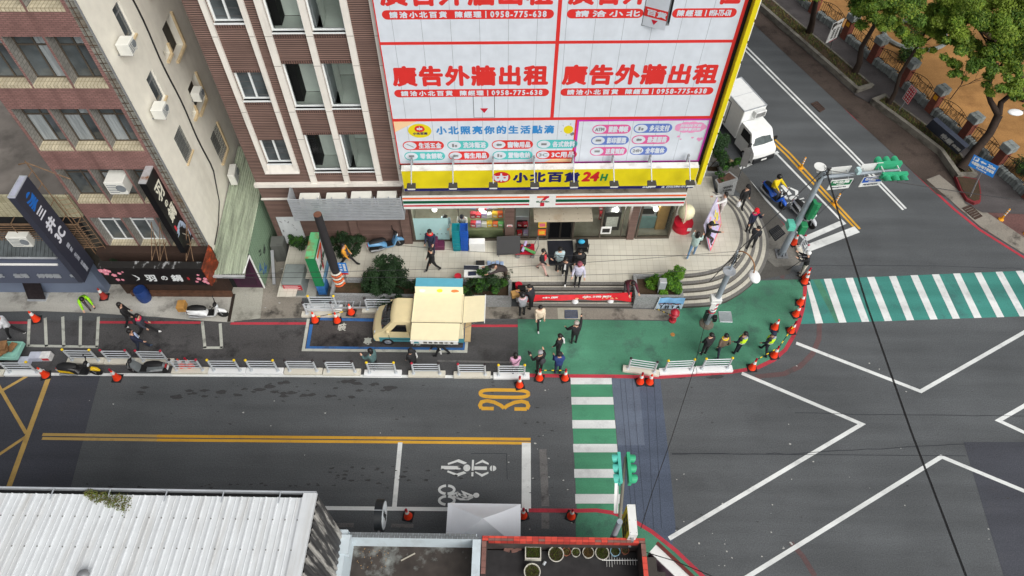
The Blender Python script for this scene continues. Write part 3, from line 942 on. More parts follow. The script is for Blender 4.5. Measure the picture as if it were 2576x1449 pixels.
for row, dz in ((0, 0.0), (1, 3.26)):
 for a, b, pa, pb in ((bs(988, 190)[0], bs(1377, 190)[0], bs(992, 236)[0], bs(1381, 232)[0]), (bs(1417, 188)[0], bs(1806, 182)[0], bs(1410, 231)[0], bs(1795, 226)[0])):
  if not (row and a > 6):
   letter(mb, '廣告外牆出租', a, b, 10.11 + dz, 10.94 + dz, fo, bold=.042, m=0, spacing=1.12)
  else:
   letter(mb, '廣告外', a, a + .46 * (b - a), 10.11 + dz, 10.94 + dz, fo, bold=.042, m=0, spacing=1.12)
   letter(mb, '租', b - .13 * (b - a), b, 10.11 + dz, 10.94 + dz, fo, bold=.042, m=0)
  if row and a > 6:
   pill(mb, pa, HS0, 9.58 + dz, 9.93 + dz, BO + .004, 0)
   pill(mb, HS1 + .02, pb, 9.58 + dz, 9.93 + dz, BO + .004, 0)
   letter(mb, '請洽小北', pa + .3, HS0 - .12, 9.645 + dz, 9.865 + dz, onface(BO + .006), bold=.012, m=1, spacing=1.4)
   letter(mb, '陳經理', HS1 + .2, HS1 + 1.02, 9.645 + dz, 9.865 + dz, onface(BO + .006), bold=.012, m=1, spacing=1.3)
   letter(mb, '|', HS1 + 1.14, HS1 + 1.17, 9.645 + dz, 9.865 + dz, onface(BO + .006), bold=.006, m=1)
   letter(mb, '0958-775-638', HS1 + 1.28, pb - .2, 9.65 + dz, 9.865 + dz, onface(BO + .006), bold=.012, m=1, spacing=1.3)
  else:
   pill(mb, pa, pb, 9.58 + dz, 9.93 + dz, BO + .004, 0)
   q = pb - pa
   letter(mb, '請洽小北百貨', pa + .045 * q, pa + .375 * q, 9.645 + dz, 9.865 + dz, onface(BO + .006), bold=.012, m=1, spacing=1.4)
   letter(mb, '陳經理', pa + .425 * q, pa + .575 * q, 9.645 + dz, 9.865 + dz, onface(BO + .006), bold=.012, m=1, spacing=1.3)
   letter(mb, '|', pa + .6 * q, pa + .605 * q, 9.63 + dz, 9.88 + dz, onface(BO + .006), bold=.006, m=1)
   letter(mb, '0958-775-638', pa + .63 * q, pa + .955 * q, 9.65 + dz, 9.865 + dz, onface(BO + .006), bold=.012, m=1, spacing=1.3)
part('lettering', mb, [M_sgr, M_sgw], board)
mb = MB()
a, z = bs(1189, 228)[0], bs(1189, 228)[1]
b, z1 = bs(1245, 295)[0], bs(1245, 295)[1]
for q in ((a, a + .015, z1, z), (b - .015, b, z1, z), (a, b, z1, z1 + .012)):
 rect(mb, *q, BO + .009, 0)
mb.poly([(a + .25, -BO - .009, z1 + .45), ((a + b) / 2, -BO - .009, z1 + .22), (b - .25, -BO - .009, z1 + .45)][::-1], 1)
part('hatch_outline', mb, [M_blk, M_sgc], board)
mb = MB()
mb.box(HS0 + .02, HS1 - .02, -.2, -.17, HZ0 + .02, 14.6, 1)
for s in (HS0 + .25, HS1 - .08):
 mb.box(s, s + .05, -.24, -.2, HZ0 + .04, 14.6, 0)
mb.box(HS0, HS1, -.36, -.2, HZ0, HZ0 + .05, 0)
part('hatch_opening', mb, [M_grey, M_dark], board)
mb = MB()
mb.hexa([(HS0 + .02, -BO, HZ0 + .04), (HS1 - .22, -BO - .34, HZ0 + .04), (HS1 - .22, -BO - .36, HZ0 + .04), (HS0 + .02, -BO - .02, HZ0 + .04)][::-1], [(HS0 + .02, -BO, 14.55), (HS1 - .22, -BO - .34, 14.55), (HS1 - .22, -BO - .36, 14.55), (HS0 + .02, -BO - .02, 14.55)][::-1], 0)
def hf(u, v, d):
 k = u / (HS1 - .24 - HS0)
 return (HS0 + .02 + u, -BO - .025 - .34 * k - d, v)
mb.poly([hf(0, 12.95, .003), hf(.71, 12.95, .003), hf(.71, 13.3, .003), hf(0, 13.3, .003)], 1)
letter(mb, '百貨', .08, .68, 13.02, 13.23, lambda u, v, d: hf(u, v, d + .005), bold=.012, m=0)
mb.poly([hf(.25, 12.88, .004), hf(.45, 12.88, .004), hf(.35, 12.7, .004)], 2)
part('hatch_door', mb, [M_sgw, M_sgr, M_sgc], board)
mb = MB()
mats_ad = [M_sgr, M_sgt, M_sgp, M_sgb, M_sgw, M_sgy, M_sgs, M_sgl, M_sgn, M_sgk, M_grey]
def sz(x, y): return bs(x, y)
c = sz(1056, 329)
disc(mb, c[0], c[1], .46, .36, BO + .004, 5)
disc(mb, c[0], c[1] + .1, .2, .17, BO + .006, 0)
for dx in (-.06, .06):
 disc(mb, c[0] + dx, c[1] + .1, .055, .05, BO + .008, 4, 12)
rect(mb, c[0] - .012, c[0] + .012, c[1] + .02, c[1] + .22, BO + .009, 4)
letter(mb, '小北百貨', c[0] - .28, c[0] + .28, c[1] - .2, c[1] - .08, onface(BO + .006), bold=.008, m=8)
a, b = sz(1098, 328), sz(1393, 326)
letter(mb, '小北照亮你的生活點滴', a[0], b[0], a[1] - .2, a[1] + .2, onface(BO + .005), bold=.018, m=6, spacing=1.3)
c = sz(1430, 326)
disc(mb, c[0], c[1], .19, .21, BO + .004, 5, 16)
mb.poly([(c[0] + .06, -BO - .005, c[1] - .22), (c[0] + .2, -BO - .005, c[1] - .12), (c[0] + .27, -BO - .005, c[1] - .24), (c[0] + .14, -BO - .005, c[1] - .32)], 10)
for k in range(6):
 t = 2 * PI * k / 6 + .3
 mb.poly([(c[0] + r * math.cos(t + e), -BO - .005, c[1] + r * math.sin(t + e)) for r, e in ((.26, -.03), (.33, -.03), (.33, .03), (.26, .03))], 10)
ICON = 0
def icon(u, v, r, k):
 if k == 0:
  mb.poly([(u - .7 * r, -BO - .009, v + .4 * r), (u + .6 * r, -BO - .009, v - .5 * r), (u + .72 * r, -BO - .009, v - .36 * r), (u - .6 * r, -BO - .009, v + .55 * r)], 10)
 elif k == 1:
  rect(mb, u - .5 * r, u - .1 * r, v - .5 * r, v + .4 * r, BO + .009, 10)
  rect(mb, u + .08 * r, u + .5 * r, v - .5 * r, v + .1 * r, BO + .009, 10)
 elif k == 2:
  disc(mb, u - .2 * r, v, .35 * r, .35 * r, BO + .009, 10, 12)
  disc(mb, u + .3 * r, v, .3 * r, .3 * r, BO + .009, 10, 12)
 else:
  rect(mb, u - .55 * r, u + .55 * r, v - .25 * r, v + .3 * r, BO + .009, 10)
def badge(x0, x1, y, txt, m, k, word=None):
 (u0, v), (u1, v2) = sz(x0, y), sz(x1, y)
 v = (v + v2) / 2
 h = .235
 pill(mb, u0, u1, v - h, v + h, BO + .004, m)
 r = h * .84
 disc(mb, u0 + h * 1.25, v, r * 1.3, r, BO + .0065, 4)
 if word:
  letter(mb, word, u0 + h * .5, u0 + h * 2.0, v - .08, v + .08, onface(BO + .009), bold=.008, m=10)
 else:
  icon(u0 + h * 1.25, v, r, k)
 letter(mb, txt, u0 + h * 2.75, u1 - h * .5, v - .15, v + .15, onface(BO + .0065), bold=.014, m=4, spacing=1.1)
for i, (x0, x1, t, m) in enumerate(((1013, 1117, '生活五金', 0), (1125, 1229, '洗沐衛浴', 1), (1237, 1341, '寵物用品', 0), (1350, 1453, '各式飲料', 1))):
 badge(x0, x1, 366 - i * 1.2, t, m, i)
for i, (x0, x1, t, m) in enumerate(((1017, 1120, '零食餅乾', 1), (1128, 1231, '衛生用品', 0), (1239, 1340, '置物收納', 1), (1348, 1451, '3C用品', 0))):
 badge(x0, x1, 392.5 - i * 1.2, t, m, 3 - i, '3C' if i == 3 else None)
for x0, x1, y, t, m, k, wd in ((1490, 1587, 325, '提款·轉帳', 2, 0, 'ATM'), (1594, 1691, 322.5, '多元支付', 3, 1, None), (1487, 1582, 353, '影印服務', 3, 3, None), (1589, 1684, 351, '搬運服務', 2, 2, None), (1484, 1577, 380.5, '送貨到府', 2, 3, None), (1584.5, 1678, 378.5, '全年無休', 3, 0, '24H')):
 badge(x0, x1, y, t, m, k, wd)
c = sz(1737, 320)
for k in range(9):
 t = 2 * PI * k / 9
 disc(mb, c[0] + .42 * math.cos(t), c[1] + .14 * math.sin(t), .22, .16, BO + .004 + k * .0003, 7, 14)
disc(mb, c[0], c[1], .45, .2, BO + .0068, 7)
letter(mb, '別怕找不到', c[0] - .42, c[0] + .42, c[1] + .02, c[1] + .16, onface(BO + .008), bold=.006, m=4, shear=.2)
letter(mb, '服務看的到', c[0] - .42, c[0] + .42, c[1] - .17, c[1] - .03, onface(BO + .008), bold=.006, m=4, shear=.2)
for x, y, r in ((1707, 343, .05), (1712, 350, .035)):
 c = sz(x, y)
 disc(mb, c[0], c[1], r * 1.3, r, BO + .004, 7, 12)
for x, y, r in ((1760, 350, .13), (1742, 346, .06)):
 c = sz(x, y)
 mb.poly([(c[0] + r * .062 * 16 * math.sin(t) ** 3, -BO - .005, c[1] + r * .062 * (13 * math.cos(t) - 5 * math.cos(2 * t) - 2 * math.cos(3 * t) - math.cos(4 * t))) for t in [2 * PI * i / 24 for i in range(24)]][::-1], 7)
part('advertising_strip', mb, mats_ad, board)
mb = MB()
for k in range(16):
 s = .4 + k * .78
 mb.box(s, s + .03, -BO - .22, -BO + .0, bz - .05, bz - .02)
mb.box(.0, 12.42, -BO - .22, -BO - .19, bz - .06, bz - .02)
mb.box(.0, 12.42, -BO - .05, -BO - .02, bz - .1, bz - .05)
part('support_rail', mb, M_grey, board)
mb = MB()
edge = thing('corner_signboard', 'narrow yellow edge of the hoarding that faces the side street', 'signboard', A0, YAW)
part('board', MB().box(12.55, 12.72, -.62, 4.0, 5.0, TOPZ), M_sgy, edge)
mb = MB()
for k in range(14):
 mb.box(12.72, 12.8, -.5, 4, 5.3 + k * .84, 5.3 + k * .84 + .7)
part('panel', mb, M_wht, edge)
part('gap_strip', MB().box(12.43, 12.549, -.36, -.1, 5.6, TOPZ), M_dark, edge)
YO = .92
ysign = thing('shop_sign', 'long yellow and navy shop fascia with blue characters and 24H', 'sign', A0, YAW)
mb = MB().box(.14, 12.3, -YO, -BO - .25, 5.12, 6.32, 0)
part('box', mb, mat_streak('sign_cap', C(232, 232, 226), C(150, 140, 120), .6, .6, (1.6, 1.6, 1.6), .5, .72), ysign)
mb = MB()
rect(mb, .15, 12.29, 5.29, 6.3, YO + .003, 0)
rect(mb, .15, 12.29, 5.125, 5.29, YO + .003, 1)
part('face', mb, [M_sgy, M_sgn], ysign)
mb = MB()
c = FS(1261, 447, YO)
disc(mb, c[0], c[1] + .02, .38, .32, YO + .005, 1, 32)
rect(mb, c[0] - .035, c[0] + .035, c[1] - .22, c[1] + .26, YO + .0075, 0)
for s in (-1, 1):
 pts = [(c[0] + s * (.155 + .13 * math.cos(t)), c[1] - .03 + .17 * math.sin(t)) for t in [PI + (PI) * i / 12 for i in range(13)]]
 pts += [(c[0] + s * .285, c[1] + .16), (c[0] + s * .22, c[1] + .1), (c[0] + s * .1, c[1] + .1), (c[0] + s * .03, c[1] + .14)]
 mb.poly([(u, -YO - .007, v) for u, v in (pts if s > 0 else pts[::-1])], 0)
 disc(mb, c[0] + s * .14, c[1] + .005, .055, .04, YO + .009, 1, 12)
fo = onface(YO + .005)
for ch, x0, x1, y0, y1 in (('小', 1292, 1327, 435, 458), ('北', 1334, 1372, 434, 457), ('百', 1378, 1415, 434, 457), ('貨', 1420, 1458, 434, 457)):
 a, b = FS(x0, y1, YO), FS(x1, y0, YO)
 letter(mb, ch, a[0], b[0], a[1], b[1], fo, bold=.035, m=2)
a, b = FS(1464, 455, YO), FS(1507, 433, YO)
letter(mb, '24', a[0], b[0], a[1], b[1], fo, bold=.04, m=1, shear=.15)
a, b = FS(1510, 454, YO), FS(1529, 438, YO)
letter(mb, 'H', a[0], b[0], a[1], b[1], fo, bold=.025, m=3, shear=.15)
letter(mb, '中壢中', 10.15, 10.55, 5.155, 5.265, fo, bold=.006, m=0)
letter(mb, '店', 10.95, 11.07, 5.155, 5.265, fo, bold=.006, m=0)
letter(mb, '(03)286-0106', 11.15, 12.15, 5.15, 5.27, fo, bold=.008, m=0, shear=.1)
part('lettering', mb, [M_sgw, mat('logo_red', C(196, 30, 40), .5), M_sgn, mat('h_green', C(30, 130, 70), .5)], ysign)
lamp_proto = None
for k, (x, y) in enumerate(((1035, 472), (1140, 474), (1241, 470), (1345, 468), (1444, 467), (1545, 465), (1640, 463), (1737, 462))):
 s, z = FS(x, y, YO + .72)
 p = FW(s, 0, 0)
 lab = 'floodlight on an arm over the yellow fascia, %s from the left' % ('first second third fourth fifth sixth seventh eighth'.split()[k])
 if lamp_proto is None:
  lamp_proto = thing('floodlight', lab, 'floodlight', p, YAW, 'floodlights over the yellow fascia')
  zc = 5.9
  part('arm', MB().tube([(0, -BO - .2, 6.6), (0, -YO + .1, 6.62), (0, -YO - .62, z + .08)], .025, 6).tube([(0, -BO - .2, 6.05), (0, -YO - .1, 6.5)], .015, 5), M_lgrey, lamp_proto)
  part('bracket', MB().box(-.04, .04, -BO - .24, -BO - .16, 6.0, 6.7), M_grey, lamp_proto)
  part('housing', MB().hexa([(-.17, -YO - .76, z - .08), (.17, -YO - .76, z - .08), (.17, -YO - .54, z - .02), (-.17, -YO - .54, z - .02)], [(-.19, -YO - .8, z + .05), (.19, -YO - .8, z + .05), (.17, -YO - .56, z + .1), (-.17, -YO - .56, z + .1)]), mat('lamp_housing', C(62, 60, 54), .5), lamp_proto)
  part('lens', MB().poly([(-.15, -YO - .775, z - .085), (.15, -YO - .775, z - .085), (.165, -YO - .806, z + .03), (-.165, -YO - .806, z + .03)]), mat('lamp_lens', C(246, 248, 244), .3, var=.02), lamp_proto)
 else:
  copy_tree(lamp_proto, p, YAW, lab)
SO = .93
st = thing('store_fascia', 'white convenience store fascia with orange, green and red stripes', 'sign', A0, YAW)
part('box', MB().box(0, 12.12, -SO, -.87, 4.02, 4.8), M_wht, st)
mb = MB()
for s0, s1 in ((.01, 5.4), (6.53, 12.11)):
 rect(mb, s0, s1, 4.63, 4.735, SO + .003, 0)
 rect(mb, s0, s1, 4.36, 4.53, SO + .003, 1)
 rect(mb, s0, s1, 4.17, 4.27, SO + .003, 2)
part('stripe', mb, [M_sgo, M_sgg, M_sgc], st)
mb = MB()
def F7(*pts): return [(u, -SO - .003, v) for u, v in pts][::-1]
mb.poly(F7((5.72, 4.63), (6.24, 4.63), (6.24, 4.74), (5.72, 4.74)), 0)
mb.poly([(u, -SO - .004, v) for u, v in ((6.24, 4.74), (6.24, 4.66), (6.12, 4.56), (6.06, 4.46), (5.9, 4.46), (5.98, 4.58), (6.05, 4.66), (6.1, 4.74))], 1)
mb.poly([(u, -SO - .004, v) for u, v in ((6.05, 4.33), (6.05, 4.1), (5.87, 4.1), (5.87, 4.33))], 1)
rect(mb, 5.68, 6.28, 4.34, 4.45, SO + .005, 3)
letter(mb, 'ELEVEn', 5.71, 6.25, 4.35, 4.44, onface(SO + .007), bold=.008, m=2)
part('emblem', mb, [M_sgo, M_sgc, M_sgg, M_wht], st)
# PLAZA AND STEPS
M_ptile = mat_tiles('plaza_tile', C(206, 202, 188), C(182, 176, 160), .3, .3, .008, 'xy', 0, .5, .05, stain=C(180, 172, 152), stain_amt=.5, stain_scale=.35, bump=.1)
M_gran = mat('granite_nosing', C(116, 114, 110), .6, var=.5, scale=38, stain=C(96, 94, 92), stain_amt=.4, stain_scale=2)
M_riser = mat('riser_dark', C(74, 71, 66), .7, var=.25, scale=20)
INNER = [(1706.6, 697), (1763, 693), (1808, 682), (1834, 667.5), (1859, 637), (1869, 610), (1870, 583), (1863, 556), (1852, 530), (1830, 506), (1798, 482)]
def resample(pts, n):
 pts = [Vector((p[0], p[1])) for p in pts]
 for _ in range(2):                        # round the corners
  q = [pts[0]]
  for i in range(len(pts) - 1):
   q += [pts[i] * .75 + pts[i + 1] * .25, pts[i] * .25 + pts[i + 1] * .75]
  pts = q + [pts[-1]]
 d = [0]
 for i in range(1, len(pts)):
  d.append(d[-1] + (pts[i] - pts[i - 1]).length)
 out = []
 for k in range(n + 1):
  t = d[-1] * k / n
  i = max(j for j in range(len(d)) if d[j] <= t + 1e-9)
  i = min(i, len(pts) - 2)
  f = (t - d[i]) / max(1e-9, d[i + 1] - d[i])
  out.append(pts[i].lerp(pts[i + 1], f))
 return out
NSEG = 36
inner = resample([P(x, y, FZ) for x, y in INNER], NSEG)
outer = resample([P(x, y, 0) for x, y in OUTER], NSEG)
NS = 5
def steps(mb, inner, outer, ztop):
 for k in range(NS):
  t, tn = k / (NS - 1), (k - 1) / (NS - 1)
  ring = [a.lerp(b, t) for a, b in zip(inner, outer)]
  z = ztop * (NS - k) / NS
  zb = ztop * (NS - k - 1) / NS
  prev = [a.lerp(b, tn) for a, b in zip(inner, outer)] if k else None
  for i in range(len(ring) - 1):
   a, b = ring[i], ring[i + 1]
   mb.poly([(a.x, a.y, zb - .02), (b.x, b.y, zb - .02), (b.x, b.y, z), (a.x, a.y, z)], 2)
   na, nb = (inner[i] - outer[i]).normalized() * .16, (inner[i + 1] - outer[i + 1]).normalized() * .16
   mb.poly([(a.x, a.y, z), (b.x, b.y, z), (b.x + nb.x, b.y + nb.y, z), (a.x + na.x, a.y + na.y, z)], 1)
   if prev:
    c, d2 = prev[i], prev[i + 1]
    mb.poly([(a.x + na.x, a.y + na.y, z), (b.x + nb.x, b.y + nb.y, z), (d2.x, d2.y, z), (c.x, c.y, z)], 0)
mb = MB()
steps(mb, inner, outer, FZ)
i2 = [Vector(P(x, 716, FZ)[:2]) for x in (1302, 1596)]
o2 = [Vector(P(x, y)[:2]) for x, y in ((1305, 774), (1596, 775))]
steps(mb, i2, o2, FZ)
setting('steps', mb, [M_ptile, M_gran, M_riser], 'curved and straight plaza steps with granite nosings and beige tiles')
mb = MB()
poly = [(-10.6, 30), (-10.6, P(693, 758, .3).y), (P(748, 757, .3).x, P(748, 757, .3).y), (P(760, 690, FZ).x, P(760, 690, FZ).y + 0), (P(760, 690, FZ).x, i2[0].y + .15), (i2[0].x, i2[0].y + .15)]
poly += [(i2[0].x, i2[0].y), (i2[1].x, i2[1].y), (inner[0].x, inner[0].y)] + [(p.x, p.y) for p in inner[1:]]
e1 = P(1790, 440, FZ)
poly += [(e1.x, e1.y), (P(1760, 360, FZ).x, P(1760, 360, FZ).y), (P(1700, 200, FZ).x, P(1700, 200, FZ).y)]
mb.poly([(x, y, FZ - .0005) for x, y in poly])
setting('plaza', mb, M_ptile, 'beige tiled plaza in front of the shop')
sheet('pavement', [(1742, 330), (1795, 350), (1880, 445), (1990, 590), (2005, 640), (1985, 690), (1902, 706), (1930, 654), (1934, 618), (1915, 552), (1870, 495), (1760, 400)], .015, mat_road('kerb_asphalt', C(92, 90, 86), .16, stain=C(66, 63, 60), stain_amt=.7, stain_scale=.9, grain=.22), 'patched grey pavement beside the curved steps')
sheet('pavement', [(1934, 600), (1975, 565), (2030, 640), (2010, 668), (1950, 672), (1930, 654)], .022, mat_road('concrete_patch', C(124, 122, 116), .16, stain=C(90, 87, 82), stain_amt=.7, stain_scale=1.1, grain=.2), 'concrete apron round the signal mast')
def grate(px, m, lab, nb=8, z=.03):
 q = [P(x, y) for x, y in px]
 mb = MB()
 for i in range(nb):
  t0, t1 = (i + .15) / nb, (i + .8) / nb
  a, b = q[0].lerp(q[3], t0), q[1].lerp(q[2], t0)
  c, d = q[1].lerp(q[2], t1), q[0].lerp(q[3], t1)
  mb.prism([(p.x, p.y) for p in (a, b, c, d)], .008, z)
 for a, b in ((0, 1), (1, 2), (2, 3), (3, 0)):
  mb.tube([(q[a].x, q[a].y, z - .01), (q[b].x, q[b].y, z - .01)], .02, 4)
 return solo('drain_grate', mb, m, lab, 'drain grate')
sheet('pavement', [(1402, 775), (1461, 775), (1463, 804), (1404, 803)], .034, mat_road('concrete_pale', C(176, 172, 156), .1, stain=C(130, 126, 114), stain_amt=.5, stain_scale=1.4, grain=.14))
grate([(1421, 782), (1452, 782), (1453, 801), (1421, 801)], mat('grate_steel', C(78, 88, 112), .45, metal=.4, var=.4, scale=20), 'blue grey drain grate in a pale concrete frame below the steps', 7, .05)
grate([(1807, 785), (1838, 785), (1842, 811), (1811, 810)], M_lgrey, 'bright steel drain grate in the green pavement', 9)
grate([(1934, 582), (1957, 567), (1975, 588), (1950, 607)], mat('grate_dark', C(44, 46, 50), .6, metal=.3), 'dark drain grate beside the signal mast', 8, .04)
q = P(1692, 842)
solo('manhole_cover', MB().cyl((0, 0, 0), (0, 0, .012), .1, .1, 16), mat('manhole_rust', C(170, 120, 62), .7, var=.4, scale=9), 'small round orange cover in the green pavement', 'manhole cover', (q.x, q.y, .006))
q = P(1838, 409)
solo('manhole_cover', MB().cyl((0, 0, 0), (0, 0, .012), .22, .22, 20), mat('manhole_sand', C(150, 130, 104), .8, var=.3, scale=9), 'sandy round manhole cover beside the red line of the side street', 'manhole cover', (q.x, q.y, .016))
# BUILDINGS AT THE LEFT
LA, LYAW = Vector((-13.1, 19.0, 0)), R(1.3)
M_lt = mat_tiles('plum_brick_tile', C(142, 106, 100), C(100, 78, 74), .2, .065, .011, 'xz', .5, .55, .16, bump=.3, streak=True)
M_ltg = mat_tiles('grey_reveal_tile', C(138, 136, 130), C(104, 102, 98), .2, .14, .011, 'yz', .5, .6, .12, bump=.2, stain=C(100, 98, 94), stain_amt=.5)
M_ltc = mat_tiles('cream_sill_tile', C(196, 186, 160), C(150, 138, 112), .12, .2, .012, 'xy', 0, .55, .1, stain=C(140, 124, 96), stain_amt=.5, bump=.2)
M_ltcf = mat_tiles('cream_sill_tile_front', C(196, 186, 160), C(140, 128, 104), .12, .2, .012, 'xz', 0, .55, .1, stain=C(140, 124, 96), stain_amt=.5, bump=.2)
M_cream = mat_streak('cream_render', C(236, 232, 218), C(190, 182, 166), .85, .5, (.7, .7, .16), .52, .8)
M_stripg = mat_tiles('rusty_strip_tile', C(132, 132, 124), C(92, 88, 82), .3, .2, .012, 'xz', .5, .6, .14, stain=C(96, 72, 44), stain_amt=.9, stain_scale=.6, bump=.2)
left = thing('tiled_apartment_building', 'plum tiled apartment building with deep windows and a cream side wall', 'building', LA, LYAW)
DEP = .45
bays = [(-4.27, -3.04), (-2.96, -1.69), (-1.61, -.49)]
rows = [(2.97, 4.85), (5.84, 7.62), (8.69, 10.52), (11.54, 13.4), (14.4, 16.2)]
mb = MB()
holes = [(a, b, z0, z1) for a, b in bays for z0, z1 in rows]
ss = sorted({-4.4, -.36} | {x for b in bays for x in b})
zs = sorted({0, 17.5} | {x for b in rows for x in b})
for i in range(len(ss) - 1):
 for j in range(len(zs) - 1):
  a, b = (ss[i] + ss[i + 1]) / 2, (zs[j] + zs[j + 1]) / 2
  if not any(h[0] < a < h[1] and h[2] < b < h[3] for h in holes):
   mb.poly([(ss[i], 0, zs[j]), (ss[i + 1], 0, zs[j]), (ss[i + 1], 0, zs[j + 1]), (ss[i], 0, zs[j + 1])], 0)
for a, b, z0, z1 in holes:
 mb.poly([(a, 0, z0), (a, 0, z1), (a, DEP, z1), (a, DEP, z0)], 1)
 mb.poly([(b, 0, z1), (b, 0, z0), (b, DEP, z0), (b, DEP, z1)], 1)
 mb.poly([(a, 0, z1), (b, 0, z1), (b, DEP, z1), (a, DEP, z1)], 1)
 mb.poly([(a, DEP, z0), (b, DEP, z0), (b, 0, z0 - .0), (a, 0, z0 - .0)][::-1], 2)
 mb.box(a, b, -.012, -.002, z0 - .12, z0 + .004, 3)
mb.poly([(-4.4, 0, 0), (-4.4, 0, 17.5), (-4.4, 9, 17.5), (-4.4, 9, 0)], 1)
mb.poly([(-4.4, 0, 17.5), (0, 0, 17.5), (0, 14, 17.5), (-4.4, 14, 17.5)], 1)
part('wall', mb, [M_lt, M_ltg, M_ltc, M_ltcf], left)
mb = MB()
mb.poly([(-.36, 0, 0), (-.1, .02, 0), (-.1, .02, 17.5), (-.36, 0, 17.5)], 0)
part('corner_strip', mb, M_stripg, left)
mb = MB()
W = [(1.5, 2.1, 12.05, 13.35), (1.45, 2.1, 9.36, 10.62), (1.32, 2.1, 6.6, 7.95), (3.95, 5.0, 9.55, 10.95), (3.3, 3.78, 10.05, 10.43), (3.85, 4.9, 6.95, 8.25), (3.3, 3.7, 7.2, 7.5), (3.88, 4.88, 4.1, 5.58), (3.95, 5.0, 12.3, 13.6)]
ys = sorted({0.02, 14} | {x for h in W for x in h[:2]})
zs = sorted({0, 17.5} | {x for h in W for x in h[2:]})
for i in range(len(ys) - 1):
 for j in range(len(zs) - 1):
  a, b = (ys[i] + ys[i + 1]) / 2, (zs[j] + zs[j + 1]) / 2
  if not any(h[0] < a < h[1] and h[2] < b < h[3] for h in W):
   mb.poly([(0, ys[i], zs[j]), (0, ys[i + 1], zs[j]), (0, ys[i + 1], zs[j + 1]), (0, ys[i], zs[j + 1])])
for k, (a, b, c, d) in enumerate(W):
 dp = -.12 if k < 3 else -.3
 mb.poly([(0, a, c), (0, b, c), (dp, b, c), (dp, a, c)])
 mb.poly([(0, a, d), (dp, a, d), (dp, b, d), (0, b, d)])
 mb.poly([(0, a, c), (dp, a, c), (dp, a, d), (0, a, d)])
 mb.poly([(0, b, c), (0, b, d), (dp, b, d), (dp, b, c)])
mb.poly([(-.1, .02, 0), (0, .02, 0), (0, .02, 17.5), (-.1, .02, 17.5)])
part('side_wall', mb, M_cream, left)
for k, (a, b, c, d) in enumerate(W):
 dp = -.1 if k < 3 else -.28
 f = MB()
 f.box(dp - .03, dp + .02, a, b, c, c + .04).box(dp - .03, dp + .02, a, b, d - .04, d).box(dp - .03, dp + .02, a, a + .04, c, d).box(dp - .03, dp + .02, b - .04, b, c, d)
 if k < 3:
  f.box(dp - .03, dp + .02, a, b, c + .9 * (d - c) * .8, c + .9 * (d - c) * .8 + .04)
 wd = part('window', f, M_grey if k < 3 else M_alu, left)
 part('pane', MB().poly([(dp, a, c), (dp, b, c), (dp, b, d), (dp, a, d)]), M_glassd if k < 3 else mat('void_brown', C(40, 33, 26), .5, var=.4), wd)
 if k in (2, 7):
  g = MB()
  for i in range(9):
   yy = a + (b - a) * (i + .5) / 9
   g.box(.01, .03, yy - .008, yy + .008, c, d)
  for i in range(7):
   zz = c + (d - c) * (i + .5) / 7
   g.box(.008, .02, a, b, zz - .008, zz + .008)
  part('grille', g, mat('grille_grey', C(110, 112, 108), .6), wd)
 if k >= 3:
  part('sill', MB().hexa([(.003, a - .04, c - .1), (.1, a - .04, c - .1), (.1, b + .04, c - .1), (.003, b + .04, c - .1)], [(.003, a - .04, c - .002), (.08, a - .04, c - .02), (.08, b + .04, c - .02), (.003, b + .04, c - .002)]).box(.003, .09, b + .0, b + .09, c, d), mat('sill_sand', C(212, 190, 150), .8), wd)
 else:
  part('sill', MB().box(.003, .07, a - .04, b + .06, c - .08, c - .01), mat('sill_sand', C(212, 190, 150), .8), wd)
random.seed(5)
for i, (a, b, z0, z1) in enumerate(holes):
 y = DEP
 white = z0 < 3.2
 f = MB()
 mid = a + (b - a) * .5
 tz = z0 + (z1 - z0) * .68
 f.box(a, b, y - .05, y, z0, z0 + .05).box(a, b, y - .05, y, z1 - .05, z1).box(a, a + .05, y - .05, y, z0, z1).box(b - .05, b, y - .05, y, z0, z1).box(mid - .025, mid + .025, y - .06, y, z0 + .05, z1 - .05).box(a + .05, b - .05, y - .055, y, tz, tz + .05)
 wd = part('window', f, M_wframe if white else M_alu, left)
 part('pane', MB().poly([(a, y - .02, z0), (b, y - .02, z0), (b, y - .02, z1), (a, y - .02, z1)]), M_glassd, wd)
 cu = MB()
 for h0, h1, q0, q1 in ((a + .06, mid - .04, z0 + .05, tz), (mid + .04, b - .06, z0 + .05, tz), (mid + .04, b - .06, tz + .06, z1 - .06)):
  if random.random() < .45:
   n = 7
   for k in range(n):
    x0, x1 = h0 + (h1 - h0) * k / n, h0 + (h1 - h0) * (k + 1) / n
    cu.poly([(x0, y - .024 - .012 * (k % 2), q0), (x1, y - .024 - .012 * ((k + 1) % 2), q0), (x1, y - .024 - .012 * ((k + 1) % 2), q1), (x0, y - .024 - .012 * (k % 2), q1)])
 if cu.v:
  part('curtain', cu, mat_streak('curtain_grey', C(150, 156, 158), C(96, 102, 104), .6, .7, (5, 5, .5), .45, .7), wd)
mb = MB().tube([(-.02, -.04, 0), (-.02, -.04, 17.5)], .03, 8)
part('drain_pipe', mb, M_grey, left)
mb = MB()
for k in range(46):
 mb.box(-.34, -.1, -.03, -.015, 2.2 + k * .33, 2.215 + k * .33)
mb.box(-.24, -.225, -.03, -.012, 2, 17)
part('bracket_ladder', mb, mat('rust_dark', C(84, 66, 52), .85, var=.4, scale=8), left)
mb = MB()
for dx, r in ((0, .022), (.05, .016)):
 mb.tube([(.03, 2.88 + dx + .05 * math.sin(z * 1.7), z) for z in [17 - .5 * i for i in range(25)]] + [(.05, 2.86 + dx, 4.6), (.06, 2.2, 3.4), (.06, 1.3, 2.9), (.06, .3, 2.7)], r, 5)
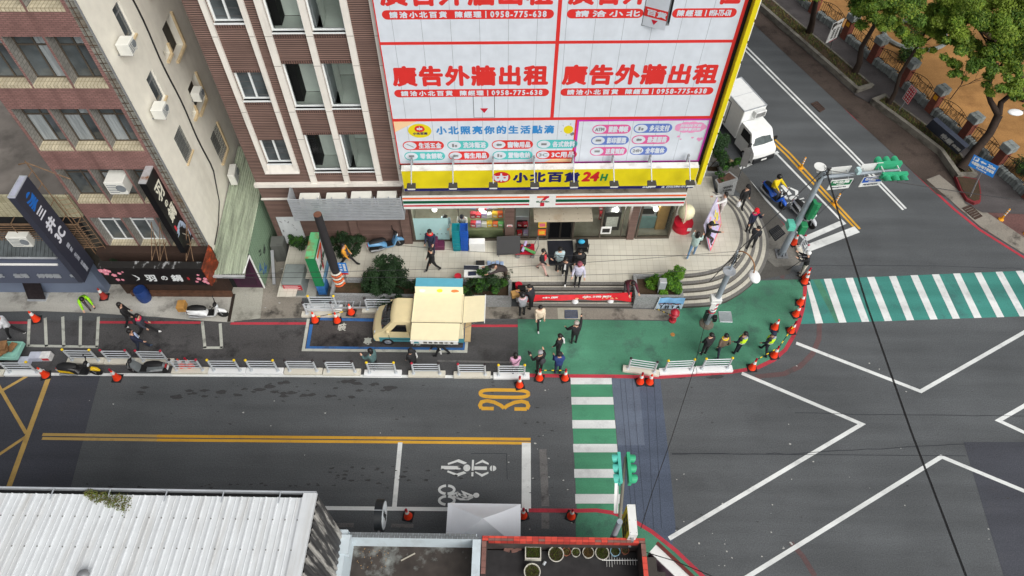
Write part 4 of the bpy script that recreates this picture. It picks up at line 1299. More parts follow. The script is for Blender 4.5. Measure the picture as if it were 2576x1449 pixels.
part('cable_bundle', mb, M_blk, left)
old = thing('flat_roofed_house', 'low house with a rough grey flat roof and a cream tiled parapet', 'building', (-17.62, 19.0, 0), R(0.8))
mb = MB()
mb.box(-12, 0, 0, 15, 0, 5.9, 0)
mb.box(-12, 0.02, -.12, -.004, 4.9, 6.12, 1)
part('wall', mb, [mat_streak('old_wall', C(74, 70, 62), C(40, 38, 34), .9, .7), mat_tiles('parapet_tile', C(184, 178, 150), C(130, 124, 98), .2, .07, .012, 'xz', 0, .6, .12, stain=C(120, 112, 84), stain_amt=.6, bump=.2)], old)
part('roof', MB().box(-12, 0, -.0, 15, 5.905, 5.95), mat('old_roof', C(116, 110, 104), .95, var=.3, scale=.9, stain=C(78, 74, 70), stain_amt=.7, stain_scale=.5, bump=.6), old)
mb = MB()
for k in range(12):
 mb.box(-6.5, -.02, -.5, -.48, 3.5 + k * .115, 3.52 + k * .115)
for k in range(8):
 mb.box(-6.4 + k * .9, -6.37 + k * .9, -.52, -.5, 3.4, 4.9)
 mb.box(-6.4 + k * .9, -6.37 + k * .9, -.5, -.12, 4.86, 4.89)
mb.box(-6.5, -.02, -.52, -.48, 3.38, 3.42).box(-6.5, -.02, -.52, -.48, 4.86, 4.9)
part('window_cage', mb, mat('cage_rust', C(120, 96, 74), .8, var=.3, scale=6), old)
part('window', MB().box(-6.2, -.3, -.02, -.003, 3.5, 4.8), M_dark, old)
g3 = thing('electronics_shop', 'slate grey shop front with a corrugated canopy roof', 'building', (-17.9, 18.5, 0), R(0.8))
M_slate = mat('slate_panel', C(82, 88, 104), .5, var=.06, scale=1)
M_slate2 = mat('slate_panel_light', C(112, 124, 146), .5, var=.08, scale=1)
part('wall', MB().box(-9, -.75, 0, .4, .02, 3.2), M_slate2, g3)
part('fascia', MB().box(-9, -.62, -.95, -.003, 2.1, 3.38), M_slate, g3)
part('fascia_trim', MB().box(-9, -1.0, -.98, -.9, 3.385, 3.44), M_wht, g3)
mb = MB()
for k in range(46):
 x = -9 + k * .17
 mb.hexa([(x, -.62, 3.5), (x + .07, -.62, 3.5), (x + .07, .3, 4.0), (x, .3, 4.0)], [(x + .01, -.62, 3.55), (x + .06, -.62, 3.55), (x + .06, .3, 4.05), (x + .01, .3, 4.05)])
mb.hexa([(-9, -.62, 3.46), (-1.15, -.62, 3.46), (-1.15, .3, 3.96), (-9, .3, 3.96)], [(-9, -.62, 3.5), (-1.15, -.62, 3.5), (-1.15, .3, 4.0), (-9, .3, 4.0)])
part('canopy_roof', mb, mat('canopy_dark', C(78, 84, 86), .6, var=.2, stain=C(50, 54, 54), stain_amt=.6), g3)
mb = MB().box(-9, -1.1, -.72, -.64, 3.5, 3.54).box(-9, -1.1, -.68, -.6, 3.44, 3.5)
part('gutter', mb, M_lgrey, g3)
mb = MB()
fo = lambda u, v, d: (u, -.965 - d, v)
for t, u0, u1 in (('國家', -4.05, -3.4), ('生活', -2.95, -2.35), ('好鄰居', -1.95, -1.0), ('中原', -.2 - .35, .1 - .1)):
 letter(mb, t, u0 - .25, u1 - .25, 2.56, 2.8, fo, bold=.016, m=0)
 for d in (.012, .024, .036):
  letter(mb, t, u0 - .25, u1 - .25, 2.56, 2.8, fo, bold=.016, m=0, dz=d)
part('lettering', mb, M_lgrey, g3)
mb = MB()
mb.box(-3.9, -1.0, -.42, -.38, 1.62, 2.08, 0)
mb.box(-3.2, -1.15, -.43, -.421, 1.68, 1.86, 1)
letter(mb, '超值特賣 歡迎光臨', -3.1, -1.5, 1.9, 2.04, lambda u, v, d: (u, -.425 - d, v), bold=.008, m=2)
mb.tube([(-3.92, -.4, 1.6), (-3.92, -.4, 2.1)], .03, 5, 2).tube([(-.98, -.4, 1.6), (-.98, -.4, 2.1)], .03, 5, 2)
part('display_panel', mb, [mat('panel_ink', C(24, 26, 34), .4), mat('panel_blue', C(34, 70, 190), .4), M_wht], g3)
v3 = thing('shop_sign', 'tall slate sign box with a blue emblem and white characters at the grey shop', 'sign', (-18.0, 17.2, 0))
part('box', MB().box(-.27, 0, 0, 1.1, 2.65, 7.85), mat('sign_slate', C(52, 54, 66), .45, var=.05), v3)
mb = MB().box(-.27, 0, .0, 1.1, 7.853, 7.88, 0)
for y in (.015, 1.04):
 mb.box(-.275, .005, y, y + .05, 7.883, 7.9, 1)
for x in (-.275, -.03):
 mb.box(x, x + .035, .07, 1.03, 7.883, 7.9, 1)
part('cap', mb, [mat('cap_grey', C(168, 170, 186), .4), M_lgrey], v3)
mb = MB()
fs = lambda u, v, d: (.004 + d, u, v)
for k in range(4):
 pts = []
 for i in range(13):
  u = .28 + .5 * i / 12
  pts.append((u, 7.3 - k * .12 + .05 * math.sin(u * 9 + k * .6)))
 top = [(.004, u, v) for u, v in pts]
 bot = [(.004, u, v - .095) for u, v in pts]
 for i in range(12):
  mb.poly([bot[i], bot[i + 1], top[i + 1], top[i]], 0)
mb.poly([(.005, .55 + .3 * math.cos(t) * .5, 7.4 + .12 * math.sin(t)) for t in [PI * i / 10 for i in range(11)]], 0)
for y0, y1, z0 in ((.3, .74, 6.6), (.33, .71, 6.46), (.28, .77, 6.3)):
 mb.poly([(.004, y0, z0), (.004, y1, z0), (.004, y1, z0 + .075), (.004, y0, z0 + .075)], 1)
letter(mb, '井', .26, .8, 5.55, 6.05, fs, bold=.03, m=1)
letter(mb, '3C', .3, .85, 4.9, 5.35, fs, bold=.03, m=1)
for t, z in (('國', 4.45), ('家', 4.2), ('生', 3.85), ('活', 3.62), ('好', 3.3), ('鄰', 3.1), ('居', 2.9)):
 letter(mb, t, .46, .64, z - .09, z + .1, fs, bold=.008, m=2)
part('lettering', mb, [mat('emblem_blue', C(26, 104, 190), .4), mat('letter_white', C(220, 222, 230), .4), mat('letter_grey', C(170, 174, 184), .4)], v3)
mb = MB()
for z in (3.4, 4.3, 5.2, 6.1, 7.0, 7.7):
 mb.tube([(-.1, 1.1, z), (-.1, 1.55, z)], .02, 4)
mb.tube([(-.1, 1.55, 2.6), (-.1, 1.55, 8.2)], .03, 4).tube([(-.2, 1.3, 8.25), (-.1, 1.55, 8.1), (.9, 1.8, 7.0)], .03, 4)
for k in range(14):
 mb.tube([(.2, 1.4, 2.7 + k * .27), (.55, 1.5, 2.7 + k * .27)], .015, 4)
for x in (.2, .55):
 mb.tube([(x, 1.4 + (x > .3) * .1, 2.4), (x, 1.4 + (x > .3) * .1, 6.5)], .018, 4)
part('steel_frame', mb, mat('frame_rust', C(112, 88, 66), .8, var=.3, scale=8), v3)
hp = thing('shop_sign', 'black hot pot restaurant fascia with pink blossoms and white characters', 'sign', (-17.35, 17.55, 0), R(.6))
part('box', MB().box(0, 4.35, 0, .3, 2.05, 3.2), mat('fascia_black', C(30, 28, 29), .35, var=.25, scale=3), hp)
part('top_cover', MB().box(-.0, 4.35, .0, .34, 3.203, 3.25), mat_streak('cover_dark', C(40, 39, 38), C(170, 172, 172), .5, .9, (2.4, 1.5, 1), .56, .64), hp)
mb = MB()
fo = lambda u, v, d: (u, -.004 - d, v)
letter(mb, '羽', 1.75, 2.2, 2.32, 2.75, fo, bold=.016, m=0, shear=.1)
letter(mb, 'の', 2.42, 2.68, 2.4, 2.68, fo, bold=.012, m=0, shear=.1)
letter(mb, '鍋', 2.85, 3.3, 2.32, 2.78, fo, bold=.016, m=0, shear=.1)
pts = [(1.25, 2.78), (1.4, 2.7), (1.5, 2.55), (1.46, 2.42), (1.25, 2.33), (1.4, 2.44), (1.42, 2.55), (1.34, 2.67)]
mb.poly([(u, -.005, v) for u, v in pts][::-1], 0)
pill(mb, 3.5, 3.62, 2.42, 2.62, .006, 1, 6)
def blossom(u, v, r, m=2):
 for k in range(5):
  t = 2 * PI * k / 5 + u
  mb.poly([(u + r * .6 * math.cos(t) + r * .5 * math.cos(s), -.0055 - k * .0004, v + r * .6 * math.sin(t) + r * .5 * math.sin(s)) for s in [2 * PI * i / 8 for i in range(8)]], m)
 mb.poly([(u + r * .25 * math.cos(s), -.0085, v + r * .25 * math.sin(s)) for s in [2 * PI * i / 7 for i in range(7)]], 3)
for u, v, r in ((.1, 3.02, .13), (.28, 3.05, .11), (.22, 2.85, .12), (.4, 3.0, .09), (.5, 2.72, .11), (.52, 2.4, .09), (.78, 2.85, .08), (.95, 2.95, .05), (.72, 2.4, .07), (3.85, 2.3, .07), (4.0, 2.5, .1), (4.06, 2.78, .06), (4.2, 2.32, .11), (4.28, 2.5, .1), (4.3, 2.2, .09)):
 blossom(u, v, r)
part('lettering', mb, [mat('letter_silver', C(222, 226, 226), .4), mat('seal_red', C(210, 60, 70), .5), mat('blossom_pink', C(226, 140, 158), .5), mat('blossom_pale', C(246, 214, 214), .5)], hp)
mb = MB()
mb.hexa([(4.36, -.02, 2.0), (4.4, -.02, 2.0), (4.62, .9, 2.0), (4.58, .9, 2.0)], [(4.36, -.02, 3.25), (4.4, -.02, 3.25), (4.62, .9, 3.7), (4.58, .9, 3.7)], 0)
part('side_panel', mb, mat('side_art', C(110, 48, 28), .5, var=.5, scale=5, stain=C(214, 84, 40), stain_amt=.8, stain_scale=3.2), hp)
mb = MB().box(-.1, 4.5, .75, .9, .05, .35).box(-.1, 4.5, .25, .35, 1.9, 2.04)
part('timber_front', mb, mat('timber_brown', C(92, 64, 48), .7, var=.3, scale=5), hp)
part('shop_wall', MB().box(-.4, 4.4, .9, 1.3, .05, 3.1), mat_streak('restaurant_wall', C(60, 44, 36), C(30, 26, 24), .8, .6), hp)
vp = thing('shop_sign', 'tall black hot pot sign with white characters and a pale feather', 'sign', (-13.6, 18.1, 0))
part('box', MB().box(-.26, 0, 0, .95, 3.63, 7.75), mat('sign_black', C(20, 20, 22), .3, var=.1), vp)
part('cap', MB().box(-.27, .008, -.008, .96, 7.753, 7.8), mat('cap_steel', C(200, 202, 204), .3, metal=.4, stain=C(150, 96, 48), stain_amt=.9, stain_scale=2.2), vp)
mb = MB()
letter(mb, '羽', .2, .78, 6.5, 7.2, fs, bold=.02, m=0, shear=.15)
letter(mb, 'の', .36, .6, 6.05, 6.3, fs, bold=.015, m=0)
letter(mb, '鍋', .2, .78, 5.3, 5.95, fs, bold=.02, m=0, shear=.15)
mb.poly([(.005, .2 + .07 * math.cos(t), 4.98 + .16 * math.sin(t)) for t in [2 * PI * i / 16 for i in range(16)]], 1)
random.seed(11)
sp = [(.35, 4.75), (.5, 4.95), (.68, 4.92), (.8, 4.7), (.86, 4.4), (.88, 4.1), (.86, 3.8)]
for i in range(len(sp) - 1):
 for k in range(16):
  t = k / 16
  u, v = sp[i][0] + (sp[i + 1][0] - sp[i][0]) * t, sp[i][1] + (sp[i + 1][1] - sp[i][1]) * t
  ln = (.3 - .045 * i) * random.uniform(.7, 1.2)
  a = random.uniform(-.3, .3) + (3.6 - i * .12)
  mb.poly([(.005 + k * .0001, u, v), (.005 + k * .0001, u + ln * math.cos(a) - .012, v + ln * math.sin(a)), (.005 + k * .0001, u + ln * math.cos(a + .12), v + ln * math.sin(a + .12)), (.005 + k * .0001, u + .02, v - .03)], 2)
for i in range(8):
 mb.poly([(.006, .38 + .04 * i, 4.42 - i * .07), (.006, .43 + .04 * i, 4.38 - i * .07), (.006, .45 + .04 * i, 4.42 - i * .07)], 0)
part('lettering', mb, [mat('letter_ivory', C(226, 224, 206), .4), mat('seal_red', C(210, 60, 70), .5), mat('feather_blue', C(176, 192, 214), .5)], vp)
mb = MB()
for z in (4.0, 5.0, 6.0, 7.0, 7.6):
 mb.tube([(-.13, .9, z), (-.13, 1.2, z), (.4, 1.0, z)], .016, 4)
part('steel_bracket', mb, mat('frame_rust', C(112, 88, 66), .8, var=.3, scale=8), vp)
mb = MB()
for x in (-15.2, -14.85, -13.75):
 mb.tube([(x, 18.0, 3.2), (x + .25, 18.95, 4.6)], .018, 4).tube([(x + .3, 18.0, 3.2), (x + .25, 18.95, 4.6)], .018, 4).tube([(x, 18.0, 3.2), (x, 18.9, 3.3)], .018, 4)
 mb.tube([(x + .1, 18.4, 3.85), (x + .28, 18.4, 3.85)], .014, 4)
solo('sign_prop', mb, mat('frame_rust', C(112, 88, 66), .8, var=.3, scale=8), 'rusty steel props standing behind the black restaurant fascia', 'bracket')
shed = thing('lean_to_shed', 'pale green corrugated shed with a dark purple door in the alley', 'shed', (-13.1, 18.91, 0))
RX = 1.59
mb = MB()
n = 15
YB = 5.8
def rz(x, y):
 return 2.3 + .16 * (y + 1) + (.18 * (x / RX) if y > -.2 else .05 * (x / RX))
for i in range(n):
 x0, x1 = RX * i / n, RX * (i + 1) / n
 xm0, xm1 = x0 + (x1 - x0) * .35, x0 + (x1 - x0) * .6
 for y0, y1 in ((-.95, -.15), (-.15, 1.5), (1.5, 3.2), (3.2, YB)):
  for a, b, za, zb in ((x0, xm0, 0, 0), (xm0, xm0 + .015, 0, .055), (xm0 + .015, xm1, .055, .055), (xm1, xm1 + .015, .055, 0), (xm1 + .015, x1, 0, 0)):
   if b > a:
    mb.poly([(a, y0, rz(a, y0) + za), (b, y0, rz(b, y0) + zb), (b, y1, rz(b, y1) + zb), (a, y1, rz(a, y1) + za)])
part('roof', mb, mat_streak('shed_roof_green', C(172, 182, 160), C(92, 97, 86), .6, .75, (7, .35, 1), .44, .66), shed)
mb = MB()
for k in range(34):
 y0, y1 = k * .17, (k + 1) * .17
 ym = (y0 + y1) / 2
 for a, b, xa, xb in ((y0, ym - .02, 0, 0), (ym - .02, ym + .02, 0, .02), (ym + .02, y1, .02, 0)):
  mb.poly([(RX + xa, a, .05), (RX + xb, b, .05), (RX + xb, b, rz(RX, b)), (RX + xa, a, rz(RX, a))])
part('side_wall', mb, mat_streak('shed_wall_green', C(122, 146, 122), C(80, 96, 84), .6, .6), shed)
random.seed(21)
mb = MB()
for c0, z0, m in ((.9, 1.6, 0), (1.3, 1.3, 0), (.5, .8, 1), (.3, 1.1, 1), (.75, .6, 1)):
 pts = [(RX + .03, c0 + random.uniform(-.2, .2), z0 + random.uniform(-.25, .25)) for _ in range(7)]
 mb.tube(pts, .014, 4, m)
part('graffiti', mb, [mat('graffiti_black', C(40, 48, 44), .8), mat('graffiti_blue', C(50, 92, 140), .8)], shed)
d = part('door', MB().box(.35, RX - .04, -.02, .04, .07, 2.3), mat('door_purple', C(62, 26, 52), .5), shed)
part('door_panel', MB().box(.6, 1.35, -.035, -.021, .3, 1.0).box(.6, 1.35, -.035, -.021, 1.2, 2.0), mat('door_purple_dark', C(50, 22, 44), .5), d)
part('front_wall', MB().box(.0, .34, -.02, .05, .07, 2.3), M_dark, shed)
mb = MB().tube([(RX + .01, -.03, .07), (RX + .01, -.03, 2.5), (RX - .06, -.95, 2.42)], .04, 6)
part('frame', mb, M_wht, shed)
mb = MB().box(.0, RX - .03, -1.06, -.95, 2.22, 2.32)
part('gutter', mb, mat('gutter_steel', C(196, 200, 202), .4, metal=.3), shed)
# ROOFS IN THE FOREGROUND
M_roofw = mat_streak('roof_sheet_white', C(212, 216, 218), C(166, 162, 154), .5, .6, (3.5, .25, 1), .5, .75)
shedw = thing('metal_roof_building', 'nearer building with a long white ribbed metal roof and dark streaked side', 'building', (-5.25, 6.55, 0))
W_, D_ = 14.0, 9.0
SL = .07
def zr(y): return 7.86 - y * 0 + SL * (-y)
mb = MB()
nr = 42
for i in range(nr):
 x0 = -.35 - i * .33
 for a, b, za, zb in ((x0 - .33, x0 - .2, 0, 0), (x0 - .2, x0 - .19, 0, .012), (x0 - .19, x0 - .17, .012, .012), (x0 - .17, x0 - .16, .012, 0), (x0 - .16, x0 - .06, 0, 0), (x0 - .06, x0 - .045, 0, .04), (x0 - .045, x0 - .015, .04, .04), (x0 - .015, x0, .04, 0)):
  mb.poly([(a, -D_, zr(-D_) + za), (b, -D_, zr(-D_) + zb), (b, -.12, zr(-.12) + zb), (a, -.12, zr(-.12) + za)])
part('roof', mb, M_roofw, shedw)
mb = MB()
for row in (-.75, -1.55, -2.4, -3.3):
 for i in range(nr):
  x0 = -.35 - i * .33 - .03
  mb.cyl((x0, row, zr(row) + .04), (x0, row, zr(row) + .052), .02, n=6)
part('roof_screw', mb, mat('screw_grey', C(120, 120, 116), .6), shedw)
mb = MB()
mb.hexa([(-.36, -D_, zr(-D_) - .05), (.0, -D_, zr(-D_) - .05), (.0, -.0, zr(0) - .05), (-.36, 0, zr(0) - .05)], [(-.36, -D_, zr(-D_) + .07), (.0, -D_, zr(-D_) + .07), (.0, 0, zr(0) + .07), (-.36, 0, zr(0) + .07)])
part('edge_flashing', mb, M_roofw, shedw)
mb = MB()
mb.box(-W_, -.02, .02, .05, 7.7, 7.9, 0).box(-W_, -.02, -.2, .02, 7.68, 7.72, 1).tube([(-W_, .035, 7.9), (-.02, .035, 7.9)], .025, 6, 0)
for i in range(9):
 mb.box(-1.0 - i * 1.55, -.97 - i * 1.55, -.3, .04, 7.93, 7.945, 0)
part('gutter', mb, [M_lgrey, M_dark], shedw)
mb = MB()
for k in range(48):
 y0, y1 = -.02 - k * .19, -.02 - (k + 1) * .19
 ym = (y0 + y1) / 2
 zt = zr(ym) - .06
 mb.poly([(0, y0, 0), (0, y0, zt), (0, ym, zt), (0, ym, 0)][::-1])
 mb.poly([(.035, ym, 0), (.035, ym, zt), (.035, y1 + .03, zt), (.035, y1 + .03, 0)][::-1])
 mb.poly([(0, ym, 0), (0, ym, zt), (.035, ym, zt), (.035, ym, 0)][::-1])
 mb.poly([(.035, y1 + .03, 0), (.035, y1 + .03, zt), (0, y1, zt), (0, y1, 0)][::-1])
mb.box(-W_, -.002, -D_, -.001, 0, 7.6)
part('wall', mb, mat_streak('wall_sheet_streaked', C(168, 166, 160), C(52, 52, 54), .7, .95, (1, 4, .3), .42, .5), shedw)
random.seed(31)
mb = MB()
def leafball(mb, c, rx, ry, rz_, n, size, mats=(0,), up=.4, shell=.55, rnd=random):
 """n small leaves spread through an ellipsoid"""
 for _ in range(n):
  while True:
   d = Vector((rnd.uniform(-1, 1), rnd.uniform(-1, 1), rnd.uniform(-1, 1)))
   if 0.01 < d.length < 1:
    break
  d = d.normalized() * (shell + (1 - shell) * rnd.random() ** .6) * rnd.uniform(.75, 1.08)
  p = Vector((c[0] + d.x * rx, c[1] + d.y * ry, c[2] + d.z * rz_))
  nrm = (d + Vector((rnd.uniform(-.8, .8), rnd.uniform(-.8, .8), up + rnd.uniform(-.5, .8)))).normalized()
  t = nrm.cross(Vector((rnd.uniform(-1, 1), rnd.uniform(-1, 1), rnd.uniform(-1, 1)))).normalized()
  b = nrm.cross(t)
  s = size * rnd.uniform(.6, 1.25)
  q = p - nrm * s * .18
  mb.add([p - t * s * .5, q + b * s * .3, p + t * s * .5, q - b * s * .3], [(0, 1, 2, 3)] if rnd.random() < .5 else [(0, 1, 2), (0, 2, 3)], mats[int(rnd.random() * len(mats))])
moss = MB()
for k in range(9):
 leafball(moss, (-6.2 + .14 * k, -.1 - .03 * (k % 3) - .03 * k, 7.93), .16, .14 + .018 * k, .06, 120, .05, (0, 1))
solo('moss_patch', moss, [mat('moss_green', C(96, 108, 44), .9, var=.3), mat('moss_brown', C(96, 88, 48), .9, var=.3)], 'green brown moss growing along the gutter of the white metal roof', 'moss', (-5.25, 6.55, 0))
solo('roof_ventilator', MB().lathe([(.12, 0), (.16, .1), (.1, .17), (.02, .19)], 12), M_grey, 'grey ventilator cap on the white metal roof near the bottom edge', 'ventilator', (P(205, 1446, 8.25).x, P(205, 1446, 8.25).y, 8.1), smooth=40)
TZ = 4.0
ter = thing('terrace_building', 'nearer building with a stained roof terrace and a pale blue parapet', 'building', (-5.1, 6.65, 0))
mb = MB()
mb.box(.03, 4.1, -.17, 0, 0, TZ, 0)
mb.box(3.98, 4.24, -5.5, -.171, 0, TZ + .02, 0)
mb.box(-.28, .029, -5.5, 0, 0, TZ + .25, 0)
mb.box(-.28, .14, -.75, -.171, TZ - .001, TZ + .32, 0)
part('parapet', mb, mat_streak('parapet_pale_blue', C(196, 208, 214), C(140, 142, 140), .7, .5, (2, 2, .6), .5, .8), ter)
mb = MB()
n = 24
for r_ in range(2):
 for i in range(n):
  x0 = .06 + i * .168 + (r_ * .08)
  mb.box(x0, x0 + .156, -.085 * (r_ + 1) + .004, -.085 * r_ - .004, TZ + .002, TZ + .022)
part('coping_tiles', mb, mat('coping_dark', C(104, 108, 110), .6, var=.15, scale=4), ter)
part('terrace_floor', MB().box(.0, 4.0, -5.5, -.1, 2.9, 3.05), mat('terrace_floor_stain', C(62, 56, 52), .9, var=.35, scale=2, stain=C(150, 154, 150), stain_amt=.9, stain_scale=.75), ter)
random.seed(8)
solo('timber_batten', MB().box(-.25, .25, -.02, .02, 0, .03), mat('batten_pale', C(170, 164, 150), .8), 'pale broken batten lying on the stained terrace floor', 'timber', (-3.25, 6.15, 3.055), .5)
lf = MB()
for k in range(26):
 x, y = random.uniform(.15, 1.2), -random.uniform(.25, .9)
 a = random.uniform(0, 3)
 lf.poly([(x + .03 * math.cos(a), y + .03 * math.sin(a), 3.06), (x - .01 * math.sin(a), y + .01 * math.cos(a), 3.068), (x - .03 * math.cos(a), y - .03 * math.sin(a), 3.06), (x + .01 * math.sin(a), y - .01 * math.cos(a), 3.06)])
o = solo('fallen_leaves', lf, mat('leaf_dry', C(150, 120, 84), .9, var=.3), 'scattered dry leaves on the terrace floor', 'leaves', (-5.1, 6.65, 0))
o['kind'] = 'stuff'
gar = thing('red_parapet_building', 'nearer corner building with a red tiled parapet round a dark roof', 'building', (-.83, 6.6, 0))
GW = 5.2
M_dkwall = mat('garden_wall_dark', C(58, 50, 48), .85, var=.3, stain=C(96, 90, 84), stain_amt=.4)
mb = MB()
mb.box(0, GW, -.15, 0, 0, TZ).box(GW - .15, GW, -3.0, -.151, 0, TZ).box(0, .15, -1.2, -.151, 0, TZ).box(0, GW, -5.6, -.16, 0, 3.0)
part('parapet', mb, M_dkwall, gar)
M_t = [mat('tile_red_a', C(204, 76, 62), .45, var=.12, scale=3), mat('tile_red_b', C(176, 62, 54), .45, var=.12, scale=3), mat('tile_red_c', C(128, 92, 84), .5, var=.2, scale=3)]
mb = MB()
n = 26
for i in range(n):
 x0 = .01 + i * .1995
 for r_ in range(2):
  mb.box(x0 + .004, x0 + .194, -.075 * (r_ + 1) + .003, -.075 * r_ - .003, TZ + .002, TZ + .02, random.choice((0, 0, 1, 2)) if r_ else random.choice((0, 1, 1)))
 if .16 < x0 < GW - .35:
  mb.box(x0 + .004, x0 + .194, -.163, -.152, TZ - .24, TZ - .003, random.choice((0, 1, 1)))
for i in range(14):
 y0 = -.17 - i * .2
 mb.box(GW - .148, GW - .002, y0 - .19, y0, TZ + .002, TZ + .02, random.choice((0, 0, 2, 2)))
for i in range(5):
 mb.box(.003, .147, -.17 - i * .2 - .19, -.17 - i * .2, TZ + .002, TZ + .02, 2)
part('coping_tiles', mb, M_t, gar)
part('roof_floor', MB().box(.151, GW - .151, -5.5, -.2, 3.0, 3.1), mat('roof_dark', C(46, 45, 46), .9, var=.25, scale=3, stain=C(30, 29, 29), stain_amt=.6), gar)
random.seed(44)
M_pot_w, M_pot_t, M_pot_b = mat('pot_white', C(206, 204, 192), .6, var=.1), mat('pot_terracotta', C(150, 92, 70), .7, var=.15), mat('pot_blue', C(150, 190, 210), .5, var=.06)
M_dirt = mat('pot_soil', C(62, 54, 40), .95, var=.3, scale=9)
M_weed = leafy([mat('weed_green', C(92, 116, 44), .8, var=.3), mat('weed_olive', C(110, 112, 52), .8, var=.3), mat('weed_dry', C(138, 116, 70), .85, var=.3)])
def pot(x, y, rpx, m, lab, dens, mi, z=3.1, h=.28):
 p = P(x, y, z + h)
 r = rpx / 80
 t = thing('plant_pot', lab, 'plant pot', (p.x, p.y, z), random.uniform(0, 3), 'pots on the dark roof')
 part('pot', MB().lathe([(r * .72, 0), (r * .95, h * .9), (r * 1.02, h * .92), (r * 1.02, h), (r * .92, h), (r * .86, h * .8), (.001, h * .79)], 22), m, t, smooth=50)
 part('soil', MB().cyl((0, 0, h * .8), (0, 0, h * .84), r * .86, r * .86, 18), M_dirt, t)
 g = MB()
 for _ in range(dens):
  a, q = random.uniform(0, 6.28), r * .85 * math.sqrt(random.random())
  px_, py_ = q * math.cos(a), q * math.sin(a)
  b, L_ = random.uniform(0, 6.28), random.uniform(.05, .13)
  g.add([(px_ - .008, py_, h * .82), (px_ + .008, py_, h * .82), (px_ + L_ * .7 * math.cos(b), py_ + L_ * .7 * math.sin(b), h * .82 + L_)], [(0, 1, 2)], random.choice(mi))
 part('weeds', g, M_weed, t)
pot(1399, 1393, 20, M_pot_w, 'wide cream pot beside the white planting trough on the dark roof', 260, (0, 1, 1))
pot(1425, 1387, 11, M_pot_t, 'terracotta pot with dry stems between two cream pots', 90, (2, 2, 1), h=.24)
pot(1449, 1389, 11.5, M_pot_w, 'small cream pot with sparse weeds beside the dry terracotta pot', 90, (0, 1), h=.24)
pot(1480, 1389, 15, M_pot_w, 'beige pot overflowing with dry straw', 260, (2, 2, 2))
pot(1515, 1390, 18, M_pot_w, 'large cream pot of green weeds beside the straw filled pot', 280, (0, 0, 1))
pot(1548, 1386, 13, M_pot_b, 'pale blue pot with leafy weeds', 120, (0, 0))
pot(1573, 1384, 10, M_pot_t, 'bare terracotta pot at the corner of the red parapet', 40, (1, 2), h=.25)
pot(1339, 1438, 21, M_pot_w, 'wide cream pot standing alone in the middle of the dark roof', 260, (0, 1, 1))
p = P(1341, 1390, 3.35)
t = thing('planting_trough', 'white rectangular planting trough of green weeds on the dark roof', 'planter', (p.x, p.y, 3.1))
mb = MB()
mb.box(-.26, .26, -.2, -.17, 0, .27).box(-.26, .26, .17, .2, 0, .27).box(-.26, -.23, -.17, .17, 0, .27).box(.23, .26, -.17, .17, 0, .27)
part('trough', mb, M_pot_w, t)
part('soil', MB().box(-.23, .23, -.17, .17, .0, .2), M_dirt, t)
g = MB()
for _ in range(380):
 x, y = random.uniform(-.22, .22), random.uniform(-.16, .16)
 b, L_ = random.uniform(0, 6.28), random.uniform(.05, .13)
 g.add([(x - .008, y, .2), (x + .008, y, .2), (x + L_ * .7 * math.cos(b), y + L_ * .7 * math.sin(b), .2 + L_)], [(0, 1, 2)], random.choice((0, 0, 1)))
part('weeds', g, M_weed, t)
p = P(1570, 1408, 3.3)
t = thing('television_aerial', 'fallen white television aerial lying on the dark roof beside the pots', 'aerial', (p.x - .55, p.y, 3.13), -.03)
part('boom', MB().tube([(-.15, 0, .05), (1.0, .05, .05)], .014, 6), M_wht, t)
mb = MB()
for k in range(12):
 x = .0 + k * .085
 L_ = .2 if k < 3 else .11
 mb.tube([(x, -L_, .06), (x, L_ * .9, .06)], .006, 4)
part('rods', mb, M_wht, t)
p = P(1367, 1421, 3.15)
solo('tin_can', MB().cyl((0, 0, .05), (.06, .1, .05), .05, .05, 12), M_lgrey, 'small silver can lying on the dark roof', 'can', (p.x, p.y, 3.1), smooth=40)
random.seed(2)
for k, (x, y) in enumerate(((1275, 1382), (1284, 1378), (1294, 1384), (1304, 1380))):
 p = P(x, y, 3.2)
 solo('loose_brick', MB().bbox(-.1, .1, -.05, .05, 0, .07, .008), mat('brick_grey_red', C(120, 88, 80), .9, var=.3, scale=8), 'loose old brick in the heap at the left corner of the red parapet', 'brick', (p.x, p.y, 3.1 + .07 * (k % 2) * .01), random.uniform(0, 3), 'old bricks on the dark roof')
rs = thing('round_sign', 'round black drum sign with a pale face over the pavement', 'sign', (-3.75, 7.2, 0))
c = P(957, 1296, 3.5)
rs.location = (c.x, c.y, 0)
part('drum', MB().cyl((-.13, 0, 3.5), (.13, 0, 3.5), .52, .52, 36), mat('drum_black', C(30, 33, 36), .35), rs, smooth=40)
part('face', MB().cyl((.131, 0, 3.5), (.14, 0, 3.5), .46, .46, 36), mat('drum_face', C(196, 202, 206), .4), rs)
mb = MB()
for z, t_ in ((3.7, '茶'), (3.5, '香'), (3.28, '鍋')):
 letter(mb, t_, -.1, .1, z - .09, z + .09, lambda u, v, d: (.142 + d, u, v), bold=.008)
part('lettering', mb, M_blk, rs)
part('arm', MB().tube([(0, -.5, 3.5), (0, -.75, 3.5)], .04, 8), M_grey, rs)
part('seam', MB().box(-.132, .132, -.01, .01, 4.018, 4.026), M_lgrey, rs)
tn = thing('canopy_tent', 'white pop up canopy tent at the roadside', 'tent', (-.85, 7.55, 0))
X0, X1, Y0, Y1 = -1.3, 1.28, -.8, .72
mb = MB()
N = 8
CXY = ((X0 + X1) / 2, (Y0 + Y1) / 2)
cs = [(X0, Y0), (X1, Y0), (X1, Y1), (X0, Y1)]
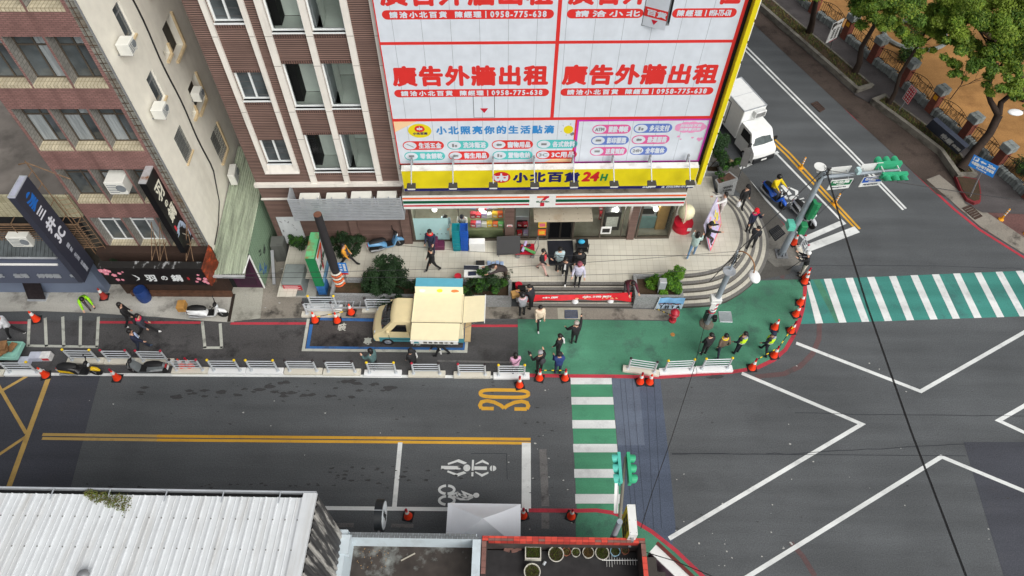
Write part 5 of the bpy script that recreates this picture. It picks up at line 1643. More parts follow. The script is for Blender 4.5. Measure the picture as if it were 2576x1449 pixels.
for k in range(4):
 a, b = cs[k], cs[(k + 1) % 4]
 for j in range(N):
  t0, t1 = j / N, (j + 1) / N
  q = [(a, t0), (b, t0), (b, t1), (a, t1)]
  q = [(c[0] + (CXY[0] - c[0]) * t, c[1] + (CXY[1] - c[1]) * t, 2.1 + .75 * t ** 1.25) for c, t in q]
  mb.poly(q if j < N - 1 else q[:3])
for a, b in (((X0, Y0), (X1, Y0)), ((X1, Y0), (X1, Y1)), ((X1, Y1), (X0, Y1)), ((X0, Y1), (X0, Y0))):
 mb.poly([(a[0], a[1], 1.85), (b[0], b[1], 1.85), (b[0], b[1], 2.1), (a[0], a[1], 2.1)])
part('canopy', mb, mat('tent_cloth', C(226, 230, 236), .7, var=.03, scale=2), tn)
for x in (X0 + .04, X1 - .04):
 for y in (Y0 + .04, Y1 - .04):
  part('leg', MB().box(x - .02, x + .02, y - .02, y + .02, 0.01, 2.05), M_lgrey, tn)
ys = thing('shop_sign', 'yellow sign box with dark characters and a white top at the red parapet', 'sign', (3.68, 6.65, 0))
a = P(1595, 1345, 4.6)
ys.location = (a.x, a.y, 0)
part('box', MB().box(-.14, .12, 0, .95, 3.2, 4.6), M_wht, ys)
part('face', MB().box(-.146, -.1405, .02, .93, 3.22, 4.58), M_sgy, ys)
mb = MB()
for t_, z in (('招', 4.3), ('牌', 3.9), ('租', 3.5)):
 letter(mb, t_, .2, .75, z - .16, z + .16, lambda u, v, d: (-.147 - d, .95 - u, v), bold=.025)
part('lettering', mb, mat('sign_dark', C(50, 50, 36), .5), ys)
mb = MB()
for x in (-.1, .08):
 for y in (.06, .45, .9):
  mb.cyl((x, y, 4.6), (x, y, 4.61), .012, n=6)
part('rivets', mb, M_grey, ys)
part('wall_bracket', MB().box(-.05, .03, -.12, 0, 3.6, 3.7).box(-.05, .03, -.12, 0, 4.2, 4.3), M_grey, ys)
ms = thing('shop_sign', 'white sign box with a maroon edge standing askew beyond the red parapet', 'sign')
a, b = P(1652, 1368, 3.2), P(1760, 1470, 3.2)
ms.location = (a.x, a.y, 0)
ms.rotation_euler.z = math.atan2(b.y - a.y, b.x - a.x)
part('box', MB().box(0, 2.2, -.35, 0, 2.2, 3.15), M_wht, ms)
part('edge', MB().box(-.02, 2.2, -.02, .08, 3.153, 3.25), mat('edge_maroon', C(104, 40, 36), .5, var=.2), ms)
part('panel', MB().box(.05, 2.2, -.36, -.352, 2.3, 3.1), mat('panel_mauve', C(120, 100, 112), .5, var=.3, scale=3), ms)
part('post', MB().tube([(.3, -.2, 0), (.3, -.2, 2.2)], .05, 8).tube([(1.7, -.2, 0), (1.7, -.2, 2.2)], .05, 8), M_grey, ms)
mb = MB().box(-.15, .25, -.8, -.1, 0, 3.3).box(.25, .55, -1.6, -.5, 0, 3.1)
solo('side_ledge', mb, mat_streak('ledge_dark', C(70, 66, 62), C(36, 34, 33), .9, .6), 'weathered dark concrete ledge behind the red parapet corner', 'ledge', (4.55, 6.3, 0))
# PARK AT THE TOP RIGHT
fp = [Vector(q) for q in ((18.1, 43.8), (19.23, 41.4), (20.61, 38.77), (21.66, 36.47), (22.81, 34.29), (23.75, 32.01), (24.76, 29.73), (25.67, 27.51), (26.6, 25.3))]
def off(pts, d):
 out = []
 for i, p in enumerate(pts):
  t = (pts[min(i + 1, len(pts) - 1)] - pts[max(i - 1, 0)]).normalized()
  out.append(p + Vector((t.y, -t.x)) * d)
 return out
soil = [(p.x, p.y, .06) for p in fp] + [(60, 20, .06), (80, 70, .06), (10, 75, .06), (12, 56, .06)]
setting('park_ground', MB().poly(soil[::-1]), M_soil, 'orange brown soil of the park behind the fence')
kerb = [Vector(q) for q in ((13.9, 45.6), (16.62, 39.99), (19.85, 33.29), (20.46, 32.67), (23.1, 28.6), (23.45, 27.4), (23.3, 25.98), (23.25, 24.9), (23.9, 24.3))]
walk = [(p.x, p.y, .05) for p in kerb] + [(26.6, 24.2, .05)] + [(p.x + .1, p.y, .05) for p in fp[::-1]] + [(14.5, 49, .05)]
setting('pavement', MB().poly(walk), M_park_walk, 'dark pavement between the kerb and the park fence')
gut = [(p.x, p.y, .012) for p in kerb[:8]] + [(22.0, 25.6, .012), (18.4, 33.2, .012), (12.8, 45.2, .012)]
setting('gutter', MB().poly(gut), mat_road('gutter_brown', C(76, 66, 60), .2, stain=C(52, 44, 40), stain_amt=.8, stain_scale=.8, grain=.3), 'brown stained gutter below the park kerb')
sheet('pavement', [(2440, 500), (2576, 455), (2700, 420), (2760, 700), (2576, 640), (2465, 572), (2400, 515)], .02, M_park_red, 'reddish pavement at the right edge')
sheet('gutter', [(2330, 452), (2362, 440), (2460, 520), (2576, 598), (2700, 670), (2700, 705), (2576, 640), (2465, 570)], .024, M_conc_wet, 'grey gutter beside the reddish pavement')
grate([(2420, 525), (2440, 517), (2470, 545), (2452, 553)], mat('grate_rust', C(70, 52, 44), .7), 'rusty drain grate beside the reddish pavement', 6, .05)
grate([(2040, 262), (2055, 256), (2075, 275), (2062, 283)], mat('grate_rust', C(70, 52, 44), .7), 'rusty drain grate beside the park kerb', 6, .04)
M_kerbw = mat_streak('kerb_wall', C(128, 124, 114), C(62, 56, 50), .85, .7, (1.2, 1.2, 2), .45, .65)
M_grass = [mat('grass_dark', C(66, 78, 40), .9, var=.3), mat('grass_light', C(96, 104, 52), .9, var=.3), mat('grass_dry', C(110, 92, 54), .9, var=.3)]
random.seed(12)
def strip(pts, wd, lab):
 t = thing('planting_bed', lab, 'planting bed')
 inn = off(pts, -wd)
 mb = MB()
 for pa, pb in ((pts, off(pts, -.22)), (off(inn, .12), inn)):
  h = .38 if pa is pts else .2
  for i in range(len(pts) - 1):
   mb.hexa([(*pa[i], .0), (*pa[i + 1], .0), (*pb[i + 1], .0), (*pb[i], .0)], [(*pa[i], h), (*pa[i + 1], h), (*pb[i + 1], h), (*pb[i], h)])
 for e in (0, -1):
  d = (pts[1] - pts[0]).normalized() * .2 if e == 0 else (pts[-2] - pts[-1]).normalized() * .2
  mb.hexa([(*pts[e], .0), (*(pts[e] + d), .0), (*(inn[e] + d), .0), (*inn[e], .0)], [(*pts[e], .384), (*(pts[e] + d), .384), (*(inn[e] + d), .25), (*inn[e], .25)])
 part('kerb_wall', mb, M_kerbw, t)
 part('soil', MB().poly([(*p, .17) for p in pts] + [(*p, .17) for p in inn[::-1]]), M_earth, t)
 g = MB()
 for i in range(len(pts) - 1):
  for _ in range(int(260 * (pts[i + 1] - pts[i]).length)):
   u, v = random.random(), random.uniform(.2, .9)
   p = pts[i].lerp(pts[i + 1], u).lerp(inn[i].lerp(inn[i + 1], u), v)
   if math.sin(p.x * 3.1) * math.cos(p.y * 2.3) < -.25 and random.random() < .75:
    continue
   b, L_ = random.uniform(0, 6.28), random.uniform(.06, .2)
   g.add([(p.x - .02, p.y, .17), (p.x + .02, p.y + .01, .17), (p.x + L_ * .8 * math.cos(b), p.y + L_ * .8 * math.sin(b), .17 + L_ * .8)], [(0, 1, 2)], random.choice((0, 0, 1, 2)))
 o = part('grass', g, M_grass, t)
 o['kind'] = 'stuff'
strip([Vector((15.3, 42.7)), Vector((16.62, 39.99)), Vector((18.3, 36.6)), Vector((19.85, 33.4))], 1.35, 'grassy planting bed with a stone kerb at the top, behind the parking sign')
strip([Vector((20.46, 32.6)), Vector((21.8, 30.5)), Vector((23.0, 28.5)), Vector((23.3, 26.6))], 1.2, 'grassy planting bed with a stone kerb beside the dark board sign')
ke = MB()
kp = [(23.28, 26.8), (23.22, 25.7), (23.3, 25.05), (23.6, 24.78), (23.95, 24.9), (24.2, 25.5), (24.45, 26.5)]
kc = Vector((23.8, 25.9))
ke.prism(kp, 0, .2, 0)
ke.prism([tuple(Vector(q).lerp(kc, .13)) for q in kp], .201, .22, 1)
solo('kerb_end', ke, [mat_road('kerb_red', C(124, 48, 52), .2, stain=C(84, 60, 58), stain_amt=.7, stain_scale=2), M_earth], 'rounded kerb end painted red at the corner of the park', 'kerb')
M_pbrick = mat_tiles('pillar_brick', C(132, 70, 56), C(92, 66, 58), .2, .07, .01, 'xz', .5, .7, .2, bump=.3)
M_pstone = mat('pillar_stone', C(132, 138, 136), .8, var=.25, scale=4, stain=C(86, 92, 88), stain_amt=.6)
M_iron = mat('wrought_iron', C(36, 32, 31), .5, metal=.3)
pil_proto = None
NAMES = ['hidden under the tree at the top edge', 'behind the parking sign, with the first trunk in front', 'above the parking sign, with an orange plate', 'between the second trunk and the round bed', 'behind the red notice board', 'with an orange plate, right of the red notice board', 'above the dark board sign', 'at the right edge above the blue parking sign', 'at the far right edge']
for i, p in enumerate(fp):
 t_ = (fp[min(i + 1, len(fp) - 1)] - fp[max(i - 1, 0)]).normalized()
 ang = math.atan2(t_.y, t_.x)
 lab = 'brick fence pillar with a grey stone cap ' + NAMES[i]
 if pil_proto is None:
  pil_proto = thing('fence_pillar', lab, 'pillar', (p.x, p.y, .05), ang, 'pillars of the park fence')
  part('shaft', MB().box(-.22, .22, -.22, .22, 0, 1.3), M_pbrick, pil_proto)
  mb = MB()
  for a in (-1, 1):
   for b in (-1, 1):
    mb.bbox(min(a * .005, a * .3), max(a * .005, a * .3), min(b * .005, b * .3), max(b * .005, b * .3), 1.3, 1.68, .02)
  part('cap', mb, M_pstone, pil_proto)
  pil = pil_proto
 else:
  pil = copy_tree(pil_proto, (p.x, p.y, .05), ang, lab)
 if i in (2, 5):
  part('notice_plate', MB().box(-.13, .13, -.235, -.222, .88, 1.15), mat('plate_orange', C(232, 164, 40), .5), pil)
pan_proto = None
for i in range(len(fp) - 1):
 a, b = fp[i], fp[i + 1]
 c = (a + b) / 2
 ln = (b - a).length - .5
 ang = math.atan2(b.y - a.y, b.x - a.x)
 lab = 'iron fence panel on a rough stone base, ' + ['at the top edge', 'left of the parking sign', 'right of the parking sign', 'behind the second trunk', 'beside the small dark bush', 'behind the red notice board', 'behind the dark board sign', 'behind the blue parking sign'][i]
 if pan_proto is None:
  pan_proto = thing('fence_panel', lab, 'fence', (c.x, c.y, .05), ang, 'iron panels of the park fence')
  h = 2.06 / 2
  mb = MB()
  for k in range(12):
   x0 = -h + k * .172
   mb.bbox(x0 + .005, x0 + .165, -.17 + random.uniform(-.04, .04), .17 + random.uniform(-.04, .04), 0, .38 + random.uniform(-.06, .08), .03)
  part('stone_base', mb, M_pstone, pan_proto)
  mb = MB()
  for z in (.5, 1.05):
   mb.tube([(-h, 0, z), (h, 0, z)], .018, 4)
  mb.tube([(-h + 2.06 * k / 14, 0, 1.05 + .28 * math.sin(PI * k / 14)) for k in range(15)], .018, 4)
  for k in range(13):
   x = -h + .1 + k * .155
   z1 = 1.05 + .28 * math.sin(PI * (x + h) / 2.06)
   if abs(x) > .3:
    mb.tube([(x, 0, .38), (x, 0, z1)], .013, 4)
  for r in (.2, .13):
   mb.tube([(r * math.cos(2 * PI * k / 16), 0, .85 + r * math.sin(2 * PI * k / 16)) for k in range(17)], .016, 4)
  for s in (-1, 1):
   for q in range(3):
    mb.tube([(s * .22, 0, .85 - q * .12), (s * .75, 0, .55 - q * .02)], .012, 4)
    mb.tube([(s * .22, 0, .9 + q * .08), (s * .6, 0, 1.1 + q * .03)], .012, 4)
  part('ironwork', mb, M_iron, pan_proto)
 else:
  copy_tree(pan_proto, (c.x, c.y, .05), ang, lab)
M_bark = mat_streak('bark_dark', C(58, 46, 38), C(32, 26, 22), .9, .6, (3, 3, .6), .45, .65)
M_lf = leafy([mat('leaf_a', C(118, 148, 54), .55, var=.3, scale=2), mat('leaf_b', C(92, 126, 50), .55, var=.3, scale=2), mat('leaf_c', C(146, 168, 64), .55, var=.3, scale=2), mat('leaf_d', C(60, 88, 46), .6, var=.3, scale=2)])
RT = random.Random(99)
def tree(base, top, lab, clumps, r0=.2, leaf=.2, mats=(0, 1, 2), dens=1.0, stems=None, group='trees of the park'):
 """base: ground point; clumps: (picture x, picture y, height, radius)"""
 b = Vector((base[0], base[1], .1))
 t = thing('park_tree', lab, 'tree', b, 0, group)
 tr = MB()
 tp = Vector(top) - b
 mid = tp * .5 + Vector((RT.uniform(-.25, .25), RT.uniform(-.25, .25), 0))
 tr.tube([(0, 0, 0), tp * .22 + Vector((.05, .02, 0)), mid, tp], [r0, r0 * .8, r0 * .66, r0 * .5], 9)
 cr = MB()
 for x, y, z, r in clumps:
  x += 14
  r *= .88
  c = P(x, y, z) - b
  k = tp.lerp(c, .5) + Vector((0, 0, -.1 * r))
  tr.tube([tp * .97 if c.z > tp.z * .8 else mid, k, c], [r0 * .42, r0 * .28, r0 * .1], 6)
  for q in range(3):
   e = c + Vector((RT.uniform(-1, 1), RT.uniform(-1, 1), RT.uniform(-.3, .6))) * r * .7
   tr.tube([k.lerp(c, .6), e], [r0 * .14, r0 * .05], 5)
  sub = 9
  for q in range(sub):
   d = Vector((RT.gauss(0, .5), RT.gauss(0, .5), RT.gauss(0, .38))) * r
   rr = r * RT.uniform(.3, .55)
   m2 = [RT.choice(mats) for _ in range(3)]
   leafball(cr, c + d, rr, rr, rr * .65, int(dens * 2300 * rr * rr + 50), leaf * .72, m2, .5, .2, RT)
 part('trunk', tr, M_bark, t, smooth=60)
 part('crown', cr, M_lf, t)
 return t
tree((18.49, 39.17), P(2062, -40, 4.2), 'dark trunk at the top edge left of the parking sign', [(2085, -60, 6, 1.6), (2140, -70, 6, 1.4)], .24)
tree((20.29, 35.26), P(2202, 60, 3.6), 'slanting tree right of the parking sign, its crown over the fence', [(2165, 8, 5.6, 1.1), (2220, 62, 5.2, 1.2), (2260, 18, 6, 1.3), (2190, 40, 5.8, .9)], .22)
tree((21.49, 32.43), P(2310, 112, 3.6), 'thin slanting tree beside the red notice board', [(2322, 62, 4.8, 1.0), (2350, 20, 5.5, 1.3), (2310, 108, 4.2, .55), (2410, 40, 6, 1.3)], .15, mats=(0, 2, 2))
tree((30.0, 38.0), P(2440, 20, 4), 'broad tree deep in the park at the top right', [(2440, 10, 6.2, 1.9), (2500, 50, 6, 1.7), (2545, 10, 6.4, 1.6), (2380, 90, 4.8, 1.0), (2470, 110, 5.0, 1.2)], .25, mats=(0, 1, 2, 2))
tree((29.5, 33.0), P(2560, 90, 4), 'leafy tree at the right edge of the park', [(2555, 75, 5.6, 1.5), (2590, 130, 5.4, 1.2), (2500, 120, 4.8, .9), (2440, 150, 4.2, .7), (2525, 160, 4.6, .7)], .2, mats=(0, 1, 2))
t = thing('park_tree', 'thick forked dark tree beside the blue parking sign', 'tree', (23.77, 27.24, .15), 0, 'trees of the park')
b0 = Vector((23.77, 27.24, .15))
def tp(x, y, z): return P(x, y, z) - b0
tr = MB()
tr.tube([(0, 0, 0), tp(2453, 380, .9), tp(2490, 335, 1.9), tp(2512, 290, 2.7)], [.28, .22, .2, .21], 10)
tr.tube([tp(2512, 290, 2.65), tp(2492, 255, 3.1), tp(2483, 228, 3.5), tp(2496, 190, 4.1), tp(2510, 160, 4.8)], [.17, .13, .11, .09, .06], 8)
tr.tube([tp(2512, 290, 2.65), tp(2518, 258, 3.1), tp(2545, 236, 3.5), tp(2580, 215, 3.9)], [.17, .14, .11, .09], 8)
tr.tube([tp(2496, 190, 4.1), tp(2530, 150, 4.6), tp(2560, 128, 5)], [.08, .05, .03], 6)
part('trunk', tr, M_bark, t, smooth=60)
cr = MB()
for x, y, z, r in ((2495, 160, 4.6, .8), (2460, 172, 4.3, .6), (2530, 225, 4.2, .65), (2560, 205, 4.4, .7), (2540, 128, 5, .8), (2400, 118, 4.9, .65), (2422, 182, 4.0, .5), (2575, 245, 3.8, .4)):
 c = P(x, y, z) - b0
 for q in range(8):
  d = Vector((RT.gauss(0, .5), RT.gauss(0, .5), RT.gauss(0, .35))) * r
  rr = r * RT.uniform(.3, .55)
  leafball(cr, c + d, rr, rr, rr * .6, int(1500 * rr * rr + 40), .17, [RT.choice((0, 1, 2)) for _ in range(3)], .5, .2, RT)
part('crown', cr, M_lf, t)
sap = MB()
def twig(p, d, L_, r, n):
 e = p + d * L_
 sap.tube([p, e], [r, r * .6], 4)
 if n:
  for _ in range(3):
   twig(p.lerp(e, RT.uniform(.5, 1)), (d + Vector((RT.uniform(-.8, .8), RT.uniform(-.8, .8), RT.uniform(-.4, .3)))).normalized(), L_ * .68, r * .6, n - 1)
twig(Vector((0, 0, 0)), Vector((.25, .2, 1)).normalized(), 1.1, .035, 4)
q = P(2390, 250, .08)
solo('bare_sapling', sap, M_bark, 'leafless sapling with thin twigs behind the park fence', 'sapling', q)
for x, y, r, lab in ((2280, 148, .8, 'small dark bush inside the fence below the second trunk'), (2310, 84, 1.3, 'round clipped bed of dark shrubs in the park'), (2570, 440, .9, 'dark shrub at the right edge beside the brick pillar')):
 q = P(x, y, .1)
 bm_ = MB()
 for k in range(10):
  leafball(bm_, (RT.uniform(-.5, .5) * r, RT.uniform(-.5, .5) * r, r * RT.uniform(.3, .7)), r * .5, r * .5, r * .4, 160, .13, (3, 3, 1), .5, .3, RT)
 solo('park_shrub', bm_, M_lf, lab, 'shrub', q)
q = P(2300, 92, .1)
rb = MB()
rb.tube([(q.x + 1.9 * math.cos(2 * PI * k / 28), q.y + 1.5 * math.sin(2 * PI * k / 28), .2) for k in range(29)], .13, 6)
solo('bed_border', rb, M_pstone, 'round stone border of the shrub bed in the park', 'border')
def post_sign(name, lab, cat, base, corners, hz, m, text_fn=None, post=True, thick=.03, m_post=None, group=None):
 """flat board: corners top-left, top-right, bottom-right, bottom-left in the picture at heights hz = (top, bottom)"""
 q = [P(*corners[0], hz[0]), P(*corners[1], hz[0] if len(hz) < 3 else hz[2]), P(*corners[2], hz[1] if len(hz) < 3 else hz[3]), P(*corners[3], hz[1])]
 c = sum(q, Vector()) / 4
 o = thing(name, lab, cat, (base[0], base[1], 0), 0, group)
 b = Vector((base[0], base[1], 0))
 ux = ((q[1] - q[0]) + (q[2] - q[3])) / 2
 uy = ((q[0] - q[3]) + (q[1] - q[2])) / 2
 w_, h_ = ux.length, uy.length
 ex = ux.normalized()
 en = ex.cross(uy).normalized()
 if en.dot(Vector((0, 0, CAMH)) - c) < 0:
  en = -en
 ey = uy.normalized()
 def f(u, v, d): return tuple(c - b + ex * (u - w_ / 2) + ey * (v - h_ / 2) + en * d)
 bd = MB().hexa([f(0, 0, -thick), f(w_, 0, -thick), f(w_, h_, -thick), f(0, h_, -thick)], [f(0, 0, 0), f(w_, 0, 0), f(w_, h_, 0), f(0, h_, 0)])
 part('board', bd, m, o)
 if text_fn:
  text_fn(o, f, w_, h_)
 if post:
  part('post', MB().tube([(0, 0, 0), tuple(c - b - en * (thick + .03) + ey * h_ * .4)], .035, 8), m_post or M_grey, o)
 return o
def f_pk(o, f, w_, h_):
 mb = MB()
 letter(mb, 'P', .08 * w_, .42 * w_, .70 * h_, .95 * h_, lambda u, v, d: f(u, v, .004 + d), bold=.03)
 mb.poly([f(u * w_, v * h_, .005) for u, v in ((.5, .8), (.75, .8), (.75, .75), (.95, .83), (.75, .91), (.75, .86), (.5, .86))])
 for k, (t_, u) in enumerate((('停車場請右行駛', .62), ('請靠右行駛', .28))):
  for j, ch in enumerate(t_[:6]):
   letter(mb, ch, u * w_, (u + .22) * w_, (.62 - .1 * j - .07) * h_, (.62 - .1 * j) * h_, lambda u_, v_, d: f(u_, v_, .004 + d), bold=.008)
 part('lettering', mb, M_blk, o)
 mb = MB().poly([f(.3 * w_, -.04 * h_, .004), f(w_, -.04 * h_, .004), f(w_, 0, .004), f(.3 * w_, 0, .004)])
 part('red_edge', mb, M_red, o)
b = P(2091, 120, .2)
post_sign('parking_sign', 'white parking board with a black P and arrow on the grassy bed', 'sign', b, ((2098, 63), (2123, 43), (2106, 97), (2076, 107)), (2.6, 1.4), M_wht, f_pk)
def f_red(o, f, w_, h_):
 mb = MB()
 for r_ in range(3):
  for k in range(5):
   letter(mb, '停車請勿亂丟垃圾謝謝請勿停放'[(r_ * 5 + k) % 14], (.13 + r_ * .28) * w_, (.29 + r_ * .28) * w_, (.92 - .18 * k - .1) * h_, (.93 - .18 * k) * h_, lambda u, v, d: f(u, v, .006 + d), bold=.004)
 part('lettering', mb, M_wht, o)
 e = MB()
 for a, c in (((0, 0), (1, .03)), ((0, .97), (1, 1)), ((0, .03), (.05, .97)), ((.95, .03), (1, .97))):
  e.poly([f(a[0] * w_, a[1] * h_, .004), f(c[0] * w_, a[1] * h_, .004), f(c[0] * w_, c[1] * h_, .004), f(a[0] * w_, c[1] * h_, .004)])
 part('border', e, M_wht, o)
b = P(2262, 275, .2)
post_sign('notice_board', 'red notice board with white characters on the grassy bed', 'sign', b, ((2292, 213), (2306, 229), (2283, 263), (2270, 247)), (1.9, .9), mat('notice_red', C(190, 36, 52), .5), f_red)
def f_blue(o, f, w_, h_):
 mb = MB()
 fr = lambda u, v, d: f(u, v, .006 + d)
 e = MB()
 e.poly([f(.06 * w_, .6 * h_, .004), f(.26 * w_, .6 * h_, .004), f(.26 * w_, .92 * h_, .004), f(.06 * w_, .92 * h_, .004)])
 part('emblem', e, M_wht, o)
 letter(mb, 'P', .11 * w_, .2 * w_, .65 * h_, .88 * h_, fr, bold=.015, m=1)
 mb.poly([fr(u * w_, v * h_, 0) for u, v in ((.56, .7), (.56, .8), (.42, .8), (.42, .87), (.32, .75), (.42, .63), (.42, .7))])
 letter(mb, '20m', .64 * w_, .93 * w_, .62 * h_, .86 * h_, fr, bold=.012)
 letter(mb, '中原國小地下停車場', .06 * w_, .94 * w_, .28 * h_, .52 * h_, fr, bold=.01)
 letter(mb, 'Parking', .3 * w_, .7 * w_, .08 * h_, .2 * h_, fr, bold=.006)
 part('lettering', mb, [M_wht, mat('sign_road_blue', C(40, 128, 212), .5)], o)
b = P(2445, 492, .3)
post_sign('parking_sign', 'blue parking sign with a white P, arrow and 20m at the park corner', 'sign', b, ((2450, 390), (2513, 419), (2497, 448), (2436, 416)), (2.75, 2.15), mat('sign_road_blue', C(40, 128, 212), .5), f_blue)
def f_brd(o, f, w_, h_):
 mb = MB()
 fr = lambda u, v, d: f(u, v, .01 + d)
 letter(mb, '中原', .42 * w_, .72 * w_, .32 * h_, .72 * h_, fr, bold=.02)
 letter(mb, '商圈', .75 * w_, .97 * w_, .3 * h_, .58 * h_, fr, bold=.012)
 letter(mb, 'CHUNG YUAN', .42 * w_, .72 * w_, .16 * h_, .25 * h_, fr, bold=.004)
 for d in (.02, .04, .06):
  letter(mb, '中原', .42 * w_, .72 * w_, .32 * h_, .72 * h_, fr, bold=.02, dz=d)
 part('lettering', mb, M_wht, o)
b = P(2385, 372, .2)
post_sign('park_board', 'dark slate board with white raised characters on the bed beside the fence', 'sign', b, ((2345, 300), (2432, 372), (2406, 388), (2330, 318)), (1.35, .35), mat('board_slate', C(64, 70, 84), .5, var=.1), f_brd, post=False, thick=.22)
bol = None
for k, (x, y, lab) in enumerate(((2014, 423, 'yellow flexible bollard on the double line nearest the white truck'), (2099, 514, 'yellow flexible bollard on the double line below the green street sign'), (2517, 553, 'yellow flexible bollard standing alone on the reddish pavement'), (2580, 590, 'yellow flexible bollard cut by the right edge'))):
 q = P(x, y)
 if bol is None:
  bol = thing('bollard', lab, 'bollard', (q.x, q.y, .01 if k < 2 else .03), 0, 'yellow flexible bollards')
  part('base', MB().lathe([(.14, 0), (.13, .03), (.06, .06), (.05, .1)], 14), mat('bollard_yellow', C(232, 156, 22), .45, var=.05), bol, smooth=40)
  part('post', MB().cyl((0, 0, .1), (0, 0, .74), .05, .048, 12).lathe([(.048, .74), (.04, .78), (.01, .79)], 12), MATS['bollard_yellow'], bol, smooth=40)
  mb = MB()
  for z in (.34, .5, .66):
   mb.cyl((0, 0, z), (0, 0, z + .07), .0525, .0525, 12)
  part('reflector_band', mb, M_wht, bol, smooth=40)
 else:
  copy_tree(bol, (q.x, q.y, .01 if k < 2 else .03), 0, lab)
t = thing('street_lamp', 'street lamp with a white oval head at the right edge over the park', 'street lamp', (26.9, 26.4, .05))
b0 = Vector((26.9, 26.4, .05))
hd = P(2564, 281, 5.2) - b0
part('pole', MB().tube([(0, 0, 0), (0, 0, 5.0), (hd.x * .5, hd.y * .5, 5.5), tuple(hd)], [.07, .05, .035, .03], 8), mat('pole_rust', C(112, 104, 98), .6, var=.2), t, smooth=40)
part('lamp_head', MB().ball((hd.x - .2, hd.y - .05, hd.z), .3, 10, 0, (1.2, .75, .3)), mat('lamp_white', C(238, 240, 240), .4, var=.02), t, smooth=60)
# VEHICLES
M_tyre = mat('tyre', C(34, 34, 35), .85, var=.2, scale=8)
M_rim = mat('rim_silver', C(176, 180, 184), .35, metal=.6)
M_wsg = mat('windscreen', C(22, 24, 27), .06, var=.3, spec=.8)
def wheel(par, x, y, r, wd, side):
 w = part('wheel', MB().cyl((x, y - wd / 2, r), (x, y + wd / 2, r), r, r, 20), M_tyre, par, smooth=40)
 yo = y + side * (wd / 2 + .004)
 part('rim', MB().cyl((x, yo - side * .02, r), (x, yo, r), r * .62, r * .58, 16), M_rim, w, smooth=40)
 part('hub', MB().cyl((x, yo, r), (x, yo + side * .015, r), r * .2, r * .16, 10), M_grey, w)
 return w
M_ctop = mat('cream_paint', C(240, 230, 192), .4, var=.03)
M_ctop2 = mat('cream_paint_cab', C(230, 214, 168), .3, var=.04)
M_teal2 = mat('teal_body', C(72, 140, 150), .35, var=.06)
ft = thing('food_truck', 'small cream and teal food truck with raised side flaps in the loading bay', 'truck', (-4.2, 16.65, .012))
HW = .7
def xs(a): return a + 4.2                      # world x -> local
cab = MB()
prof = [(-1.72, .32), (-1.78, .55), (-1.76, .78), (-1.62, .98), (-1.3, 1.12), (-.88, 1.68), (-.72, 1.76), (.02, 1.76), (.02, .32)]
for y in (0,):
 n = len(prof)
 def sec(k, yy):
  x, z = prof[k]
  tap = HW - (.05 if z > 1.2 else 0) - (.03 if z > 1.6 else 0)
  return (x, yy * tap, z)
 ys_ = [-1, -.86, -.5, 0, .5, .86, 1]
 vs, fs = [], []
 for k in range(n):
  for a in ys_:
   x, yy, z = sec(k, a)
   bul = (1 - abs(a) ** 3) * .09 if k < 5 else (1 - abs(a) ** 3) * .04
   vs.append((x - (bul if k < 6 else 0), yy, z + (bul * .3 if k in (6, 7) else 0)))
 m_ = len(ys_)
 for k in range(n - 1):
  for j in range(m_ - 1):
   fs.append((k * m_ + j, k * m_ + j + 1, (k + 1) * m_ + j + 1, (k + 1) * m_ + j))
 fs.append(tuple(k * m_ for k in range(n)))
 fs.append(tuple(k * m_ + m_ - 1 for k in range(n))[::-1])
 cab.add(vs, fs)
part('cab', cab, M_ctop2, ft, smooth=35)
part('lower_body', MB().box(-1.55, 2.15, -HW - .006, -HW + .05, .3, .62).box(-1.55, 2.15, HW - .05, HW + .006, .3, .62).box(-1.81, -1.6, -HW + .04, HW - .04, .28, .52), M_teal2, ft)
w_ = MB()
pa, pb = Vector((-1.33, 0, 1.16)), Vector((-.9, 0, 1.7))
for y0, y1 in ((-.6, .6),):
 vs = []
 for k in range(5):
  t = k / 4
  for a in (-1, -.5, 0, .5, 1):
   p = pa.lerp(pb, t)
   vs.append((p.x - (1 - abs(a) ** 3) * (.09 if t < .5 else .05) - .018, a * (.61 - .05 * t), p.z + .006))
 w_.add(vs, [(k * 5 + j, k * 5 + j + 1, (k + 1) * 5 + j + 1, (k + 1) * 5 + j) for k in range(4) for j in range(4)])
part('windscreen', w_, M_wsg, ft, smooth=60)
for s in (-1, 1):
 y = s * (HW + .004)
 d = part('door', MB().box(-1.08, -.2, min(y, y - s * .02), max(y, y - s * .02), .64, 1.08), M_ctop2, ft)
 part('side_window', MB().hexa([(-.98, y - s * .03, 1.12), (-.28, y - s * .03, 1.12), (-.28, y - s * .07, 1.58), (-.66, y - s * .07, 1.58)], [(-.98, y - s * .0, 1.12), (-.28, y - s * .0, 1.12), (-.28, y - s * .042, 1.58), (-.66, y - s * .042, 1.58)]), M_wsg, d)
 part('handle', MB().box(-.4, -.26, min(y, y + s * .02), max(y, y + s * .02), 1.0, 1.03), M_ctop2, d)
 part('headlight', MB().ball((-1.68, s * .56, .84), .13, 8, 0, (.55, .8, 1)), mat('lamp_clear', C(206, 212, 214), .15, spec=.8), ft, smooth=60)
 part('mirror', MB().box(-1.12, -1.0, min(s * .74, s * .86), max(s * .74, s * .86), 1.1, 1.28), M_ctop2, ft)
 wheel(ft, -1.2, s * (HW - .08), .26, .18, s)
 wheel(ft, 1.25, s * (HW - .08), .26, .18, s)
part('box_body', MB().bbox(.03, 2.13, -HW, HW, .62, 1.93, .03).box(.1, 2.0, -.5, .5, .3, .62), M_ctop, ft)
mb = MB().box(.01, 2.14, -HW - .015, HW + .015, 1.935, 1.965)
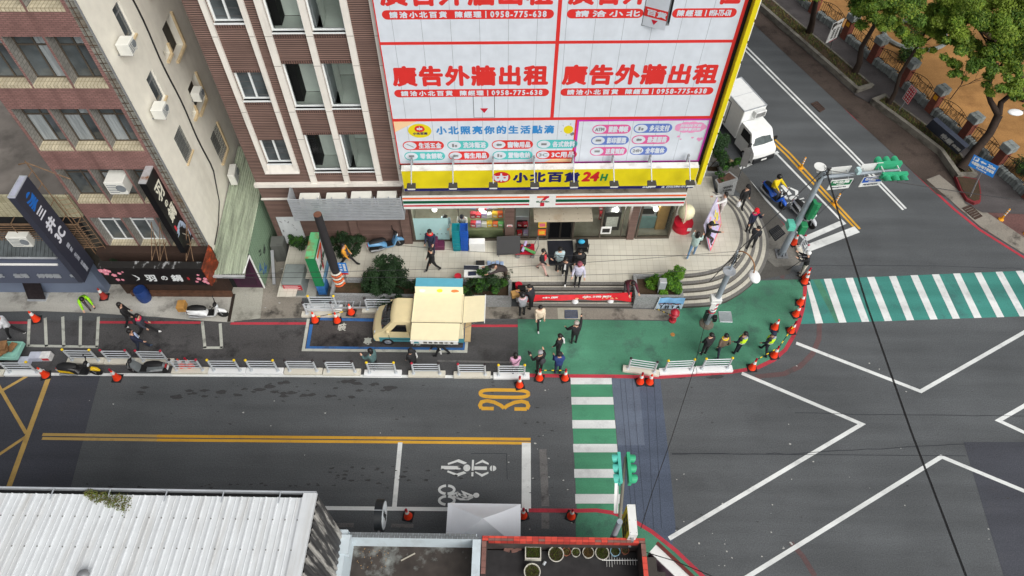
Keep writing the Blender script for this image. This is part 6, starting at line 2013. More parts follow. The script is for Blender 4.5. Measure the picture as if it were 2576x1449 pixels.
part('seal_strip', MB().box(.02, 2.12, -HW - .05, -HW - .022, 1.9, 1.95).box(2.142, 2.16, -HW, HW, 1.9, 1.955).box(-.03, .008, -HW, HW, 1.5, 1.9), mat('seal_grey', C(120, 112, 92), .7), ft)
mb.box(.01, 2.14, -HW - .02, -HW + .02, 1.966, 1.985).box(.01, 2.14, HW - .02, HW + .02, 1.966, 1.985).box(.01, .05, -HW + .02, HW - .02, 1.966, 1.985).box(2.1, 2.14, -HW + .02, HW - .02, 1.966, 1.985)
part('roof', mb, M_ctop, ft)
fl = MB().hexa([(.04, -HW - .86, 1.86), (2.02, -HW - .86, 1.86), (2.05, -HW - .02, 1.9), (.03, -HW - .02, 1.9)], [(.04, -HW - .86, 1.9), (2.02, -HW - .86, 1.9), (2.05, -HW - .02, 1.94), (.03, -HW - .02, 1.94)])
f1 = part('side_flap', fl, M_ctop, ft)
part('flap_rail', MB().tube([(.03, -HW - .9, 1.9), (2.03, -HW - .9, 1.9)], .025, 6), M_wht, f1)
hg = MB().box(.04, 2.0, -HW - .885, -HW - .87, 1.62, 1.86, 0)
mb2 = MB()
for k, ch in enumerate('招牌炭烤小食'):
 mb2.poly([(.55 + k * .22, -HW - .889, 1.66), (.73 + k * .22, -HW - .889, 1.66), (.73 + k * .22, -HW - .889, 1.82), (.55 + k * .22, -HW - .889, 1.82)], 0)
 letter(mb2, ch, .57 + k * .22, .71 + k * .22, 1.68, 1.8, lambda u, v, d: (u, -HW - .892 - d, v), bold=.006, m=1)
mb2.poly([(.15, -HW - .889, 1.66), (.4, -HW - .889, 1.66), (.36, -HW - .889, 1.8), (.2, -HW - .889, 1.8)], 2)
part('menu_strip', hg, M_wht, f1)
part('lettering', mb2, [mat('menu_grey', C(206, 204, 196), .5), M_blk, M_teal2], f1)
fb = MB().hexa([(.04, HW + .01, 1.96), (2.1, HW + .01, 1.96), (2.1, HW + .17, 2.26), (.04, HW + .17, 2.26)], [(.04, HW + .04, 1.96), (2.1, HW + .04, 1.96), (2.1, HW + .2, 2.26), (.04, HW + .2, 2.26)])
f2 = part('side_flap', fb, M_ctop, ft)
mb2 = MB()
for (u0, u1, v0, v1, m) in ((.2, .5, .2, .75, 0), (.95, 1.25, .2, .8, 1), (1.55, 1.95, .25, .7, 2)):
 pts = []
 for i in range(14):
  t = 2 * PI * i / 14
  u, v = (u0 + u1) / 2 + (u1 - u0) / 2 * math.cos(t) * random.uniform(.75, 1), (v0 + v1) / 2 + (v1 - v0) / 2 * math.sin(t) * random.uniform(.75, 1)
  pts.append((u, HW + .005 + .16 * v, 1.965 + .3 * v))
 mb2.poly(pts, m)
part('flap_art', mb2, [M_wht, mat('art_yellow', C(238, 216, 60), .5), mat('art_orange', C(226, 130, 70), .5)], f2)
part('blue_canopy', MB().hexa([(.06, HW + .19, 2.25), (2.08, HW + .19, 2.25), (2.08, HW + .62, 2.27), (.06, HW + .62, 2.27)], [(.06, HW + .19, 2.28), (2.08, HW + .19, 2.28), (2.08, HW + .62, 2.3), (.06, HW + .62, 2.3)]), mat('canopy_blue', C(92, 168, 190), .5, var=.05), f2)
rf = MB().hexa([(2.14, -HW, 1.9), (3.05, -HW + .02, 2.02), (3.05, HW - .08, 2.02), (2.14, HW - .08, 1.9)], [(2.14, -HW, 1.94), (3.05, -HW + .02, 2.06), (3.05, HW - .08, 2.06), (2.14, HW - .08, 1.94)])
f3 = part('rear_flap', rf, M_ctop, ft)
part('flap_edge', MB().box(3.055, 3.09, -HW - .02, HW - .04, 1.94, 2.06), M_wht, f3)
mb = MB()
for s in (-1, 1):
 mb.tube([(2.15, s * .62, 1.3), (2.9, s * .6, 2.0)], .012, 5)
part('strut', mb, M_grey, f3)
part('front_grille', MB().box(-1.875, -1.84, -.4, .4, .56, .66), M_blk, ft)
part('number_plate', MB().box(-1.9, -1.885, -.15, .15, .4, .5), M_wht, ft)
part('wiper', MB().tube([(-1.4, -.1, 1.17), (-1.16, -.45, 1.45)], .012, 4).tube([(-1.42, .3, 1.17), (-1.18, 0, 1.46)], .012, 4), M_blk, ft)
mb = MB()
for x in (-1.1, -.19):
 mb.box(x, x + .018, -HW - .016, -HW - .009, .5, 1.12)
mb.box(-1.1, -.18, -HW - .016, -HW - .009, .49, .505)
part('door_gap', mb, M_blk, ft)
part('tail_board', MB().box(2.16, 2.42, -HW, HW, .36, .44), mat('tail_tan', C(190, 168, 130), .6, var=.12), ft)
part('counter', MB().box(.15, 1.95, -HW - .2, -HW - .01, .98, 1.02), M_lgrey, ft)
part('serving_hatch', MB().box(.15, 1.95, -HW - .006, -HW + .02, 1.05, 1.78), M_dark, ft)
wt_a = math.atan2(-.92, .391)
wt = thing('delivery_truck', 'small white box truck with a refrigerator unit on the side street', 'truck', (12.32, 29.72, .012), wt_a)
wt.scale = (.93, .93, .93)
HW2 = .75
part('cargo_box', MB().bbox(-1.95, .68, -HW2, HW2, .62, 2.6, .03), mat('truck_white', C(232, 234, 232), .35, var=.04), wt)
mb = MB().box(-1.96, .69, -HW2 - .01, -HW2 + .04, 2.58, 2.63).box(-1.96, .69, HW2 - .04, HW2 + .01, 2.58, 2.63).box(.64, .69, -HW2 + .04, HW2 - .04, 2.58, 2.63).box(-1.96, -1.9, -HW2 + .04, HW2 - .04, 2.58, 2.63)
mb.box(-.62, -.6, -HW2 + .05, HW2 - .05, 2.603, 2.61)
part('roof_trim', mb, M_lgrey, wt)
mb = MB()
for x0, x1 in ((-1.4, -.5),):
 for a, b, c, d in ((x0, x1, .8, .85), (x0, x1, 2.3, 2.35), (x0, x0 + .05, .85, 2.3), (x1 - .05, x1, .85, 2.3)):
  mb.box(a, b, -HW2 - .012, -HW2 - .002, c, d)
part('side_door', mb, mat('door_seal', C(60, 62, 64), .6), wt)
fr = part('fridge_unit', MB().bbox(.7, .95, -.1, .62, 2.1, 2.5, .02), mat('unit_white', C(214, 216, 214), .5), wt)
mb = MB()
for k in range(5):
 mb.box(.952, .96, -.05, .55, 2.15 + k * .06, 2.18 + k * .06)
part('grille', mb, M_blk, fr)
cabp = [(.74, .3), (.74, 1.85), (1.62, 1.84), (1.74, 1.78), (2.1, 1.18), (2.42, .98), (2.5, .8), (2.5, .32)]
vs, fs = [], []
for x, z in cabp:
 t = .68 if z > 1.5 else .74
 for a in (-1, -.8, 0, .8, 1):
  vs.append((x + ((1 - abs(a) ** 3) * .06 if x > 1.6 else 0), a * t, z))
fs = [(k * 5 + j, (k + 1) * 5 + j, (k + 1) * 5 + j + 1, k * 5 + j + 1) for k in range(len(cabp) - 1) for j in range(4)]
fs += [tuple(k * 5 for k in range(len(cabp)))[::-1], tuple(k * 5 + 4 for k in range(len(cabp)))]
part('cab', MB().add(vs, fs), MATS['truck_white'], wt, smooth=35)
vs = []
for k in range(4):
 t = k / 3
 for a in (-1, -.8, 0, .8, 1):
  vs.append((2.09 - .36 * t + (1 - abs(a) ** 3) * .06 + .012, a * (.67 - .05 * t), 1.2 + .56 * t + .006))
part('windscreen', MB().add(vs, [(k * 5 + j, (k + 1) * 5 + j, (k + 1) * 5 + j + 1, k * 5 + j + 1) for k in range(3) for j in range(4)]), mat('windscreen_grey', C(70, 80, 80), .08, var=.3, spec=.7), wt, smooth=60)
for s in (-1, 1):
 y = s * .742
 d = part('door', MB().box(.95, 1.95, min(y, y + s * .008), max(y, y + s * .008), .5, 1.12), MATS['truck_white'], wt)
 part('side_window', MB().hexa([(1.0, y, 1.18), (1.92, y, 1.18), (1.66, y - s * .05, 1.7), (1.0, y - s * .05, 1.7)], [(1.0, y + s * .01, 1.18), (1.92, y + s * .01, 1.18), (1.66, y - s * .035, 1.7), (1.0, y - s * .035, 1.7)]), M_wsg, d)
 part('mirror', MB().box(2.0, 2.08, min(s * .76, s * .94), max(s * .76, s * .94), 1.2, 1.42), M_blk, wt)
 part('headlight', MB().ball((2.46, s * .55, .74), .16, 8, 0, (.4, 1, .8)), MATS['lamp_clear'], wt, smooth=60)
 wheel(wt, 1.75, s * .66, .27, .18, s)
 wheel(wt, -1.0, s * .66, .27, .18, s)
part('bumper', MB().bbox(2.45, 2.6, -.72, .72, .28, .6, .03), mat('bumper_black', C(36, 38, 40), .6), wt)
part('number_plate', MB().box(2.602, 2.61, -.18, .18, .38, .5), M_wht, wt)
def scooter(name, lab, p, ang, body, seat, accent, front=None, wheelc=None, topbox=None, group='parked scooters'):
 t = thing(name, lab, 'scooter', p, ang, group)
 for x, nm in ((.62, 'front'), (-.62, 'rear')):
  w = part('wheel', MB().lathe([(.15, -.05), (.2, -.055), (.235, -.03), (.235, .03), (.2, .055), (.15, .05)], 18).xf(Matrix.Translation((x, 0, .235)) @ Matrix.Rotation(PI / 2, 4, 'X')), M_tyre, t, smooth=50)
  part('rim', MB().cyl((x, -.045, .235), (x, .045, .235), .14, .14, 12), wheelc or M_grey, w, smooth=40)
 b = MB()                                              # tail, floor and leg shield as one lofted body
 secs = [(-.86, .09, .58, .7), (-.7, .15, .42, .74), (-.4, .19, .3, .7), (-.12, .19, .24, .56), (.02, .17, .22, .36), (.26, .17, .22, .34), (.36, .2, .26, .56), (.46, .18, .42, .84), (.54, .1, .56, .96)]
 vs, fs = [], []
 for x, w_, z0, z1 in secs:
  for k in range(8):
   a = 2 * PI * k / 8 + PI / 8
   vs.append((x, w_ * math.cos(a) * 1.08, (z0 + z1) / 2 + (z1 - z0) / 2 * math.sin(a) * 1.08))
 for i in range(len(secs) - 1):
  for k in range(8):
   fs.append((i * 8 + k, (i + 1) * 8 + k, (i + 1) * 8 + (k + 1) % 8, i * 8 + (k + 1) % 8))
 fs += [tuple(range(7, -1, -1))[::-1], tuple(range(len(vs) - 8, len(vs)))[::-1]]
 b.add(vs, fs)
 part('body', b, body, t, smooth=50)
 s = MB()
 secs = [(-.78, .1, .72), (-.6, .15, .77), (-.35, .16, .76), (-.1, .13, .73), (.0, .08, .68)]
 vs, fs = [], []
 for x, w_, z in secs:
  for k in range(8):
   a = 2 * PI * k / 8
   vs.append((x, w_ * math.cos(a), z + .065 * math.sin(a)))
 for i in range(len(secs) - 1):
  for k in range(8):
   fs.append((i * 8 + k, (i + 1) * 8 + k, (i + 1) * 8 + (k + 1) % 8, i * 8 + (k + 1) % 8))
 fs += [tuple(range(8)), tuple(range(len(vs) - 8, len(vs)))]
 s.add(vs, fs)
 part('seat', s, seat, t, smooth=50)
 part('floor_board', MB().bbox(-.1, .32, -.17, .17, .34, .37, .01), M_blk, t)
 part('front_fender', MB().tube([(.42 + .0, 0, .5), (.56, 0, .52), (.72, 0, .47), (.82, 0, .36)], [.08, .1, .09, .04], 8), front or body, t, smooth=50)
 part('fork', MB().tube([(.48, .07, .8), (.62, .07, .24)], .025, 6).tube([(.48, -.07, .8), (.62, -.07, .24)], .025, 6), M_grey, t)
 h = part('handlebar', MB().tube([(.38, -.32, .98), (.46, -.16, 1.0), (.48, 0, .98), (.46, .16, 1.0), (.38, .32, .98)], .022, 6).ball((.49, 0, .97), .11, 8, 0, (.8, 1.2, .7)), M_blk, t, smooth=50)
 part('mirror', MB().tube([(.44, -.2, 1.0), (.42, -.26, 1.18)], .01, 4).ball((.42, -.27, 1.2), .06, 6, 0, (.3, 1, .7)).tube([(.44, .2, 1.0), (.42, .26, 1.18)], .01, 4).ball((.42, .27, 1.2), .06, 6, 0, (.3, 1, .7)), M_blk, h)
 part('headlight', MB().ball((.55, 0, .84), .085, 8, 0, (.6, 1.1, .9)), MATS['lamp_clear'], t, smooth=60)
 part('side_panel', MB().hexa([(-.75, -.2, .5), (-.15, -.215, .42), (-.15, -.21, .42), (-.75, -.19, .5)], [(-.8, -.17, .62), (-.3, -.2, .56), (-.3, -.19, .56), (-.8, -.16, .62)]).hexa([(-.75, .19, .5), (-.15, .21, .42), (-.15, .215, .42), (-.75, .2, .5)], [(-.8, .16, .62), (-.3, .19, .56), (-.3, .2, .56), (-.8, .17, .62)]), accent, t)
 part('exhaust', MB().tube([(-.1, -.16, .25), (-.45, -.19, .28), (-.8, -.2, .36)], [.03, .055, .06], 8), M_grey, t, smooth=50)
 part('tail_light', MB().box(-.9, -.86, -.08, .08, .56, .64), mat('tail_red', C(170, 30, 34), .3), t)
 part('number_plate', MB().box(-.93, -.915, -.1, .1, .42, .54), M_wht, t)
 if topbox:
  part('carrier_box', MB().bbox(-1.12, -.78, -.22, .22, .78, 1.1, .02), topbox, t)
 return t
def two(front, rear, z):
 a, b = P(*front, z), P(*rear, z)
 c = (a + b) / 2
 return (c.x, c.y, z), math.atan2(a.y - b.y, a.x - b.x)
M_sc_blk = mat('scooter_black', C(34, 34, 36), .3, var=.1)
M_sc_seat = mat('scooter_seat', C(28, 28, 29), .6, var=.1)
p, a = two((1000, 619), (950, 632), FZ)
scooter('scooter', 'light blue and black scooter parked by the brown wall on the plaza', p, a, mat('scooter_blue', C(98, 150, 190), .3), M_sc_seat, M_sc_blk)
p, a = two((562, 796), (498, 798), .05)
scooter('scooter', 'white scooter with a delivery box, parked on the concrete pavement', p, a, mat('scooter_white', C(228, 230, 230), .3), M_sc_seat, mat('scooter_white', C(228, 230, 230), .3), wheelc=mat('rim_brown', C(120, 92, 66), .5), topbox=mat('box_tan', C(178, 132, 70), .6, var=.2))
M_sc_y = mat('scooter_yellow', C(232, 190, 30), .35)
p, a = two((250, 942), (176, 941), .013)
scooter('scooter', 'black and yellow scooter with a yellow front wheel by the barriers', p, a, M_sc_blk, M_sc_seat, M_sc_y, M_sc_y, M_sc_y)
p, a = two((348, 936), (410, 937), .013)
scooter('scooter', 'grey scooter facing left against the barriers', p, a, mat('scooter_grey', C(112, 118, 120), .35), M_sc_seat, mat('scooter_silver', C(168, 172, 174), .35))
p, a = two((1963, 524), (1923, 487), .01)
RIDE_P, RIDE_A = p, a
scooter('scooter', 'bright blue scooter ridden by the person in the yellow jacket', p, a, mat('scooter_royal', C(34, 92, 196), .3), M_sc_seat, M_sc_blk, group='scooters on the side street')
p, a = two((2035, 570), (2000, 535), .01)
scooter('scooter', 'silver scooter standing behind the signal mast', p, a, mat('scooter_silver2', C(196, 200, 204), .3), M_sc_seat, M_sc_blk, group='scooters on the side street')
# BARRIERS AND CONES
M_bbase = mat_streak('barrier_base', C(214, 210, 196), C(150, 142, 124), .8, .6, (1.5, 1.5, 1.5), .52, .7)
M_bbase2 = mat('barrier_base_new', C(232, 234, 234), .7, var=.04)
M_bpost = mat('barrier_post', C(206, 212, 216), .4, metal=.25, var=.05)
M_cap = {'y': mat('cap_yellow', C(236, 200, 32), .5), 'r': mat('cap_red', C(170, 32, 56), .5), 'd': mat('cap_dark', C(52, 44, 46), .6)}
bar_proto = {}
def barrier(x0, y0, x1, y1, caps, lab, new=False, z=.012, base_h=.13):
 a, b = P(x0, y0, z), P(x1, y1, z)
 ang = math.atan2(b.y - a.y, b.x - a.x)
 L_ = 1.55
 c = (a + b) / 2 + Vector((-math.sin(ang), math.cos(ang), 0)) * .15
 key = new
 if key not in bar_proto:
  t = thing('crowd_barrier', lab, 'barrier', c, ang, 'white railing barriers along the street')
  part('base', MB().bbox(-L_ / 2, L_ / 2, -.15, .15, 0, base_h, .012), M_bbase2 if new else M_bbase, t)
  for s in (-1, 1):
   part('post', MB().cyl((s * .55, 0, base_h), (s * .55, 0, .97), .04, .04, 10).cyl((s * .55, 0, base_h), (s * .55, 0, base_h + .02), .08, .08, 10), M_bpost, t, smooth=40)
  for k in range(4):
   part('rail', MB().cyl((-.52, 0, .36 + k * .185), (.52, 0, .36 + k * .185), .022, .022, 8), M_bpost, t, smooth=40)
  bar_proto[key] = t
  o = t
 else:
  o = copy_tree(bar_proto[key], c, ang, lab)
  for ch in list(o.children):
   if ch.name.startswith('cap'):
    bpy.data.objects.remove(ch)
 sc = (b - a).length / L_
 o.scale.x = sc
 o['caps'] = caps
 return o
BARS = []
def bb(*a, **k):
 BARS.append((barrier(*a, **k), a[4]))
bb(-80, 949, 10, 947.5, 'yy', 'barrier at the left edge beside the cart, cut by the frame')
bb(12, 947.5, 108, 947.5, 'yy', 'barrier with yellow caps in front of the loaded cart', new=True)
bb(169, 916.5, 262, 917.5, 'yy', 'barrier with yellow caps behind the black and yellow scooter')
bb(263, 918, 349, 918.5, 'rr', 'barrier with red caps right of the black and yellow scooter')
bb(349, 919, 436, 920, 'rr', 'barrier with red caps behind the grey scooter')
bb(432, 942, 524, 942, 'dr', 'barrier with one black and one red cap at the tail of the grey scooter')
bb(524.5, 942.5, 618, 943, 'yy', 'barrier with yellow caps, second right of the grey scooter', new=True)
bb(619, 943, 713, 943.5, 'yy', 'barrier with yellow caps, third right of the grey scooter', new=True)
bb(715, 943.5, 811, 944, 'dd', 'barrier with dark caps, fourth right of the grey scooter')
bb(813, 945.5, 907, 946, 'dd', 'barrier with dark caps below the front of the food truck')
bb(916, 948.6, 1010, 949, 'yy', 'clean barrier with yellow caps in front of the person in teal', new=True)
bb(1027, 950.5, 1120, 950.8, 'rd', 'barrier with one red cap in front of the hooded person in black')
bb(1141, 952.5, 1234, 953, 'rd', 'barrier with one red cap left of the person in pink')
bb(1241, 955, 1332, 955, 'yy', 'barrier with yellow caps in front of the person in pink', new=True)
bb(1565.6, 936, 1657, 949, 'dd', 'skewed barrier with rusty posts on the green pavement')
bb(1659, 944.8, 1751, 940.4, 'yy', 'barrier with yellow caps in the middle of the three on the green pavement', new=True)
bb(1752, 939.6, 1843, 936.8, 'yy', 'barrier with yellow caps nearest the police on the green pavement', new=True)
bb(2000, 620.5, 2010, 654, 'rr', 'barrier with red caps set across, beside the signal mast')
bb(758.7, 799.5, 855, 799.5, 'dd', 'barrier behind the two cones at the loading bay')
bb(772, 783, 861, 783, 'yy', 'barrier with yellow caps beside the ladder', new=True)
bb(911, 788.6, 1004, 789, 'dd', 'barrier half hidden behind the cab of the food truck')
capm = {k: MB().lathe([(.045, 0), (.06, .03), (.055, .07), (.02, .1), (.001, .102)], 10).mesh('cap', m, 50) for k, m in M_cap.items()}
for o, caps in BARS:
 for s, c in ((-1, caps[0]), (1, caps[1])):
  k = bpy.data.objects.new('cap', capm[c])
  COL.objects.link(k)
  k.parent = o
  k.location = (s * .55, 0, .96)
 del o['caps']
M_cone = mat('cone_orange', C(240, 64, 26), .45, var=.06)
M_cone_r = mat('cone_faded', C(166, 52, 44), .6, var=.12)
cone_p = {}
def cone(x, y, lab, kind='o', h=.72, z=.013, rz=None):
 p = P(x, y, z)
 rz = random.uniform(-.5, .5) if rz is None else rz
 if kind not in cone_p:
  t = thing('traffic_cone', lab, 'traffic cone', p, rz, 'orange traffic cones')
  part('base', MB().bbox(-.2, .2, -.2, .2, 0, .035, .01), M_tyre, t)
  part('cone', MB().lathe([(.165, .035), (.15, .06), (.075, .46), (.035, .68), (.03, .7), (.001, .702)], 18), M_cone if kind != 'f' else M_cone_r, t, smooth=50)
  part('band', MB().lathe([(.0825, .435), (.0545, .6)], 18), M_wht, t, smooth=50)
  if kind == 'l':
   part('warning_lamp', MB().lathe([(.03, .7), (.05, .72), (.05, .8), (.03, .83), (.001, .832)], 12), mat('lamp_red', C(150, 24, 50), .3), t, smooth=50)
  cone_p[kind] = t
  o = t
 else:
  o = copy_tree(cone_p[kind], p, rz, lab)
 return o
random.seed(6)
cone(93, 805, 'cone leaning beside the motorcycle bays at the left', 'o')
cone(116, 945, 'cone at the top of the wide yellow line', 'o')
cone(296, 952, 'cone with a red lamp between the two scooters by the barriers', 'l')
cone(461, 924, 'left one of two cones behind the barrier with the black cap', 'o')
cone(481, 924, 'right one of two cones behind the barrier with the black cap', 'l')
cone(263, 748, 'faded red cone in front of the hot pot restaurant', 'f', z=.06)
cone(793, 807, 'cone at the corner of the loading bay', 'o')
cone(849, 808, 'cone with a white sticker inside the loading bay', 'o')
cone(884, 787, 'cone behind the loading bay beside the ladder', 'o', z=.035)
cone(1307, 970, 'cone with a red lamp on the road below the last left barrier', 'l')
cone(1357, 952, 'left cone of the pair joined by a striped bar', 'l')
cone(1421, 952, 'right cone of the pair joined by a striped bar', 'l')
cone(1610, 961, 'cone with a red lamp in front of the skewed barrier', 'l')
cone(1634, 962, 'cone without lamp in front of the skewed barrier', 'o')
cone(1891, 926, 'cone with a lamp at the red kerb right of the barriers', 'l')
cone(1946, 895, 'cone with a lamp next to the right policeman', 'l')
cone(1948, 825, 'cone standing alone inside the green corner', 'o')
cone(1989, 833, 'cone with a lamp on the red curve above the right policeman', 'l')
cone(2001, 792, 'cone on the red curve below the crossing', 'o')
cone(2012, 763, 'cone on the red curve at the first zebra stripe', 'o')
cone(2023, 710, 'front one of two nested cones behind the photographer', 'o')
cone(2025, 700, 'rear one of two nested cones behind the photographer', 'l')
cone(1996, 613, 'cone with a lamp beside the signal mast', 'l', z=.03)
cone(1027, 1299, 'cone with a lamp beside the round black sign', 'l')
cone(1437, 1299, 'cone with a lamp on the red line beside the lower crossing', 'l')
cone(1316, 1297, 'cone half hidden behind the white tent', 'l')
def bar(p0, p1, lab):
 a, b = Vector(p0), Vector(p1)
 n = 7
 t = thing('barrier_bar', lab, 'bar', a, 0, 'striped bars between cones')
 part('bar', MB().tube([(0, 0, 0), b - a], .016, 6), M_blk, t)
 mb = MB()
 for k in (1, 3, 5):
  mb.tube([(b - a) * ((k + .1) / n), (b - a) * ((k + .75) / n)], .021, 6)
 part('yellow_band', mb, M_cap['y'], t)
def top(x, y, z=.72):
 p = P(x, y, 0)
 return (p.x, p.y, z)
bar(top(1357, 952), top(1421, 952), 'striped bar between the two cones in front of the photographers')
bar(top(1891, 926), top(1946, 895), 'striped bar from the barrier end to the cone near the right policeman')
bar(top(1946, 895), top(1989, 833), 'striped bar curving up along the red kerb beside the right policeman')
a = P(1648, 776, .02)
bar((a.x, a.y, .05), (P(1690, 806).x, P(1690, 806).y, .35), 'striped bar lying against the red hydrant')
bar(top(783, 806, .2), top(884, 790, .3), 'striped bar lying beside the loading bay cones')
a, b = P(808, 768, .25), P(1030, 765, .25)
ld = thing('ladder', 'aluminium ladder lying along the planter behind the barriers', 'ladder', (a.x, a.y, .25), math.atan2(b.y - a.y, b.x - a.x))
ll = (b - a).length
part('rail', MB().box(0, ll, -.2, -.16, 0, .07), M_lgrey, ld)
part('rail', MB().box(0, ll, .16, .2, 0, .07), M_lgrey, ld)
mb = MB()
for k in range(12):
 mb.box(.15 + k * ll / 12.5, .18 + k * ll / 12.5, -.16, .16, .02, .05)
part('rungs', mb, M_lgrey, ld)
# STREET FURNITURE
M_mast = mat_streak('mast_grey', C(150, 160, 168), C(112, 116, 120), .45, .5, (3, 3, .6), .5, .75)
M_sig = mat('signal_green', C(56, 168, 122), .5, var=.08)
M_sig2 = mat('signal_green_dark', C(40, 132, 84), .5, var=.08)
def head(par, f, m, n=3, pitch=.36):
 """row of signal lamps; f(a, b, c): a along the row, b forwards, c across"""
 b = MB()
 L_ = n * pitch
 b.hexa([f(0, -.1, -.17), f(L_, -.1, -.17), f(L_, .06, -.17), f(0, .06, -.17)], [f(0, -.1, .17), f(L_, -.1, .17), f(L_, .06, .17), f(0, .06, .17)])
 h = part('signal_head', b, m, par)
 for k in range(n):
  a = (k + .5) * pitch
  v, fs = [], []
  for j, (r, d) in enumerate(((.15, .06), (.15, .36))):
   for i in range(13):
    t = R(-40) + R(260) * i / 12
    v.append(f(a + r * math.cos(t), d - (.1 * (1 - math.sin(t)) if j else 0), r * math.sin(t)))
  vv = v + [tuple(Vector(q)) for q in v]
  fs = [(i, i + 1, 14 + i, 13 + i) for i in range(12)]
  o = part('visor', MB().add(v, fs), m, h)
  md = o.modifiers.new('thick', 'SOLIDIFY')
  md.thickness = .015
  part('lens', MB().poly([f(a + .13 * math.cos(2 * PI * i / 14), .065, .13 * math.sin(2 * PI * i / 14)) for i in range(14)]), M_dark, h)
 return h
mp_ = P(1965, 640)
mst = thing('signal_mast', 'tall grey signal mast with a long arm of road signs beside the curved steps', 'traffic light', (mp_.x, mp_.y, .02))
part('pole', MB().tube([(0, 0, 0), (0, 0, 2.5), (0, 0, 5.7)], [.16, .14, .11], 12), M_mast, mst, smooth=50)
mb = MB().box(-.28, .28, -.28, .28, .0, .06)
for k in range(8):
 t = PI / 4 * k
 mb.hexa([(.13 * math.cos(t) - .01, .13 * math.sin(t), .06), (.26 * math.cos(t), .26 * math.sin(t) - .01, .06), (.26 * math.cos(t), .26 * math.sin(t) + .01, .06), (.13 * math.cos(t) + .01, .13 * math.sin(t), .06)], [(.13 * math.cos(t) - .01, .13 * math.sin(t), .3), (.15 * math.cos(t), .15 * math.sin(t) - .01, .3), (.15 * math.cos(t), .15 * math.sin(t) + .01, .3), (.13 * math.cos(t) + .01, .13 * math.sin(t), .3)])
part('base_plate', mb, M_grey, mst)
AE = P(2262, 428, 5.55) - Vector((mp_.x, mp_.y, 0))
AS = Vector((0, 0, 5.3))
def arm(t, b=0, c=0):
 d = (AE - AS)
 e = Vector((d.x, d.y, 0)).normalized()
 n = Vector((e.y, -e.x, 0))
 q = AS + d * t
 return tuple(q + n * b + Vector((0, 0, c)))
part('arm', MB().tube([arm(0), arm(.5), arm(1)], [.09, .075, .05], 10), M_mast, mst, smooth=50)
AL = (AE - AS).length
def board(t0, t1, b, z0, z1, m, txt, m2, low=True, lab=None):
 bd = part('sign_board', MB().hexa([arm(t0, b - .015, z0), arm(t1, b - .015, z0), arm(t1, b + .015, z0), arm(t0, b + .015, z0)], [arm(t0, b - .015, z1), arm(t1, b - .015, z1), arm(t1, b + .015, z1), arm(t0, b + .015, z1)]), M_wht, mst)
 if txt:
  zz = z0 + (z1 - z0) * (.42 if low else .05)
  s = MB().poly([arm(t0 + .008, b + .018, zz), arm(t1 - .008, b + .018, zz), arm(t1 - .008, b + .018, z1 - .03), arm(t0 + .008, b + .018, z1 - .03)])
  part('sign_face', s, m, bd)
  mb = MB()
  letter(mb, txt, t0 * AL + .12, t1 * AL - .12, zz + (z1 - zz) * .4, zz + (z1 - zz) * .85, lambda u, v, d: arm(u / AL, b + .021 + d, v), bold=.012)
  letter(mb, m2, t0 * AL + .3, t1 * AL - .3, zz + (z1 - zz) * .12, zz + (z1 - zz) * .3, lambda u, v, d: arm(u / AL, b + .021 + d, v), bold=.004)
  letter(mb, m2, t0 * AL + .15, t1 * AL - .15, z0 + .08, zz - .08, lambda u, v, d: arm(u / AL, b + .018 + d, v), bold=.008, m=1)
  part('lettering', mb, [M_wht, mat('letter_slate', C(70, 76, 90), .5)], bd)
M_road_g, M_road_b = mat('road_sign_green', C(24, 108, 66), .5), mat('road_sign_blue', C(34, 84, 180), .5)
board(.12, .4, .2, -.62, -.05, M_road_g, '中北路', 'Zhongbei Rd.', True)
board(.14, .4, -.3, -.25, .2, None, None, None)
board(.53, .8, .2, -.62, -.02, M_road_b, '行人專用時相', 'PEDESTRIAN', True)
board(.53, .8, -.3, -.22, .22, None, None, None)
mb = MB()
for t in (.16, .36, .57, .76):
 mb.tube([arm(t, -.3, 0), arm(t, .2, -.2)], .02, 5)
part('clamp', mb, M_lgrey, mst)
part('speaker_box', MB().hexa([arm(.43, -.12, .08), arm(.47, -.12, .08), arm(.47, .14, .08), arm(.43, .14, .08)], [arm(.43, -.12, .3), arm(.47, -.12, .3), arm(.47, .14, .3), arm(.43, .14, .3)]), mat('box_pale_teal', C(190, 222, 224), .4), mst)
ad = Vector((AE.x, AE.y, 0)).normalized()
an = Vector((ad.y, -ad.x, 0))
def hf1(s):
 return lambda a, b, c: tuple(AE + ad * (a - .9) + an * s * (.34 + b) + Vector((0, 0, -.02 + c)))
head(mst, hf1(1), M_sig)
head(mst, hf1(-1), M_sig)
part('head_bracket', MB().tube([tuple(AE - an * .3), tuple(AE + an * .3)], .03, 6).tube([tuple(AE - ad * .7 - an * .3), tuple(AE - ad * .7 + an * .3)], .03, 6), M_wht, mst)
head(mst, lambda a, b, c: (.22 + b * .9, -.18 - b * .4 + c, 3.95 - a * .95), M_sig2)
part('pedestrian_signal', MB().bbox(-.5, -.2, -.25, .1, 2.15, 2.5, .02).hexa([(-.5, -.4, 2.2), (-.2, -.4, 2.2), (-.2, -.25, 2.2), (-.5, -.25, 2.2)], [(-.5, -.4, 2.5), (-.2, -.4, 2.5), (-.2, -.25, 2.5), (-.5, -.25, 2.5)]), mat('ped_teal', C(96, 190, 168), .5), mst)
part('pedestrian_signal', MB().bbox(.12, .42, -.3, .05, 1.85, 2.4, .02), M_sig2, mst)
part('loudspeaker', MB().lathe([(.05, 0), (.08, .15), (.26, .32), (.25, .33), (.001, .3)], 18).xf(Matrix.Translation((-.2, .1, 5.5))), M_wht, mst, smooth=50)
mb = MB()
random.seed(15)
